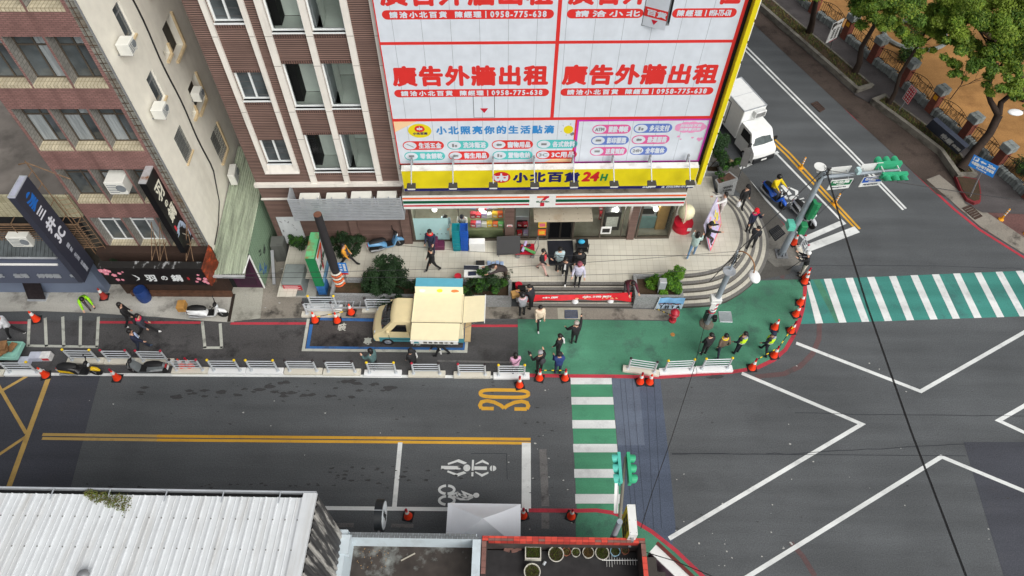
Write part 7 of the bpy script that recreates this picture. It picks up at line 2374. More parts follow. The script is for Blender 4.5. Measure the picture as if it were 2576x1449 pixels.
for k in range(7):
 mb.tube([(random.uniform(-.2, .25), random.uniform(-.2, .2), 5.4 + random.uniform(-.3, .5)) for _ in range(5)], .014, 4)
part('cable_tangle', mb, M_blk, mst)
lp = P(1777, 815)
lam = thing('street_lamp', 'grey street lamp pole with a rusty arched arm and a white oval head', 'street lamp', (lp.x, lp.y, .01))
part('pole', MB().tube([(0, 0, 0), (0, 0, 3.9)], [.12, .12], 12).tube([(0, 0, 3.9), (0, 0, 5.3)], [.05, .05], 8), M_mast, lam, smooth=50)
mb = MB()
for k in range(5):
 z = .95 + k * .16
 mb.tube([(.126 * math.cos(t), .126 * math.sin(t), z + t * .02) for t in [2 * PI * i / 12 for i in range(13)]], .03, 5, k % 2)
part('warning_band', mb, [mat('band_red', C(186, 40, 56), .5), M_wht], lam)
LH = P(1895, 688, 4.75) - Vector((lp.x, lp.y, .01))
d = Vector((LH.x, LH.y, 0))
arc = [(0, 0, 5.15)] + [tuple(d * (.5 - .5 * math.cos(PI * k / 10)) + Vector((0, 0, 5.15 + .5 * math.sin(PI * k / 10) * (1) - .35 * k / 10))) for k in range(1, 11)]
part('arm', MB().tube(arc, .028, 7), mat('arm_rust', C(150, 112, 78), .7, var=.25, scale=6), lam, smooth=50)
part('lamp_head', MB().ball((LH.x + .04, LH.y - .12, LH.z - .04), .3, 12, 0, (.75, 1.1, .35)), mat('lamp_white', C(238, 240, 240), .4, var=.02), lam, smooth=60)
part('loudspeaker', MB().lathe([(.06, 0), (.1, -.16), (.27, .02), (.26, .05), (.001, .0)], 18).xf(Matrix.Translation((-.05, -.1, 4.1))), M_lgrey, lam, smooth=50)
part('control_box', MB().bbox(-.3, .16, -.2, .16, 1.9, 2.15, .02).box(-.26, -.05, -.23, -.205, 1.5, 1.95), M_wht, lam)
part('meter_box', MB().bbox(.08, .24, -.3, -.1, .62, .92, .01).bbox(-.24, -.1, -.1, .1, .4, 1.0, .01), M_sc_blk, lam)
mb = MB()
for k in range(6):
 mb.tube([(random.uniform(-.15, .15), random.uniform(-.15, .15), 4.3 + random.uniform(0, 1.0)) for _ in range(5)], .012, 4)
part('cable_tangle', mb, M_blk, lam)
mb = MB().lathe([(.34, 0), (.3, .05), (.15, .09)], 9)
part('footing', mb, mat('footing', C(110, 104, 92), .9, var=.3), lam)
dp = P(858, 722, .3)
t = thing('utility_pole', 'thick dark utility pole with an orange striped foot beside the green pylon', 'pole', (dp.x, dp.y, .05))
part('pole', MB().tube([(0, 0, 0), (0, 0, 5.3)], [.2, .17], 14), mat_streak('pole_charcoal', C(44, 42, 44), C(30, 29, 30), .8, .5), t, smooth=50)
part('cap', MB().cyl((0, 0, 5.305), (0, 0, 5.32), .165, .165, 14), mat('cap_rust', C(112, 76, 60), .8, var=.2), t)
mb = MB()
for k in range(6):
 z = .5 + k * .17
 mb.tube([(.205 * math.cos(a_), .205 * math.sin(a_), z + .02 * a_) for a_ in [2 * PI * i / 14 for i in range(15)]], .055, 5, k % 2)
part('warning_band', mb, [mat('band_orange', C(214, 96, 44), .6, var=.15), mat('band_pale', C(206, 200, 186), .6)], t)
part('conduit', MB().tube([(-.3, .3, 0), (-.3, .3, 3.6), (-.1, .15, 4.4)], .06, 8), mat('conduit_grey', C(82, 84, 88), .6), t, smooth=50)
t = thing('pylon_sign', 'rusty green convenience store pylon with an orange and red numeral', 'sign', (-8.72, 18.5, .1))
M_pyg, M_pyg2 = mat('pylon_green', C(30, 124, 74), .45, var=.08), mat('pylon_green_top', C(104, 190, 130), .5, var=.05, scale=1, stain=C(150, 80, 40), stain_amt=.9, stain_scale=1.3)
part('box', MB().box(-.2, .2, 0, 1.45, .7, 2.75), M_pyg, t)
part('top', MB().box(-.205, .205, -.005, 1.455, 2.752, 2.77), M_pyg2, t)
part('plinth', MB().box(-.19, .19, .03, 1.4, 0, .7), mat('plinth_blue', C(54, 112, 176), .5, var=.25, scale=4), t)
mb = MB()
fp_ = lambda u, v, d: (.204 + d, u, v)
mb.poly([fp_(*q, 0) for q in ((.1, 1.1), (1.35, 1.1), (1.35, 2.6), (.1, 2.6))], 0)
mb.poly([fp_(*q, .003) for q in ((.3, 2.3), (1.2, 2.3), (1.2, 2.5), (.3, 2.5))], 1)
mb.poly([fp_(*q, .004) for q in ((.95, 2.3), (1.2, 2.3), (.75, 1.75), (.72, 1.3), (.5, 1.3), (.52, 1.75))], 2)
letter(mb, 'ELEVEn', .2, 1.25, 1.62, 1.86, lambda u, v, d: fp_(u, v, .006 + d), bold=.02, m=3)
mb.poly([fp_(*q, 0) for q in ((.1, .75), (1.35, .75), (1.35, 1.06), (.1, 1.06))], 4)
part('sign_face', mb, [M_wht, M_sgo, M_sgc, M_sgg, mat('face_blue', C(120, 172, 214), .5)], t)
t = thing('transformer_box', 'grey steel transformer box with red notice plates beside the green pylon', 'utility box', (-9.95, 18.45, .1))
part('cabinet', MB().bbox(-.45, .45, 0, 1.1, 0, .98, .03), mat_streak('cabinet_grey', C(128, 136, 134), C(92, 96, 94), .6, .6), t)
part('notice_plate', MB().box(-.43, .43, -.008, -.002, .45, .82), mat('plate_red', C(176, 40, 52), .5), t)
mb = MB()
for k in range(4):
 mb.box(-.36, .36 - .1 * (k % 2), -.011, -.0085, .5 + k * .08, .53 + k * .08)
part('notice_text', mb, mat('plate_text', C(230, 200, 200), .5), t)
part('plinth', MB().box(-.5, .9, -.05, 1.2, -.1, .0), M_concrete, t)
b = P(873, 716, .3)
def f_loading(o, f, w_, h_):
 mb = MB()
 for k, s_ in enumerate(('停車格', '裝卸貨專用')):
  for j, ch in enumerate(s_):
   letter(mb, ch, (.12 + .45 * k) * w_, (.4 + .45 * k) * w_, (.93 - (.27 if not k else .155) * j - .13) * h_, (.93 - (.27 if not k else .155) * j) * h_, lambda u, v, d: f(u, v, .004 + d), bold=.008)
 part('lettering', mb, M_wht, o)
 part('red_plate', MB().poly([f(0, -.2 * h_, 0), f(w_, -.2 * h_, 0), f(w_, -.03 * h_, 0), f(0, -.03 * h_, 0)]), M_sgc, o)
post_sign('loading_sign', 'blue loading bay sign with white characters beside the striped pole foot', 'sign', b, ((849, 662), (870, 663), (876, 686), (855, 686)), (2.2, 1.45), MATS['sign_road_blue'], f_loading)
b = P(1857, 452, .02)
post_sign('street_sign', 'grey back of a street sign on a striped post below the white truck', 'sign', b, ((1875, 372), (1892, 380), (1877, 422), (1862, 414)), (2.9, 1.9), M_grey, None, thick=.02)
h = P(1691, 807)
t = thing('fire_hydrant', 'red fire hydrant at the edge of the green pavement', 'hydrant', (h.x, h.y, .03))
part('barrel', MB().lathe([(.17, 0), (.17, .05), (.1, .08), (.1, .36), (.17, .4), (.17, .46), (.11, .5), (.11, .62), (.2, .66), (.2, .7), (.12, .78), (.04, .84), (.001, .85)], 16), mat('hydrant_red', C(170, 34, 50), .4, var=.15, scale=6), t, smooth=40)
part('outlet', MB().cyl((-.22, 0, .43), (.22, 0, .43), .06, .06, 10), MATS['hydrant_red'], t, smooth=40)
# PLANTERS, HEDGES, BUSHES
M_gran2 = mat('granite_planter', C(142, 144, 144), .7, var=.35, scale=30, stain=C(96, 97, 97), stain_amt=.5, stain_scale=1)
M_hedge = leafy([mat('hedge_bright', C(116, 166, 50), .55, var=.3), mat('hedge_mid', C(76, 124, 46), .55, var=.3), mat('bush_dark', C(52, 80, 46), .55, var=.3), mat('bush_deep', C(42, 66, 40), .55, var=.3)])
M_twig = mat('twig', C(72, 58, 44), .9)
def rim_box(name, lab, cat, x0, x1, y0, y1, h, z=.0, wl=.14, soil=True):
 t = thing(name, lab, cat, (0, 0, z))
 mb = MB().box(x0, x1, y0, y0 + wl, 0, h).box(x0, x1, y1 - wl, y1, 0, h).box(x0, x0 + wl, y0 + wl, y1 - wl, 0, h).box(x1 - wl, x1, y0 + wl, y1 - wl, 0, h)
 part('box', mb, M_gran2, t)
 part('soil', MB().box(x0 + wl, x1 - wl, y0 + wl, y1 - wl, 0, h - .2), M_earth, t)
 return t
def bush(name, lab, c, blobs, leaf=.11, mats=(2, 2, 3), dens=1500, z0=0.0, stems=True):
 t = thing(name, lab, 'bush', c)
 cr, tr = MB(), MB()
 for x, y, z, r in blobs:
  if stems:
   tr.tube([(x * .2, y * .2, 0), (x * .6, y * .6, z * .6), (x, y, z)], [.035, .025, .012], 5)
  for q in range(6):
   d = Vector((RT.gauss(0, .45), RT.gauss(0, .45), RT.gauss(0, .4))) * r
   rr = r * RT.uniform(.4, .6)
   leafball(cr, (x + d.x, y + d.y, z + d.z), rr, rr, rr * .8, int(dens * 1.6 * rr * rr) + 40, leaf, [RT.choice(mats) for _ in range(3)], .5, .3, RT)
 if stems:
  part('stems', tr, M_twig, t)
 part('foliage', cr, M_hedge, t)
 return t
rim_box('granite_planter', 'granite planter box between the straight and the curved steps', 'planter', 5.55, 7.72, 18.12, 19.4, .92)
bush('hedge', 'bright green hedge in the granite planter', (7.0, 18.8, .7), [(.35, .15, .55, .45), (.35, -.3, .4, .38), (.1, -.1, .6, .35), (0, .25, .5, .34), (.1, .05, .45, .3), (-.45, .15, .4, .3), (-.1, -.3, .3, .3), (-.7, 0, .35, .3), (.4, .35, .7, .3)], .09, (0, 0, 1), 2200)
t = thing('meter_cabinet', 'white metal cabinet on a post in the granite planter', 'cabinet', (6.68, 18.45, .7))
part('cabinet', MB().bbox(-.16, .16, -.14, .14, .55, 1.05, .015), M_lgrey, t)
part('post', MB().box(-.1, -.06, -.02, .02, 0, .55).box(.06, .1, -.02, .02, 0, .55), M_lgrey, t)
t = thing('cloth_banner', 'pale blue cloth banner with black letters hung on the granite planter', 'banner', (6.6, 18.08, .02))
mb = MB()
N = 10
for i in range(N):
 x0, x1 = i * .118, (i + 1) * .118
 f_ = lambda x: -.02 - .015 * math.sin(x * 11)
 mb.poly([(x0, f_(x0), .06), (x1, f_(x1), .06), (x1, f_(x1), .45), (x0, f_(x0), .45)], 0)
 mb.poly([(x0, f_(x0), .45), (x1, f_(x1), .45), (x1, f_(x1) + .01, .93), (x0, f_(x0) + .01, .93)], 1)
part('cloth', mb, [mat('cloth_pale_blue', C(190, 212, 232), .8, var=.06), mat('cloth_sky', C(128, 182, 226), .8, var=.2, scale=3)], t)
mb = MB()
for k, ch in enumerate('THTA'):
 letter(mb, ch, .14 + k * .26, .28 + k * .26, .14, .36, lambda u, v, d: (u, -.05 - d, v), bold=.012)
random.seed(18)
for k in range(22):
 x, z = .1 + k * .045, .46 + random.uniform(0, .08)
 s = random.uniform(.02, .04)
 mb.poly([(x + s * math.cos(a_), -.048, z + s * 1.5 * math.sin(a_)) for a_ in [2 * PI * i / 7 for i in range(7)]], random.choice((0, 1, 2)))
part('lettering', mb, [M_blk, mat('crowd_brown', C(104, 82, 74), .7), mat('crowd_red', C(140, 70, 70), .7)], t)
part('pole', MB().tube([(-.05, -.03, .0), (.03, -.03, .98)], .018, 6), M_wht, t)
rim_box('long_planter', 'long granite planter along the plaza edge behind the food truck', 'planter', -8.2, -.02, 18.05, 19.05, .75)
mb = MB().box(-8.5, .0, 19.051, 19.8, .0, .648)
setting('plaza', mb, M_ptile, None)
bush('round_bush', 'large round dark bush behind the food truck cab', (-5.75, 18.75, .5), [(0, 0, .75, .8), (.75, .05, .6, .65), (-.75, 0, .55, .65), (0, .2, 1.2, .6), (.3, -.3, .9, .6), (.2, .35, .85, .5), (-.3, -.3, .5, .5), (.4, -.35, .4, .45)], .1, (2, 2, 3), 1500)
bush('tall_bush', 'upright bush with a thin top behind the rear of the food truck', (-1.05, 18.6, .5), [(0, 0, .5, .5), (-.5, -.05, .35, .45), (.4, .1, .35, .35), (-.2, .1, .95, .3), (-.15, .15, 1.35, .18), (-.75, .0, .3, .4), (.1, -.2, .8, .45), (-.4, .2, .7, .4)], .09, (1, 2, 2), 1700)
bush('dry_shrub', 'leafless brown shrub beside the upright bush', (-.3, 18.9, .5), [(0, 0, .45, .3), (.15, .1, .7, .25)], .05, (3,), 260)
bush('wall_bush', 'dark bush at the white door by the wall', (-10.1, 21.0, .6), [(0, 0, .4, .45), (.5, .05, .45, .4), (-.35, 0, .5, .3)], .1, (2, 1, 2), 1300)
bush('wall_bush', 'larger dark bush behind the thick dark pole by the wall', (-8.05, 20.9, .6), [(0, 0, .55, .6), (.6, -.05, .4, .5), (-.6, 0, .5, .5), (.1, -.3, .3, .45)], .1, (2, 2, 3), 1300)
t = thing('street_planter', 'tapered granite planter with black scrawl at the top of the curved steps', 'planter', (0, 0, .3))
lo = [P(1807, 486, .55), P(1850, 484, .55), P(1853, 466, .55), P(1812, 470, .55)]
tpz = [P(1798.8, 452, 1.25), P(1806, 464, 1.25), P(1857, 448, 1.25), P(1835.5, 431, 1.25)]
base = [P(1806, 480, .5), P(1808, 486, .5), P(1848, 484, .5), P(1835, 470, .5)]
mb = MB().hexa([(p.x, p.y, .0) for p in base], [(p.x, p.y, .95) for p in tpz])
part('box', mb, M_gran2, t)
cc = sum(tpz, Vector()) / 4
part('soil', MB().poly([tuple(Vector((p.x, p.y, .956)).lerp(Vector((cc.x, cc.y, .956)), .16)) for p in tpz]), mat('soil_brown', C(86, 62, 50), .95, var=.3, scale=7), t)
random.seed(5)
mb = MB()
a_, b_, c_, d_ = [Vector((p.x, p.y, .0)) for p in (base[1], base[2])] + [Vector((p.x, p.y, .95)) for p in (tpz[2], tpz[1])]
for r_ in range(2):
 pts = []
 for k in range(18):
  u = .3 + .5 * k / 17
  v = .6 - r_ * .22 + .09 * math.sin(k * 2.1 + r_)
  q = a_.lerp(b_, u).lerp(d_.lerp(c_, u), v)
  pts.append((q.x, q.y - .02, q.z))
 mb.tube(pts, .014, 4)
part('scrawl', mb, M_blk, t)
bush('planter_weeds', 'sparse weeds in the tapered granite planter', (P(1810, 452, 1.2).x, P(1810, 452, 1.2).y, 1.2), [(0, 0, .15, .2), (.1, .25, .2, .2)], .07, (1, 2), 500)
q = P(1790, 430, .65)
t = rim_box('granite_planter', 'smaller granite planter under the hoarding edge on the side street', 'planter', q.x - .45, q.x + .45, q.y - .4, q.y + .4, .6, .3)
bush('street_tree', 'leafy dark tree beside the white truck, half behind the hoarding', (9.9, 26.6, .3), [(.3, .2, 1.5, .7), (.8, .0, 1.3, .55), (.2, .8, 1.9, .7), (-.3, .3, 1.4, .6), (.6, .7, 1.7, .5), (.9, -.4, 1.0, .35)], .13, (1, 2, 2), 1500)
t = thing('junk_cabinet', 'dented grey cabinet leaning in the alley beside the green shed', 'cabinet', (-11.0, 20.7, .05), .1)
part('cabinet', MB().bbox(-.3, .3, -.25, .35, 0, 1.2, .02), mat_streak('junk_grey', C(96, 98, 94), C(60, 60, 58), .7, .7), t)
part('plank', MB().hexa([(-.32, -1.6, 0), (-.18, -1.6, 0), (-.18, -.3, .9), (-.32, -.3, .9)], [(-.32, -1.6, .06), (-.18, -1.6, .06), (-.18, -.3, .96), (-.32, -.3, .96)]), M_grey, t)
q = P(723, 575, 1.2)
# AIR CONDITIONERS
M_ac = mat('ac_white', C(220, 220, 212), .5, var=.05, stain=C(170, 160, 140), stain_amt=.3)
def aircon(lab, p, rz, w_=.8, h_=.55, d_=.35, group='air conditioners'):
 t = thing('air_conditioner', lab, 'air conditioner', p, rz, group)
 part('case', MB().bbox(-w_ / 2, w_ / 2, 0, d_, 0, h_, .015), M_ac, t)
 mb = MB()
 for k in range(5):
  mb.box(-w_ * .42, w_ * .1, -.012, -.002, h_ * (.15 + .15 * k), h_ * (.2 + .15 * k))
 mb.cyl((w_ * .26, -.012, h_ * .5), (w_ * .26, -.002, h_ * .5), h_ * .3, h_ * .3, 14)
 part('grille', mb, mat('ac_grille', C(120, 126, 130), .6), t)
 part('bracket', MB().box(-w_ * .4, -w_ * .34, .02, d_ + .1, -.05, -.002).box(w_ * .34, w_ * .4, .02, d_ + .1, -.05, -.002), M_grey, t)
 return t
for k, (s0, s1, z1, of) in enumerate(((-4.44, -3.6, 4.5, .75), (-3.3, -2.45, 4.5, .75), (-2.21, -1.36, 4.62, .8), (-1.11, -.28, 4.62, .8))):
 aircon('white outdoor unit in the slatted cage, %s from the left' % ('first second third fourth'.split()[k]), FW((s0 + s1) / 2, of, z1 - .62), YAW, s1 - s0, .62, .4, 'outdoor units in the slatted cage')
cg = thing('slatted_cage', 'galvanised slatted cage round the outdoor units on the brown wall', 'cage', A0, YAW)
mb = MB()
for k in range(13):
 z = 3.4 + k * .103
 mb.box(-4.85, -.05, -.93, -.9, z, z + .055)
part('front_slats', mb, M_lgrey, cg)
mb = MB()
for k in range(13):
 z = 3.4 + k * .103
 mb.box(-4.85, -4.82, -.895, -.02, z, z + .055)
part('side_slats', mb, M_lgrey, cg)
mb = MB()
for s in (-4.8, -4.2, -3.6, -3.0, -2.4, -1.8, -1.2, -.6, -.1):
 mb.box(s, s + .04, -.895, -.86, 3.38, 4.75)
mb.box(-4.85, -.05, -.93, -.02, 3.33, 3.375)
part('frame', mb, M_lgrey, cg)
aircon('window unit in the deep windows of the plum building', LA + Vector((-2.12, -.42, 6.65)), LYAW, .72, .62, .7)
aircon('boxed unit beside the upper cream wall window', Vector((-12.6, 19.8, 12.3)), PI / 2, .5, .42, .42)
aircon('rusty boxed unit beside the lower cream wall window', Vector((-12.6, 19.85, 9.55)), PI / 2, .52, .42, .42)
aircon('small unit in the dark recess of the cream wall', Vector((-12.75, 22.95, 7.75)), PI / 2, .5, .4, .35)
aircon('outdoor unit at the foot of the cream wall above the shed roof', Vector((-12.6, 22.7, 3.3)), PI / 2 + .1, .75, .6, .3)
aircon('outdoor unit on the dark canopy of the grey shop', Vector((-20.4, 18.2, 3.75)), .0, .85, .6, .35)
# PEOPLE
M_skin = mat('skin', C(204, 160, 134), .6, var=.06)
M_hair = mat('hair_black', C(30, 27, 26), .5, var=.15)
def cloth(c, k=[0]):
 n = 'cloth_%02x%02x%02x' % tuple(c)
 return mat(n, C(*c), .8, var=.16, scale=9)
def person(px, py, z, rz, lab, top, legs, shoe, h=1.65, leg=(0, 0, 0, 0), arm=((12, 0, 15), (12, 0, 15)), lean=0, bulk=1.0, hair='short', hat=None, yaw=0, coat=.0, extra=None, tilt=0, spread=0, group=None):
 """leg: thigh left, knee left, thigh right, knee right (degrees forwards, bend); arm: (forwards, outwards, elbow) for left and right"""
 s = h / 1.70
 bulk *= 1.26
 f0 = P(px, py, z)
 t = thing('person', lab, 'person', f0, R(rz), group)
 def rx(v, a):
  a = R(a)
  return Vector((v.x, v.y * math.cos(a) - v.z * math.sin(a), v.y * math.sin(a) + v.z * math.cos(a)))
 V, E, RAD, LAB = [], [], [], []
 def add(p, r, par, lb):
  V.append(Vector(p) * s)
  RAD.append((r * s, r * s))
  LAB.append(lb)
  if par is not None:
   E.append((par, len(V) - 1))
  return len(V) - 1
 hip_z = .9
 feet = []
 L2 = []
 for sd, (th, kn) in ((-1, leg[:2]), (1, leg[2:])):
  hp = Vector((sd * .09, 0, hip_z - .02))
  k = hp + rx(Vector((sd * (.01 + spread), 0, -.42)), th)
  a = k + rx(Vector((sd * spread * .5, 0, -.41)), th - kn)
  L2.append((hp, k, a, th - kn))
 drop = min(a.z for _, _, a, _ in L2) - .07
 base = Vector((0, 0, -drop))
 pel = add(base + Vector((0, 0, hip_z + .03)), .13 * bulk, None, 1 if coat else 2)
 tw = lambda v: base + Vector((0, 0, hip_z)) + rx(v, -lean)
 wst = add(tw(Vector((0, 0, .2))), .125 * bulk, pel, 1)
 chs = add(tw(Vector((0, 0, .42))), .145 * bulk, wst, 1)
 nk = add(tw(Vector((0, .005, .575))), .055, chs, 0)
 hd0 = tw(Vector((0, .02, .69)))
 hd = add(hd0, .088, nk, 0)
 add(hd0 + rx(Vector((0, .005, .09)), -lean * .6 - tilt), .078, hd, 0)
 for hp, k, a, ang in L2:
  i = add(base + hp, .09 * (.5 + .5 * bulk), pel, 2)
  j = add(base + hp.lerp(k, .55), .075, i, 2)
  i = add(base + k, .06, j, 2)
  j = add(base + a, .045, i, 2)
  q = rx(Vector((0, .15, -.035)), ang * .6)
  add(base + a + rx(Vector((0, -.02, -.045)), ang * .6), .042, j, 3)
  add(base + a + q, .036, j, 3)
 hands = []
 for sd, (fw, ow, el) in ((-1, arm[0]), (1, arm[1])):
  sh = tw(Vector((sd * .185, 0, .5)))
  d = rx(Vector((sd * math.sin(R(ow)), 0, -math.cos(R(ow)))), fw)
  e = sh + d * .28
  d2 = rx(Vector((sd * math.sin(R(ow)) * .4 - sd * .12 * (el > 40), 0, -math.cos(R(ow)))), fw + el)
  w_ = e + d2 * .24
  i = add(sh, .072 * (.4 + .6 * bulk), chs, 1)
  i = add(e, .056 * (.4 + .6 * bulk), i, 1)
  i = add(w_, .036, i, 1)
  pm = w_ + d2 * .06
  k = add(pm, .03, i, 0)
  side = d2.cross(Vector((0, 1, .3))).normalized()
  for q in range(4):                                   # four fingers and a thumb
   b = pm + side * (.027 - .018 * q) + d2 * .035
   fi = add(b, .009, k, 0)
   ln = (.05, .058, .054, .042)[q]
   fi = add(b + d2 * ln * .6, .008, fi, 0)
   add(b + d2 * ln * .95 + Vector((0, .012, 0)), .007, fi, 0)
  fi = add(pm + side * .035 - d2 * .01, .01, k, 0)
  add(pm + side * .055 + d2 * .03, .008, fi, 0)
  hands.append(pm * s)
 me = bpy.data.meshes.new('body')
 me.from_pydata(V, E, [])
 o = bpy.data.objects.new('body', me)
 COL.objects.link(o)
 md = o.modifiers.new('skin', 'SKIN')
 md.use_smooth_shade = True
 for v, r in zip(me.skin_vertices[0].data, RAD):
  v.radius = r
 me.skin_vertices[0].data[0].use_root = True
 sb = o.modifiers.new('sub', 'SUBSURF')
 sb.levels = sb.render_levels = 1
 m2 = bpy.data.meshes.new_from_object(o.evaluated_get(bpy.context.evaluated_depsgraph_get()))
 bpy.data.objects.remove(o)
 m2.name = 'body'
 for m in (M_skin, top, legs, shoe):
  m2.materials.append(m)
 segs = [(V[a], V[b], LAB[b], RAD[b][0]) for a, b in E]
 idx = []
 for p in m2.polygons:
  c = p.center
  best, bl = 9, 0
  for a, b, l, r in segs:
   ab = b - a
   q = max(0, min(1, (c - a).dot(ab) / max(1e-9, ab.length_squared)))
   dd = (c - a - ab * q).length / (r + .03)
   if dd < best:
    best, bl = dd, l
  idx.append(bl)
 m2.polygons.foreach_set('material_index', idx)
 b = bpy.data.objects.new('body', m2)
 COL.objects.link(b)
 b.parent = t
 hc = hd0 * s + rx(Vector((0, .0, .055)), -lean * .6 - tilt) * s
 Mh = Matrix.Translation(hc) @ Matrix.Rotation(R(yaw), 4, 'Z') @ Matrix.Rotation(R(-lean * .6 - tilt), 4, 'X')
 face = MB()
 for sd in (-1, 1):
  face.ball((sd * .035 * s, .083 * s, .01 * s), .011 * s, 6, 0)
  face.ball((sd * .09 * s, -.0, 0), .022 * s, 6, 1, (.5, 1, 1.4))
 face.ball((0, .098 * s, -.02 * s), .016 * s, 6, 1, (.8, 1, 1.4)).ball((0, .084 * s, -.055 * s), .02 * s, 6, 2, (1.2, .5, .35))
 part('face', face.xf(Mh), [M_blk, M_skin, mat('lips', C(170, 100, 90), .6)], t)
 hb = MB()
 r = .112 * s
 if hair == 'long':
  hb.ball((0, -.012 * s, .03 * s), r, 10, 0, (1, 1.02, 1)).ball((0, -.07 * s, -.1 * s), .09 * s, 8, 0, (1.1, .6, 1.5))
 elif hair == 'bald':
  hb.ball((0, -.03 * s, -.005 * s), r * .98, 10, 0, (1.0, .85, .55))
 else:
  hb.ball((0, -.014 * s, .038 * s), r, 10, 0, (.98, 1.02, .92))
 for k, v in enumerate(hb.v):                              # keep the face free
  if v[1] > .045 * s and v[2] < .05 * s:
   hb.v[k] = (v[0] * .9, .045 * s, v[2])
 hm = M_hair
 part('hair', hb.xf(Mh), hm, t, smooth=60)
 if hat:
  kind, hcol = hat
  hh = MB().lathe([(.118 * s, .025 * s), (.122 * s, .07 * s), (.1 * s, .125 * s), (.05 * s, .15 * s), (.002, .155 * s)], 14)
  if kind == 'cap':
   hh.hexa([(-.08 * s, .08 * s, .035 * s), (.08 * s, .08 * s, .035 * s), (.06 * s, .2 * s, .02 * s), (-.06 * s, .2 * s, .02 * s)], [(-.08 * s, .08 * s, .05 * s), (.08 * s, .08 * s, .05 * s), (.06 * s, .2 * s, .032 * s), (-.06 * s, .2 * s, .032 * s)])
  elif kind == 'helmet':
   hh = MB().ball((0, -.01 * s, .03 * s), .145 * s, 10, 0, (.95, 1.05, 1))
  elif kind == 'hood':
   hh = MB().ball((0, -.03 * s, .02 * s), .14 * s, 10, 0, (.95, .95, 1.1))
  part('hat' if kind != 'hood' else 'hood', hh.xf(Mh), hcol, t, smooth=60)
 if coat:
  cm = MB()
  pts = [tw(Vector((0, 0, q))) * s for q in (.1, 0)] + [(base + Vector((0, 0, hip_z - coat))) * s]
  cm.tube([tw(Vector((0, 0, .42))) * s, tw(Vector((0, 0, .15))) * s, (base + Vector((0, 0, hip_z - coat))) * s], [.165 * bulk * s, .168 * bulk * s, .185 * bulk * s], 14, cap=False)
  cm.v = [(x * 1.18, y, q) for x, y, q in cm.v]
  part('coat', cm, top, t, smooth=60)
 if extra:
  extra(t, s, lambda v: tw(Vector(v)) * s, hands)
 return t, s, hands, f0
PK = cloth((226, 110, 130))
def bagx(col, r=.15):
 return lambda t, s, tw, h: part('backpack', MB().ball(tw((0, -.19, .34)), r * s, 8, 0, (.95, .6, 1.25)), col, t, smooth=60)
def scarf(col, dz=.55):
 return lambda t, s, tw, h: part('scarf', MB().tube([tw((.13 * math.cos(a), .1 * math.sin(a), dz)) for a in [2 * PI * k / 12 for k in range(13)]], .035 * s, 6), col, t, smooth=60)
def front(col, w_=.09):
 return lambda t, s, tw, h: part('shirt_front', MB().hexa([tw((-w_, .14, .2)), tw((w_, .14, .2)), tw((w_, .17, .2)), tw((-w_, .17, .2))], [tw((-w_ * .7, .1, .52)), tw((w_ * .7, .1, .52)), tw((w_ * .7, .15, .52)), tw((-w_ * .7, .15, .52))]), col, t)
def vest(t, s, tw, h):
 v = MB().tube([tw((0, 0, q)) for q in (.56, .42, .3, .14)], [.12 * s, .178 * s, .17 * s, .165 * s], 14, cap=False)
 c0 = tw((0, 0, .3))
 v.v = [(c0.x + (x - c0.x) * 1.16, y, z) for x, y, z in v.v]
 part('vest', v, mat('vest_lime', C(196, 236, 40), .6, var=.08), t, smooth=60)
 b = MB().tube([tw((0, 0, .22)), tw((0, 0, .17))], [.177 * s, .175 * s], 14, cap=False)
 b.v = [(c0.x + (x - c0.x) * 1.16, y, z) for x, y, z in b.v]
 part('reflective_band', b, mat('band_silver', C(206, 210, 214), .3), t)
 part('hood_collar', MB().ball(tw((0, -.1, .56)), .1 * s, 8, 0, (1.2, .6, .6)), mat('collar_grey', C(150, 156, 162), .7), t, smooth=60)
BLK, DBL, NVY, WSH = cloth((36, 36, 38)), cloth((42, 46, 58)), cloth((38, 44, 66)), cloth((224, 224, 222))
GRY, DGR = cloth((150, 152, 158)), cloth((74, 74, 78))
UP = ((20, 25, 110), (20, 25, 110))
HOLD = ((16, 6, 62), (16, 6, 62))
W1, W2 = (24, 12, -18, 14), (-18, 14, 26, 10)
PP = []
def pp(*a, **k):
 r = person(*a, **k)
 PP.append(r)
 return r
SH = cloth((52, 40, 36))
G1, G2, G3, G4 = 'people on the plaza', 'people on the green pavement', 'people in the side lane', 'people on the curved steps'
pp(232, 776, .05, -140, 'person bending forwards in a lime green vest on the left pavement', cloth((150, 220, 30)), cloth((92, 84, 88)), SH, lean=50, arm=((60, 5, 20), (60, 5, 20)), group=G3)
pp(5, 822, .012, 90, 'person in a blue jacket cut by the left edge', cloth((70, 104, 160)), BLK, BLK, group=G3)
pp(45, 846, .012, 100, 'person in a white jacket and black trousers walking at the left edge', cloth((218, 220, 224)), BLK, WSH, leg=W1, arm=HOLD, group=G3)
pp(338, 816, .012, -70, 'person in black walking behind the one with the backpack', BLK, BLK, WSH, leg=W1, hair='long', group=G3)
pp(376, 842, .012, -85, 'person with a black backpack and a pink collar striding right', cloth((66, 68, 78)), BLK, WSH, leg=(34, 10, -28, 20), lean=6, extra=lambda t, s, tw, h: (bagx(BLK, .17)(t, s, tw, h), scarf(cloth((224, 50, 90)))(t, s, tw, h)), group=G3)
pp(364, 882, .012, -60, 'man in a navy suit and pale shirt walking behind the barrier', NVY, cloth((44, 50, 66)), cloth((70, 84, 104)), leg=W1, arm=((-15, 5, 10), (20, 5, 20)), extra=front(cloth((186, 204, 236))), group=G3)
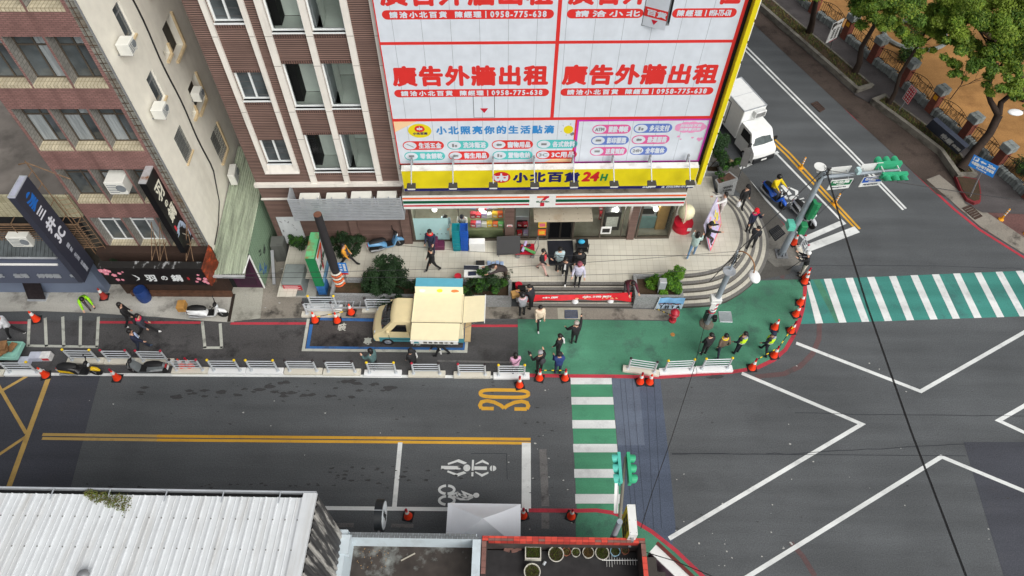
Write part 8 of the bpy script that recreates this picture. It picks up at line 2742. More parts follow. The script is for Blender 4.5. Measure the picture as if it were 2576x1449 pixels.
pp(877, 668, FZ, -95, 'person with orange sleeves and a dark vest walking right by the bush', cloth((214, 150, 48)), BLK, BLK, leg=(34, 8, -28, 16), extra=lambda t, s, tw, h: part('vest', MB().tube([tw((0, 0, .53)), tw((0, 0, .3)), tw((0, 0, .1))], [.14 * s, .168 * s, .16 * s], 12, cap=False), cloth((64, 60, 74)), t, smooth=60), group=G1)
pp(1088, 637, FZ, 172, 'man in a navy jacket with a red collar looking at his phone', NVY, NVY, SH, arm=HOLD, tilt=15, extra=scarf(cloth((226, 44, 40))), group=G1)
pp(1090, 681, FZ, 120, 'person in black standing in front of the man with the phone', BLK, BLK, cloth((120, 118, 116)), leg=W2, hair='short', group=G1)
pp(1363, 684, FZ, -120, 'person in a black hoodie and pink trousers holding a red sheet', BLK, cloth((206, 166, 156)), SH, leg=W2, arm=HOLD, extra=front(cloth((232, 74, 84))), group=G1)
pp(1404, 682, FZ, 10, 'person in a pale blue jacket seen from behind with a shoulder strap', cloth((176, 196, 200)), BLK, GRY, bulk=1.2, coat=.0, extra=lambda t, s, tw, h: part('strap', MB().tube([tw((-.19, -.08, .5)), tw((0, -.185, .38)), tw((.2, -.1, .2))], .014 * s, 5), BLK, t), group=G1)
pp(1452, 686, FZ, 175, 'person in a big black puffer jacket at the back of the group', BLK, BLK, BLK, bulk=1.3, coat=.1, arm=HOLD, tilt=20, group=G1)
pp(1418, 706, FZ, 170, 'woman in a black jacket over a white top walking to the steps', BLK, BLK, WSH, leg=W1, hair='long', arm=((0, 18, 20), (0, 18, 20)), extra=front(WSH, .05), group=G1)
pp(1451, 718, FZ, 175, 'person in a lilac jacket with a dusky pink hood', cloth((196, 194, 212)), BLK, cloth((60, 58, 60)), bulk=1.2, hat=('hood', cloth((150, 78, 92))), tilt=20, arm=((15, 15, 40), (15, 15, 40)), group=G1)
pp(1572, 737, .52, -165, 'person in maroon bending over the end of the red banner', cloth((84, 30, 46)), cloth((78, 72, 74)), BLK, lean=42, leg=(24, 40, 16, 34), arm=((60, 6, 10), (60, 6, 10)), group=G1)
pp(1336, 776, .13, 60, 'man in a black jacket holding the left end of the red banner', cloth((40, 42, 48)), BLK, BLK, bulk=1.15, arm=((50, 10, 40), (10, 5, 20)), lean=12, group=G1)
pp(1313, 794, .034, 15, 'person in a grey jacket and black helmet at the foot of the steps', GRY, BLK, WSH, bulk=1.15, hat=('helmet', M_sc_blk), arm=HOLD, extra=scarf(cloth((236, 200, 210))), group=G1)
pp(1356, 821, .01, 190, 'person in a cream hoodie at the left end of the green pavement', cloth((224, 206, 182)), BLK, WSH, leg=W2, tilt=12, bulk=1.12, group=G2)
pp(1443, 864, .01, 10, 'man in a black jacket and grey cap raising his phone', BLK, BLK, WSH, bulk=1.15, hat=('plain', cloth((168, 160, 152))), arm=((15, 40, 50), (100, 20, 60)), group=G2)
pp(1403, 894, .01, 60, 'person in black with a white scarf standing behind the one in navy', BLK, BLK, WSH, bulk=1.1, extra=lambda t, s, tw, h: part('scarf', MB().tube([tw((.1, .02, .56)), tw((.13, -.13, .45)), tw((.1, -.19, .2))], .04 * s, 6), WSH, t, smooth=60), group=G2)
pp(1356, 936, .013, 30, 'photographer in black with a grey cap and backpack at the cones', BLK, BLK, SH, hat=('plain', cloth((150, 150, 154))), arm=UP, extra=bagx(cloth((60, 60, 64)), .17), group=G2)
pp(1402, 940, .013, 5, 'person in a navy jacket and black hat behind the striped bar', cloth((40, 60, 112)), cloth((44, 56, 88)), BLK, bulk=1.2, hat=('plain', BLK), arm=HOLD, group=G2)
pp(1296, 941, .013, 10, 'person in a pink jacket with a black strap behind the barrier', cloth((206, 158, 184)), DBL, BLK, hair='long', bulk=1.1, extra=lambda t, s, tw, h: part('strap', MB().tube([tw((.19, -.08, .5)), tw((0, -.19, .36)), tw((-.2, -.1, .15))], .014 * s, 5), BLK, t), group=G3)
pp(946, 930, .012, 60, 'woman in a teal jacket talking on the phone behind the barrier', cloth((78, 104, 104)), BLK, GRY, hair='long', bulk=1.15, arm=((50, 20, 110), (10, 8, 20)), group=G3)
pp(1043, 930, .012, 45, 'hooded person in black with a white shoulder bag behind the barrier', BLK, BLK, BLK, bulk=1.15, hat=('hood', BLK), extra=lambda t, s, tw, h: part('shoulder_bag', MB().hexa([tw((.17, -.1, .0)), tw((.26, -.06, .0)), tw((.26, .1, .0)), tw((.17, .08, .0))], [tw((.12, -.18, .5)), tw((.17, -.16, .5)), tw((.19, -.1, .5)), tw((.15, -.1, .5))]), WSH, t), group=G3)
pp(1112, 894, .012, 85, 'person in black with white striped trousers ducking under the truck flap', BLK, BLK, BLK, leg=W1, lean=30, extra=lambda t, s, tw, h: part('stripe', MB().box(-.13 * s, -.115 * s, -.03, .03, .3, .8), WSH, t), group=G3)
pp(1768, 892, .01, 20, 'man in a black jacket and white shoes at the left of the four', cloth((40, 38, 40)), BLK, WSH, bulk=1.15, yaw=30, group=G2)
pp(1804, 893, .01, 15, 'man in a brown jacket with a yellow collar, hands behind his back', cloth((104, 88, 74)), DBL, BLK, leg=(-16, 6, 14, 4), arm=((-30, 12, 45), (-30, 12, 45)), extra=scarf(cloth((226, 200, 40))), group=G2)
pp(1850, 889, .01, 30, 'policeman in a lime vest, left one of the two, with a face mask', cloth((40, 42, 56)), cloth((34, 36, 46)), BLK, bulk=1.1, arm=((2, 10, 40), (2, 10, 40)), extra=vest, yaw=40, group=G2)
pp(1919, 888, .01, 40, 'policeman in a lime vest and navy cap, right one of the two', cloth((40, 42, 56)), cloth((34, 36, 46)), BLK, bulk=1.1, leg=(-16, 4, 16, 4), hat=('cap', NVY), arm=((2, 10, 40), (-5, 10, 30)), extra=vest, group=G2)
r1 = pp(1859, 526, .4, -160, 'man in a black cap and black clothes carrying a white bag down the steps', BLK, BLK, BLK, leg=(6, 4, -8, 8), hat=('cap', BLK), arm=((5, 14, 10), (5, 12, 10)), group=G4)
pp(1879, 585, .4, 200, 'person in a bright red cap and navy jacket on the curved steps', NVY, BLK, BLK, hat=('cap', cloth((226, 30, 44))), arm=((60, 10, 110), (10, 8, 15)), extra=scarf(cloth((206, 40, 100))), group=G4)
pp(1885, 626, .4, -30, 'balding man in black leaning on the curved steps', cloth((40, 42, 48)), BLK, BLK, hair='bald', leg=(-10, 4, 12, 6), group=G4)
pp(1737, 644, FZ, -25, 'person in a pale green jacket and jeans seen from behind', cloth((172, 194, 188)), cloth((104, 138, 172)), WSH, leg=(-20, 6, 14, 6), hair='long', bulk=1.1, arm=((40, 10, 60), (40, 10, 60)), group=G1)
pp(1769, 618, FZ, -85, 'person in black pushing the large picture panel with a raised knee', BLK, cloth((58, 50, 46)), BLK, leg=(-14, 6, 52, 62), arm=((70, 8, 20), (70, 8, 20)), hat=('plain', BLK), group=G1)
pp(1806, 545, FZ, 95, 'person in a white sleeve hidden behind the large picture panel', WSH, cloth((200, 196, 190)), WSH, hair='long', arm=((70, 8, 10), (70, 8, 10)), group=G1)
rp = pp(2012, 692, .01, 75, 'photographer in black with a white cap and cream trousers at the tripod', BLK, cloth((206, 200, 186)), SH, hat=('cap', WSH), arm=((60, 6, 60), (60, 6, 60)), lean=10, group=G2)
pp(1271, 706, FZ, 110, 'person in dark brown bending over the white table', cloth((58, 50, 50)), cloth((74, 62, 54)), BLK, lean=55, arm=((80, 5, 20), (80, 5, 20)), group=G1)
rd = person(1943, 505, .01, math.degrees(RIDE_A) - 90, 'scooter rider in a yellow and black jacket with a dark helmet', cloth((234, 206, 24)), cloth((70, 74, 84)), cloth((90, 90, 92)), leg=(78, 70, 78, 70), arm=((55, 12, 20), (55, 12, 20)), hat=('helmet', M_sc_blk), bulk=1.12)
q = Vector(RIDE_P) + Vector((math.cos(RIDE_A), math.sin(RIDE_A), 0)) * -.2
rd[0].location = (q.x, q.y, .3)
def held(r, k, mb, m, name, lab, cat, smooth=None):
 t, s, hd, f0 = r
 M = Matrix.Translation(t.location) @ Matrix.Rotation(t.rotation_euler.z, 4, 'Z')
 p = M @ hd[k]
 return solo(name, mb, m, lab, cat, p, t.rotation_euler.z, smooth=smooth)
held(r1, 1, MB().lathe([(.02, 0), (.05, -.08), (.13, -.25), (.12, -.36), (.02, -.4)], 9), mat('bag_white', C(226, 228, 230), .5), 'carrier_bag', 'white carrier bag in the hand of the man in black on the steps', 'bag', 50)
PH = lambda: MB().box(-.035, .035, .0, .012, .0, .14)
held(PP[18], 1, PH(), M_sc_blk, 'phone', 'phone raised by the man in the grey cap on the green pavement', 'phone')
held(PP[7], 1, PH(), M_sc_blk, 'phone', 'phone in the hands of the man with the red collar', 'phone')
held(PP[20], 0, MB().bbox(-.06, .06, 0, .1, -.02, .08, .01).cyl((0, .1, .03), (0, .18, .03), .035, .035, 10), M_sc_blk, 'camera', 'camera held up by the photographer with the backpack', 'camera')
held(PP[16], 0, MB().bbox(-.2, .2, -.02, .26, -.05, .18, .01), mat('carton_tan', C(190, 148, 88), .7), 'carton', 'open brown carton held by the person in the black helmet', 'carton')
t = thing('video_camera', 'black video camera on a tripod beside the photographer in the white cap', 'camera', P(2003, 690, .01))
part('camera', MB().bbox(-.22, .16, -.07, .07, 1.3, 1.46, .02).cyl((-.22, 0, 1.38), (-.36, 0, 1.38), .055, .065, 10), M_sc_blk, t)
for k in range(3):
 a = 2 * PI * k / 3 + 2.6
 part('leg', MB().tube([(0, 0, 1.3), (.45 * math.cos(a), .45 * math.sin(a), 0)], .016, 5), M_sc_blk, t)
# INSIDE AND IN FRONT OF THE SHOP
for k, (x, y, lab) in enumerate(((1211, 527, 'first white globe lamp from the left behind the shop glass'), (1093, 527, 'white globe lamp over the seated customers'), (1551, 528, 'white globe lamp right of the entrance canopy'), (1650, 526, 'rightmost white globe lamp behind the shop glass'))):
 s, z = FS(x, y, -.5)
 t = thing('pendant_lamp', lab, 'lamp', FW(s, -.5, 0), YAW, 'globe lamps behind the shop glass')
 part('globe', MB().ball((0, 0, z), .13, 10).tube([(0, 0, z + .1), (0, 0, z + .3)], [.05, .015], 8), mat('globe_white', C(250, 250, 244), .3, emit=1.2), t, smooth=60)
 part('cord', MB().tube([(0, 0, z + .3), (0, 0, 3.29)], .008, 4), M_blk, t)
 ld_ = bpy.data.lights.new('globe_light', 'POINT')
 ld_.energy = 42
 ld_.shadow_soft_size = .14
 ld_.color = (1, .97, .9)
 lo_ = bpy.data.objects.new('globe_light', ld_)
 COL.objects.link(lo_)
 lo_.parent = t
 lo_.location = (0, .35, z)
random.seed(77)
PAL = [cloth(c) for c in ((206, 50, 60), (236, 196, 60), (120, 170, 214), (196, 180, 222), (236, 110, 50), (170, 60, 70), (240, 238, 232), (110, 190, 110))]
def goods(s0, s1, d0, z0, n, lab, w_=.26, hh=.3, rows=2):
 for k in range(n):
  for r_ in range(rows):
   m = PAL[(k * 3 + r_ * 5) % 8]
   s = s0 + (s1 - s0) * (k + .5) / n
   b = MB().bbox(-w_ / 2, w_ / 2, 0, .2, 0, hh * random.uniform(.75, 1.1), .015, 0).box(-w_ * .3, w_ * .3, -.006, -.001, hh * .25, hh * .55, 1)
   solo('gift_box', b, [m, M_wht], 'colourful boxed goods behind the shop glass ' + lab, 'box', FW(s, -d0 - .28 * r_, z0 + .32 * r_ + random.uniform(0, .02)), YAW + random.uniform(-.2, .2), 'boxed goods ' + lab)
goods(2.75, 4.3, .25, 1.35, 6, 'left of the first brick pier', rows=3)
goods(4.95, 5.5, .15, .8, 2, 'beside the entrance, low down', .24, .26)
goods(8.9, 10.0, 1.0, .9, 4, 'left of the second brick pier', .2, .4)
def box_thing(name, lab, cat, s, d, z, sx, sy, sz, m, rz=0, front=None):
 b = MB().bbox(-sx / 2, sx / 2, -sy / 2, sy / 2, 0, sz, min(.02, sz / 5))
 if front:
  b.box(-sx * .35, sx * .35, -sy / 2 - .006, -sy / 2 - .001, sz * .2, sz * .75, 1)
 return solo(name, b, [m, front or m], lab, cat, FW(s, d, z), YAW + rz)
box_thing('counter', 'low counter under the goods behind the shop glass', 'counter', 3.45, -.5, FZ + .01, 1.7, .8, .68, mat('counter_green', C(150, 160, 120), .6))
box_thing('coffee_machine', 'silver coffee machine behind the right pane of the shop', 'machine', 11.2, -1.0, 1.5, .8, .6, .7, M_lgrey, 0, M_blk)
box_thing('counter', 'pale counter behind the right pane of the shop', 'counter', 11.4, -1.0, FZ + .01, 1.5, .7, .83, mat('counter_teal', C(120, 156, 156), .5))
box_thing('shelf_unit', 'stack of brown cartons behind the right pane', 'carton', 11.9, -.9, FZ + .01, .5, .7, 1.7, mat('carton_tan', C(190, 148, 88), .7))
box_thing('copier', 'grey copier behind the pane left of the entrance', 'machine', 5.2, -.9, FZ + .01, .7, .7, 1.1, M_lgrey, 0, M_blk)
box_thing('magazine_rack', 'dark magazine rack left of the second brick pier', 'rack', 9.5, -.75, FZ + .01, .8, .4, 1.3, M_sc_blk, 0, PAL[6])
box_thing('poster', 'white notice poster on the pane right of the entrance', 'poster', 9.15, .03, 1.1, .5, .02, .5, M_wht, 0, M_blk)
box_thing('poster', 'pink and yellow poster left of the entrance door', 'poster', 6.12, .03, 1.6, .38, .02, .42, PAL[1], 0, PK)
box_thing('poster', 'orange poster left of the entrance door, the lower one', 'poster', 6.12, .03, 1.05, .38, .02, .42, PAL[4], 0, PAL[1])
box_thing('poster', 'red number plate on the first brick pier', 'plate', 4.59, .07, 1.75, .26, .02, .12, M_wht, 0, M_sgc)
for s, rz, lab in ((1.65, 170, 'seated customer with dark hair in a pale blue top behind the glass'), (2.4, 175, 'seated customer bending forwards in a white top behind the glass')):
 q = FW(s, -.55, 0)
 u = person(1200, 600, FZ, rz, lab, cloth((170, 190, 200)) if s < 2 else WSH, BLK, BLK, leg=(80, 85, 80, 85), arm=HOLD, lean=20, tilt=25, hair='long')[0]
 u.location = (q.x, q.y, FZ + .22)
cr_p = {}
for c, (s, mm, lab) in enumerate(((2.1, mat('crate_teal', C(20, 130, 140), .5), 'teal'), (2.47, mat('crate_blue', C(30, 84, 170), .5), 'blue'))):
 for k in range(11):
  lab2 = '%s plastic crate in the tall stack by the shop glass' % lab
  if c not in cr_p:
   b = MB().box(-.16, .16, -.23, .23, 0, .02).box(-.16, .16, -.23, -.215, .02, .13).box(-.16, .16, .215, .23, .02, .13).box(-.16, -.145, -.215, .215, .02, .13).box(.145, .16, -.215, .215, .02, .13).box(-.18, .18, -.25, -.231, .09, .13).box(-.18, .18, .231, .25, .09, .13).box(-.18, -.161, -.23, .23, .09, .13).box(.161, .18, -.23, .23, .09, .13)
   cr_p[c] = solo('plastic_crate', b, mm, lab2, 'crate', FW(s, .4, FZ + .01), YAW, 'stacked plastic crates')
  else:
   copy_tree(cr_p[c], FW(s + random.uniform(-.01, .01), .4 + random.uniform(-.01, .01), FZ + .01 + .135 * k), YAW)
for k, (s, z) in enumerate(((1.0, 0), (1.0, .3), (1.3, 0))):
 box_thing('plastic_crate', ('lower', 'upper', 'right')[k] + ' purple crate behind the man with the phone', 'crate', s, .35, FZ + .01 + z, .42, .4, .29, mat('crate_purple', C(96, 34, 70), .5))
box_thing('cooler_box', 'white cooler box with black handles in front of the shop', 'cooler', 3.05, .5, FZ + .01, .75, .35, .6, M_wht, 0)
box_thing('bag', 'black bag lying on the plaza in front of the cooler box', 'bag', 3.2, 1.45, FZ + .005, .4, .25, .2, M_sc_blk)
for k in range(4):
 box_thing('water_pack', 'clear blue pack of bottles, %s from the black bag' % ('first second third fourth'.split()[k]), 'bottles', 3.6 + k * .2, 1.4 + .05 * (k % 2), FZ + .005, .17, .17, .16, mat('bottle_blue', C(150, 172, 206), .3))
t = thing('advertising_board', 'tilted black and yellow food poster board on the plaza', 'board', FW(4.5, .75, FZ), YAW + .05)
part('board', MB().hexa([(-.55, -.35, .3), (.55, -.35, .3), (.6, .3, .85), (-.5, .3, .85)], [(-.55, -.36, .34), (.55, -.36, .34), (.6, .29, .89), (-.5, .29, .89)]), M_blk, t)
part('picture', MB().poly([(-.1, -.3, .389), (.5, -.3, .389), (.53, .2, .81), (-.07, .2, .81)]), mat('picture_food', C(196, 140, 60), .5, var=.6, scale=5), t)
part('legs', MB().tube([(-.45, -.2, 0), (-.45, -.2, .4)], .02).tube([(.45, -.2, 0), (.45, -.2, .4)], .02).tube([(.5, .3, 0), (.5, .3, .8)], .02).tube([(-.4, .3, 0), (-.4, .3, .8)], .02), M_grey, t)
t = thing('hand_cart', 'cart heaped with poster rolls in front of the first brick pier', 'cart', FW(5.35, .8, FZ), YAW)
part('tray', MB().box(-.5, .4, -.3, .3, .28, .34), M_sgc, t)
part('wheels', MB().cyl((-.4, -.3, .1), (-.4, .3, .1), .1, .1, 12).cyl((.3, -.3, .1), (.3, .3, .1), .1, .1, 12).tube([(.4, -.28, .3), (.55, -.28, .9), (.55, .28, .9), (.4, .28, .3)], .02), M_grey, t)
for k in range(6):
 solo('poster_roll', MB().cyl((-.3, 0, 0), (.3, 0, 0), .07, .07, 10), PAL[(k * 5 + 6) % 8] if k % 2 else M_sc_blk, 'rolled poster in the heaped cart', 'roll', FW(5.2 + .06 * k, .7 + .06 * k, FZ + .42 + .06 * (k % 2)), random.uniform(0, 3), 'poster rolls in the cart')
t = thing('trolley', 'small black trolley with a blue cloth beside the entrance', 'trolley', FW(8.0, .6, FZ), YAW)
part('frame', MB().box(-.28, .28, -.25, .25, .1, .14).box(-.28, .28, -.25, .25, .45, .5).tube([(-.28, -.25, 0), (-.28, -.25, .7)], .02).tube([(.28, -.25, 0), (.28, -.25, .7)], .02), M_sc_blk, t)
part('cloth', MB().ball((-.05, 0, .58), .17, 7, 0, (1, .7, .6)), mat('cloth_cyan', C(60, 170, 210), .7), t)
st2 = thing('ball_sculpture', 'cream ball sculpture with a hoop on a red drum base', 'sculpture', P(1715, 572, FZ), YAW)
part('base', MB().lathe([(.48, 0), (.48, .42), (.46, .45), (.001, .452)], 28), mat('drum_red', C(206, 30, 52), .4), st2, smooth=40)
part('figure', MB().lathe([(.1, .45), (.13, .6), (.08, .78)], 12).ball((0, 0, 1.12), .4, 14), mat('ball_cream', C(228, 224, 188), .4, var=.03), st2, smooth=60)
part('hoop', MB().tube([(-.16 + .02 * math.cos(a), .5 * math.cos(a), 1.05 + .72 * math.sin(a)) for a in [PI * (k - 1) / 14 for k in range(17)]], .03, 6), mat('hoop_rose', C(226, 190, 176), .5), st2, smooth=60)
part('plate', MB().box(.1, .3, -.5, -.47, .3, .5), M_wht, st2)
a, b, c, d = P(1787, 632, FZ + .02), P(1815, 564, FZ + .02), P(1805, 495, FZ + 1.45), P(1772, 566, FZ + 1.45)
pn = thing('picture_panel', 'large colourful picture panel with a pink frame leaning on the plaza', 'panel', a)
b, c, d = b - a, c - a, d - a
nn = b.cross(d).normalized()
nn = nn if nn.z > 0 else -nn
fq = lambda u, v, k: b.lerp(c, v) * u + d * v * (1 - u) + nn * k
part('panel', MB().hexa([fq(0, 0, -.05), fq(1, 0, -.05), fq(1, 1, -.05), fq(0, 1, -.05)], [fq(0, 0, 0), fq(1, 0, 0), fq(1, 1, 0), fq(0, 1, 0)]), mat('panel_lilac', C(196, 190, 212), .6, var=.3, scale=2, stain=C(150, 146, 176), stain_amt=.7, stain_scale=2), pn)
part('edge', MB().poly([fq(0, 0, .004), fq(1, 0, .004), fq(1, .05, .004), fq(0, .05, .004)]).poly([fq(.96, .05, .004), fq(1, .05, .004), fq(1, .9, .004), fq(.96, .9, .004)]).poly([fq(0, .05, .004), fq(.04, .05, .004), fq(.04, .7, .004), fq(0, .7, .004)]), mat('edge_pink', C(226, 84, 100), .5), pn)
mb = MB()
for k in range(46):
 u, v, r = random.uniform(.12, .88), random.uniform(.12, .88), random.uniform(.03, .09)
 mm = 1 if .4 < v < .8 and random.random() < .5 else random.choice((0, 2, 3, 4))
 mb.poly([fq(u + r * random.uniform(.5, 1.2) * math.cos(q), v + r * random.uniform(.6, 1.5) * math.sin(q), .006 + k * .0004) for q in [2 * PI * i / 8 for i in range(8)]][::1], mm)
part('picture', mb, [PAL[3], cloth((222, 206, 70)), cloth((150, 150, 190)), cloth((214, 150, 150)), WSH], pn)
a, b = P(1304, 741, .95), P(1590, 735, .95)
bn = thing('red_banner', 'long red cloth banner with pale letters stretched across the steps', 'banner', (a.x, a.y, 0), math.atan2(b.y - a.y, b.x - a.x))
bl_ = (b - a).length
mb, tx = MB(), MB()
def bz_(u): return .95 - .1 * math.sin(PI * u / bl_)
N = 24
for k in range(N):
 u0, u1 = bl_ * k / N, bl_ * (k + 1) / N
 h0, h1 = [.2 + .26 * abs(2 * q / bl_ - .9) ** 2 for q in (u0, u1)]
 mb.poly([(u0, -.15 - .03 * math.sin(u0 * 4), bz_(u0) - h0), (u1, -.15 - .03 * math.sin(u1 * 4), bz_(u1) - h1), (u1, 0, bz_(u1)), (u0, 0, bz_(u0))])
part('cloth', mb, mat('banner_red', C(206, 34, 44), .6, var=.12, scale=3), bn, smooth=60)
tb = lambda u, v, d: (u, -.05 - (bz_(u) - .15 - v) * .36 - .05 - d, v)
letter(tx, '中原', 1.1, 1.8, .73, .82, tb, bold=.005)
letter(tx, '生活節', 2.9, 4.2, .73, .82, tb, bold=.005)
letter(tx, 'LIVING FESTIVAL', 1.6, 4.5, .665, .71, tb, bold=.006, m=1, spacing=1.8)
part('lettering', tx, [WSH, cloth((236, 206, 150))], bn)
for x, y, lab in ((1446, 760, 'white carrier bag weighing down the left half of the banner'), (1535, 758, 'tied white carrier bag weighing down the right half of the banner')):
 solo('carrier_bag', MB().lathe([(.1, 0), (.17, .08), (.12, .2), (.03, .27), (.07, .36), (.002, .36)], 9), mat('bag_white', C(226, 228, 230), .5), lab, 'bag', P(x, y, .13), smooth=50)
tbp = P(1203, 705, FZ)
t = thing('folding_table', 'white folding table with cloths on the plaza behind the food truck', 'table', tbp)
part('tabletop', MB().bbox(-.62, .62, -.35, .35, .66, .7, .012), M_wht, t)
for sx in (-.55, .55):
 for sy in (-.28, .28):
  part('leg', MB().box(sx - .02, sx + .02, sy - .02, sy + .02, 0, .66), M_grey, t)
for k, (dx, dy, w_, m, lab) in enumerate(((-.3, .18, .34, DBL, 'dark folded cloth on the white table'), (-.25, -.15, .18, NVY, 'small navy pouch on the white table'), (.4, .12, .2, DGR, 'dark tray on the white table'))):
 solo('cloth_item', MB().bbox(-w_, w_, -.11, .11, 0, .04, .012), m, lab, 'cloth', tbp + Vector((dx, dy, .702)), .1 * k)
for x, y, lab, m in ((1153, 708, 'red plastic stool left of the white table', M_sgc), (1305, 722, 'red cable reel at the plaza edge', M_sgc)):
 solo('stool' if x < 1200 else 'cable_reel', MB().lathe([(.2, 0), (.15, .4), (.16, .44), (.001, .445)] if x < 1200 else [(.16, 0), (.16, .05), (.08, .06), (.08, .16), (.16, .17), (.16, .22), (.001, .222)], 16), m, lab, 'stool' if x < 1200 else 'reel', P(x, y, FZ), smooth=40)
box_thing('equipment_case', 'black equipment case at the left end of the steps', 'case', 0, 0, 0, .36, .3, .4, M_sc_blk).location = P(1312, 736, .53)
# CLUTTER AT THE LEFT
ct = thing('vendor_cart', 'pale green vendor cart heaped with cardboard at the left edge', 'cart', P(25, 897, .02))
part('tray', MB().box(-.75, .75, -.4, .4, .42, .46).box(-.75, .75, -.4, -.36, .461, .62).box(-.75, .75, .36, .4, .461, .62).box(.71, .75, -.36, .36, .461, .62).box(-.75, -.71, -.36, .36, .461, .62), mat('cart_mint', C(150, 206, 190), .5), ct)
for s in (-1, 1):
 part('wheel', MB().cyl((-.3, s * .42 - .03, .25), (-.3, s * .42 + .03, .25), .25, .25, 16), M_tyre, ct)
for k in range(9):
 solo('cardboard', MB().bbox(-.22, .22, -.14, .14, 0, .05, .008), mat('carton_brown', C(136, 100, 66), .8, var=.3, scale=5), 'flattened brown cardboard heaped in the vendor cart', 'cardboard', P(25, 897, .02) + Vector((random.uniform(-.4, .4), random.uniform(-.15, .15), .47 + .055 * k)), random.uniform(0, 3), 'cardboard in the vendor cart')
for x, y, sx, m, lab in ((96, 901, .24, mat('tub_clear', C(196, 200, 214), .3), 'clear plastic tub beside the vendor cart'), (68, 913, .2, mat('tub_clear', C(196, 200, 214), .3), 'small clear tub below the vendor cart'), (122, 900, .2, WSH, 'white and red bag in a black crate beside the cart')):
 q = P(x, y, .02)
 box_thing('plastic_tub' if m is not WSH else 'bag', lab, 'tub' if m is not WSH else 'bag', 0, 0, 0, sx * 2, .34, .3, m, 0, PAL[0] if m is WSH else None).location = q
solo('barrel', MB().lathe([(.26, 0), (.3, .2), (.3, .5), (.27, .75), (.25, .76), (.24, .7), (.001, .69)], 20), mat('barrel_blue', C(34, 62, 120), .5), 'open blue plastic barrel in front of the hot pot restaurant', 'barrel', P(367, 752, .05), smooth=40)
sb_ = thing('menu_stand', 'black menu stand leaning in front of the grey shop', 'sign', P(100, 742, .05))
part('board', MB().hexa([(-.4, -.3, 0), (.4, -.3, 0), (.4, -.26, 0), (-.4, -.26, 0)], [(-.4, .25, 1.15), (.4, .25, 1.15), (.4, .29, 1.15), (-.4, .29, 1.15)]), mat('menu_black', C(36, 30, 32), .4, var=.5, scale=8), sb_)
part('foot', MB().box(-.42, .42, -.36, .1, 0, .05), M_lgrey, sb_)
bush('corner_shrub', 'dark shrub beside the tall slate sign at the plum building', (-17.1, 18.6, 1.6), [(0, 0, .6, .5), (.5, .1, .7, .4), (-.2, .1, 1.0, .3)], .1, (2, 2, 3), 900)
# SIGNAL AT THE LOWER CROSSING, WIRES
sg = thing('crossing_signal', 'green double signal on a long arm over the lower end of the crossing', 'traffic light', (3.42, 6.75, 0))
def sp_(x, y, z): return P(x, y, z) - Vector((3.42, 6.75, 0))
part('pole', MB().tube([(0, 0, 0), (0, 0, 5.2)], [.12, .09], 10), M_mast, sg, smooth=50)
part('arm', MB().tube([(0, 0, 5.1), tuple(sp_(1573, 1150, 5.2))], [.06, .045], 8), mat('arm_dull', C(120, 116, 104), .5), sg, smooth=50)
for s in (-1, 1):
 c0 = sp_(1573 + s * 13, 1217, 5.2)
 head(sg, (lambda c0, s: lambda a, b, c: (c0.x + s * (b * .62), c0.y + a * .92, c0.z + c))(c0, s), M_sig if s > 0 else mat('signal_teal', C(84, 186, 170), .5))
part('blade_sign', MB().hexa([tuple(sp_(1546, 1292, 4.6)), tuple(sp_(1555, 1292, 4.6)), tuple(sp_(1557, 1196, 5.0)), tuple(sp_(1549, 1196, 5.0))], [tuple(sp_(1544, 1290, 4.95)), tuple(sp_(1552, 1290, 4.95)), tuple(sp_(1554, 1200, 5.25)), tuple(sp_(1547, 1200, 5.25))]), M_wht, sg)
def wire(lab, pts, r=.012, n=1):
 t = MB()
 q = [P(*p) for p in pts]
 for k in range(n):
  t.tube([p + Vector((.05 * k, .03 * k, -.04 * k)) for p in q], r, 4)
 b = solo('overhead_wire', t, M_blk, lab, 'wire')
wire('thick bundle of black wires crossing the junction', [(2076, 425, 5.75), (2110, 545, 5.6), (2180, 770, 5.5), (2290, 1085, 5.6), (2432, 1460, 6.0), (2470, 1560, 6.2)], .012, 3)
wire('bundle of black wires from the signal mast to the right edge', [(2082, 428, 5.75), (2250, 457, 5.5), (2420, 483, 5.5), (2600, 508, 5.8)], .016, 3)
wire('single black wire between the street lamp and the signal mast', [(1785, 708, 4.6), (1870, 618, 4.9), (1960, 535, 5.2), (2066, 432, 5.7)], .018)
wire('thin wire across the plaza from the left to the street lamp, upper one', [(1002, 617, 4.2), (1180, 632, 4.3), (1340, 642, 4.4), (1600, 643, 4.7), (1856, 642, 5.0)], .01)
wire('thin wire across the plaza from the left to the street lamp, middle one', [(560, 690, 4.4), (900, 682, 4.4), (1288, 672, 4.5), (1600, 652, 4.8), (1858, 632, 5.1)], .01)
wire('thin wire across the plaza from the left to the street lamp, lowest one', [(560, 698, 4.2), (900, 698, 4.2), (1288, 697, 4.2), (1600, 688, 4.2), (1832, 676, 4.3)], .01)
wire('thin black wire from the street lamp over the road to the yellow sign', [(1777, 800, 1.2), (1745, 930, 1.8), (1690, 1100, 2.8), (1640, 1240, 3.6), (1612, 1330, 4.3)], .012)
wire('short wire at the lower right corner over the red kerb', [(1610, 1385, 3.6), (1700, 1412, 4), (1830, 1465, 4.5)], .014)
random.seed(13)
sp = MB()
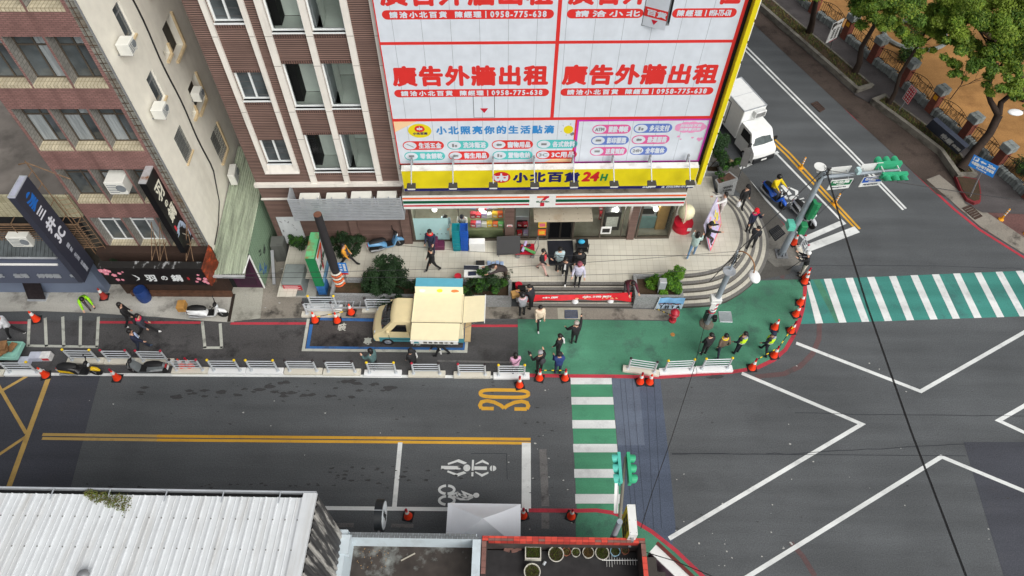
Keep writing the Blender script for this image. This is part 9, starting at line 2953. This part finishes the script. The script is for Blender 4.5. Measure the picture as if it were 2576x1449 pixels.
for x0, x1, y0, y1, n, r0 in ((640, 1000, 960, 1000, 30, .16), (260, 640, 975, 1000, 14, .16), (830, 1200, 1172, 1212, 46, .07), (200, 1000, 1215, 1228, 30, .06), (300, 1330, 960, 1090, 40, .05), (1700, 2560, 880, 1440, 24, .04), (1310, 1430, 970, 1270, 20, .05), (1700, 1800, 945, 952, 6, .2)):
 for _ in range(n):
  p = P(random.uniform(x0, x1), random.uniform(y0, y1))
  r = r0 * random.uniform(.3, 1.3)
  sp.poly([(p.x + r * random.uniform(.5, 1.5) * math.cos(a) * 1.3, p.y + r * random.uniform(.4, 1) * math.sin(a) * .7, .0085 + random.uniform(0, .002)) for a in [2 * PI * i / 9 for i in range(9)]])
setting('oil_stain', sp, mat_road('oil_dark', C(66, 66, 67), .15, grain=.3), 'dark oil spots and tar specks on the asphalt')
sp = MB()
for x0, x1, y0, y1, n in ((1690, 2000, 1180, 1430, 26), (1250, 1440, 960, 1340, 16), (1900, 2570, 900, 1440, 14), (150, 1300, 965, 1220, 9), (660, 1290, 770, 800, 24), (590, 720, 560, 790, 30)):
 for _ in range(n):
  p = P(random.uniform(x0, x1), random.uniform(y0, y1))
  r = random.uniform(.015, .05)
  sp.poly([(p.x + r * random.uniform(.4, 1.6) * math.cos(a), p.y + r * random.uniform(.4, 1) * math.sin(a), (.0085 if p.x > -9 or p.y < 14 else .075) + random.uniform(0, .002)) for a in [2 * PI * i / 6 for i in range(6)]])
setting('road_litter', sp, mat('chip_pale', C(176, 176, 172), .9, var=.2), 'pale paint chips and litter on the asphalt')
cr = MB()
for pts in (((1690, 1143), (2000, 1141), (2430, 1117)), ((2600, 1047), (2000, 1040)), ((1930, 668), (2300, 668), (2570, 676)), ((2035, 560), (2150, 455)), ((660, 795), (1300, 797))):
 q = pl(*pts)
 z = [q[0]]
 for i in range(len(q) - 1):
  for k in range(1, 13):
   z.append(q[i].lerp(q[i + 1], k / 12) + Vector((0, random.uniform(-.03, .03), 0)))
 ribbon(cr, z, .02, .0105)
setting('road_crack', cr, mat('joint_black', C(44, 46, 52), .9), 'thin cracks and seams in the asphalt')
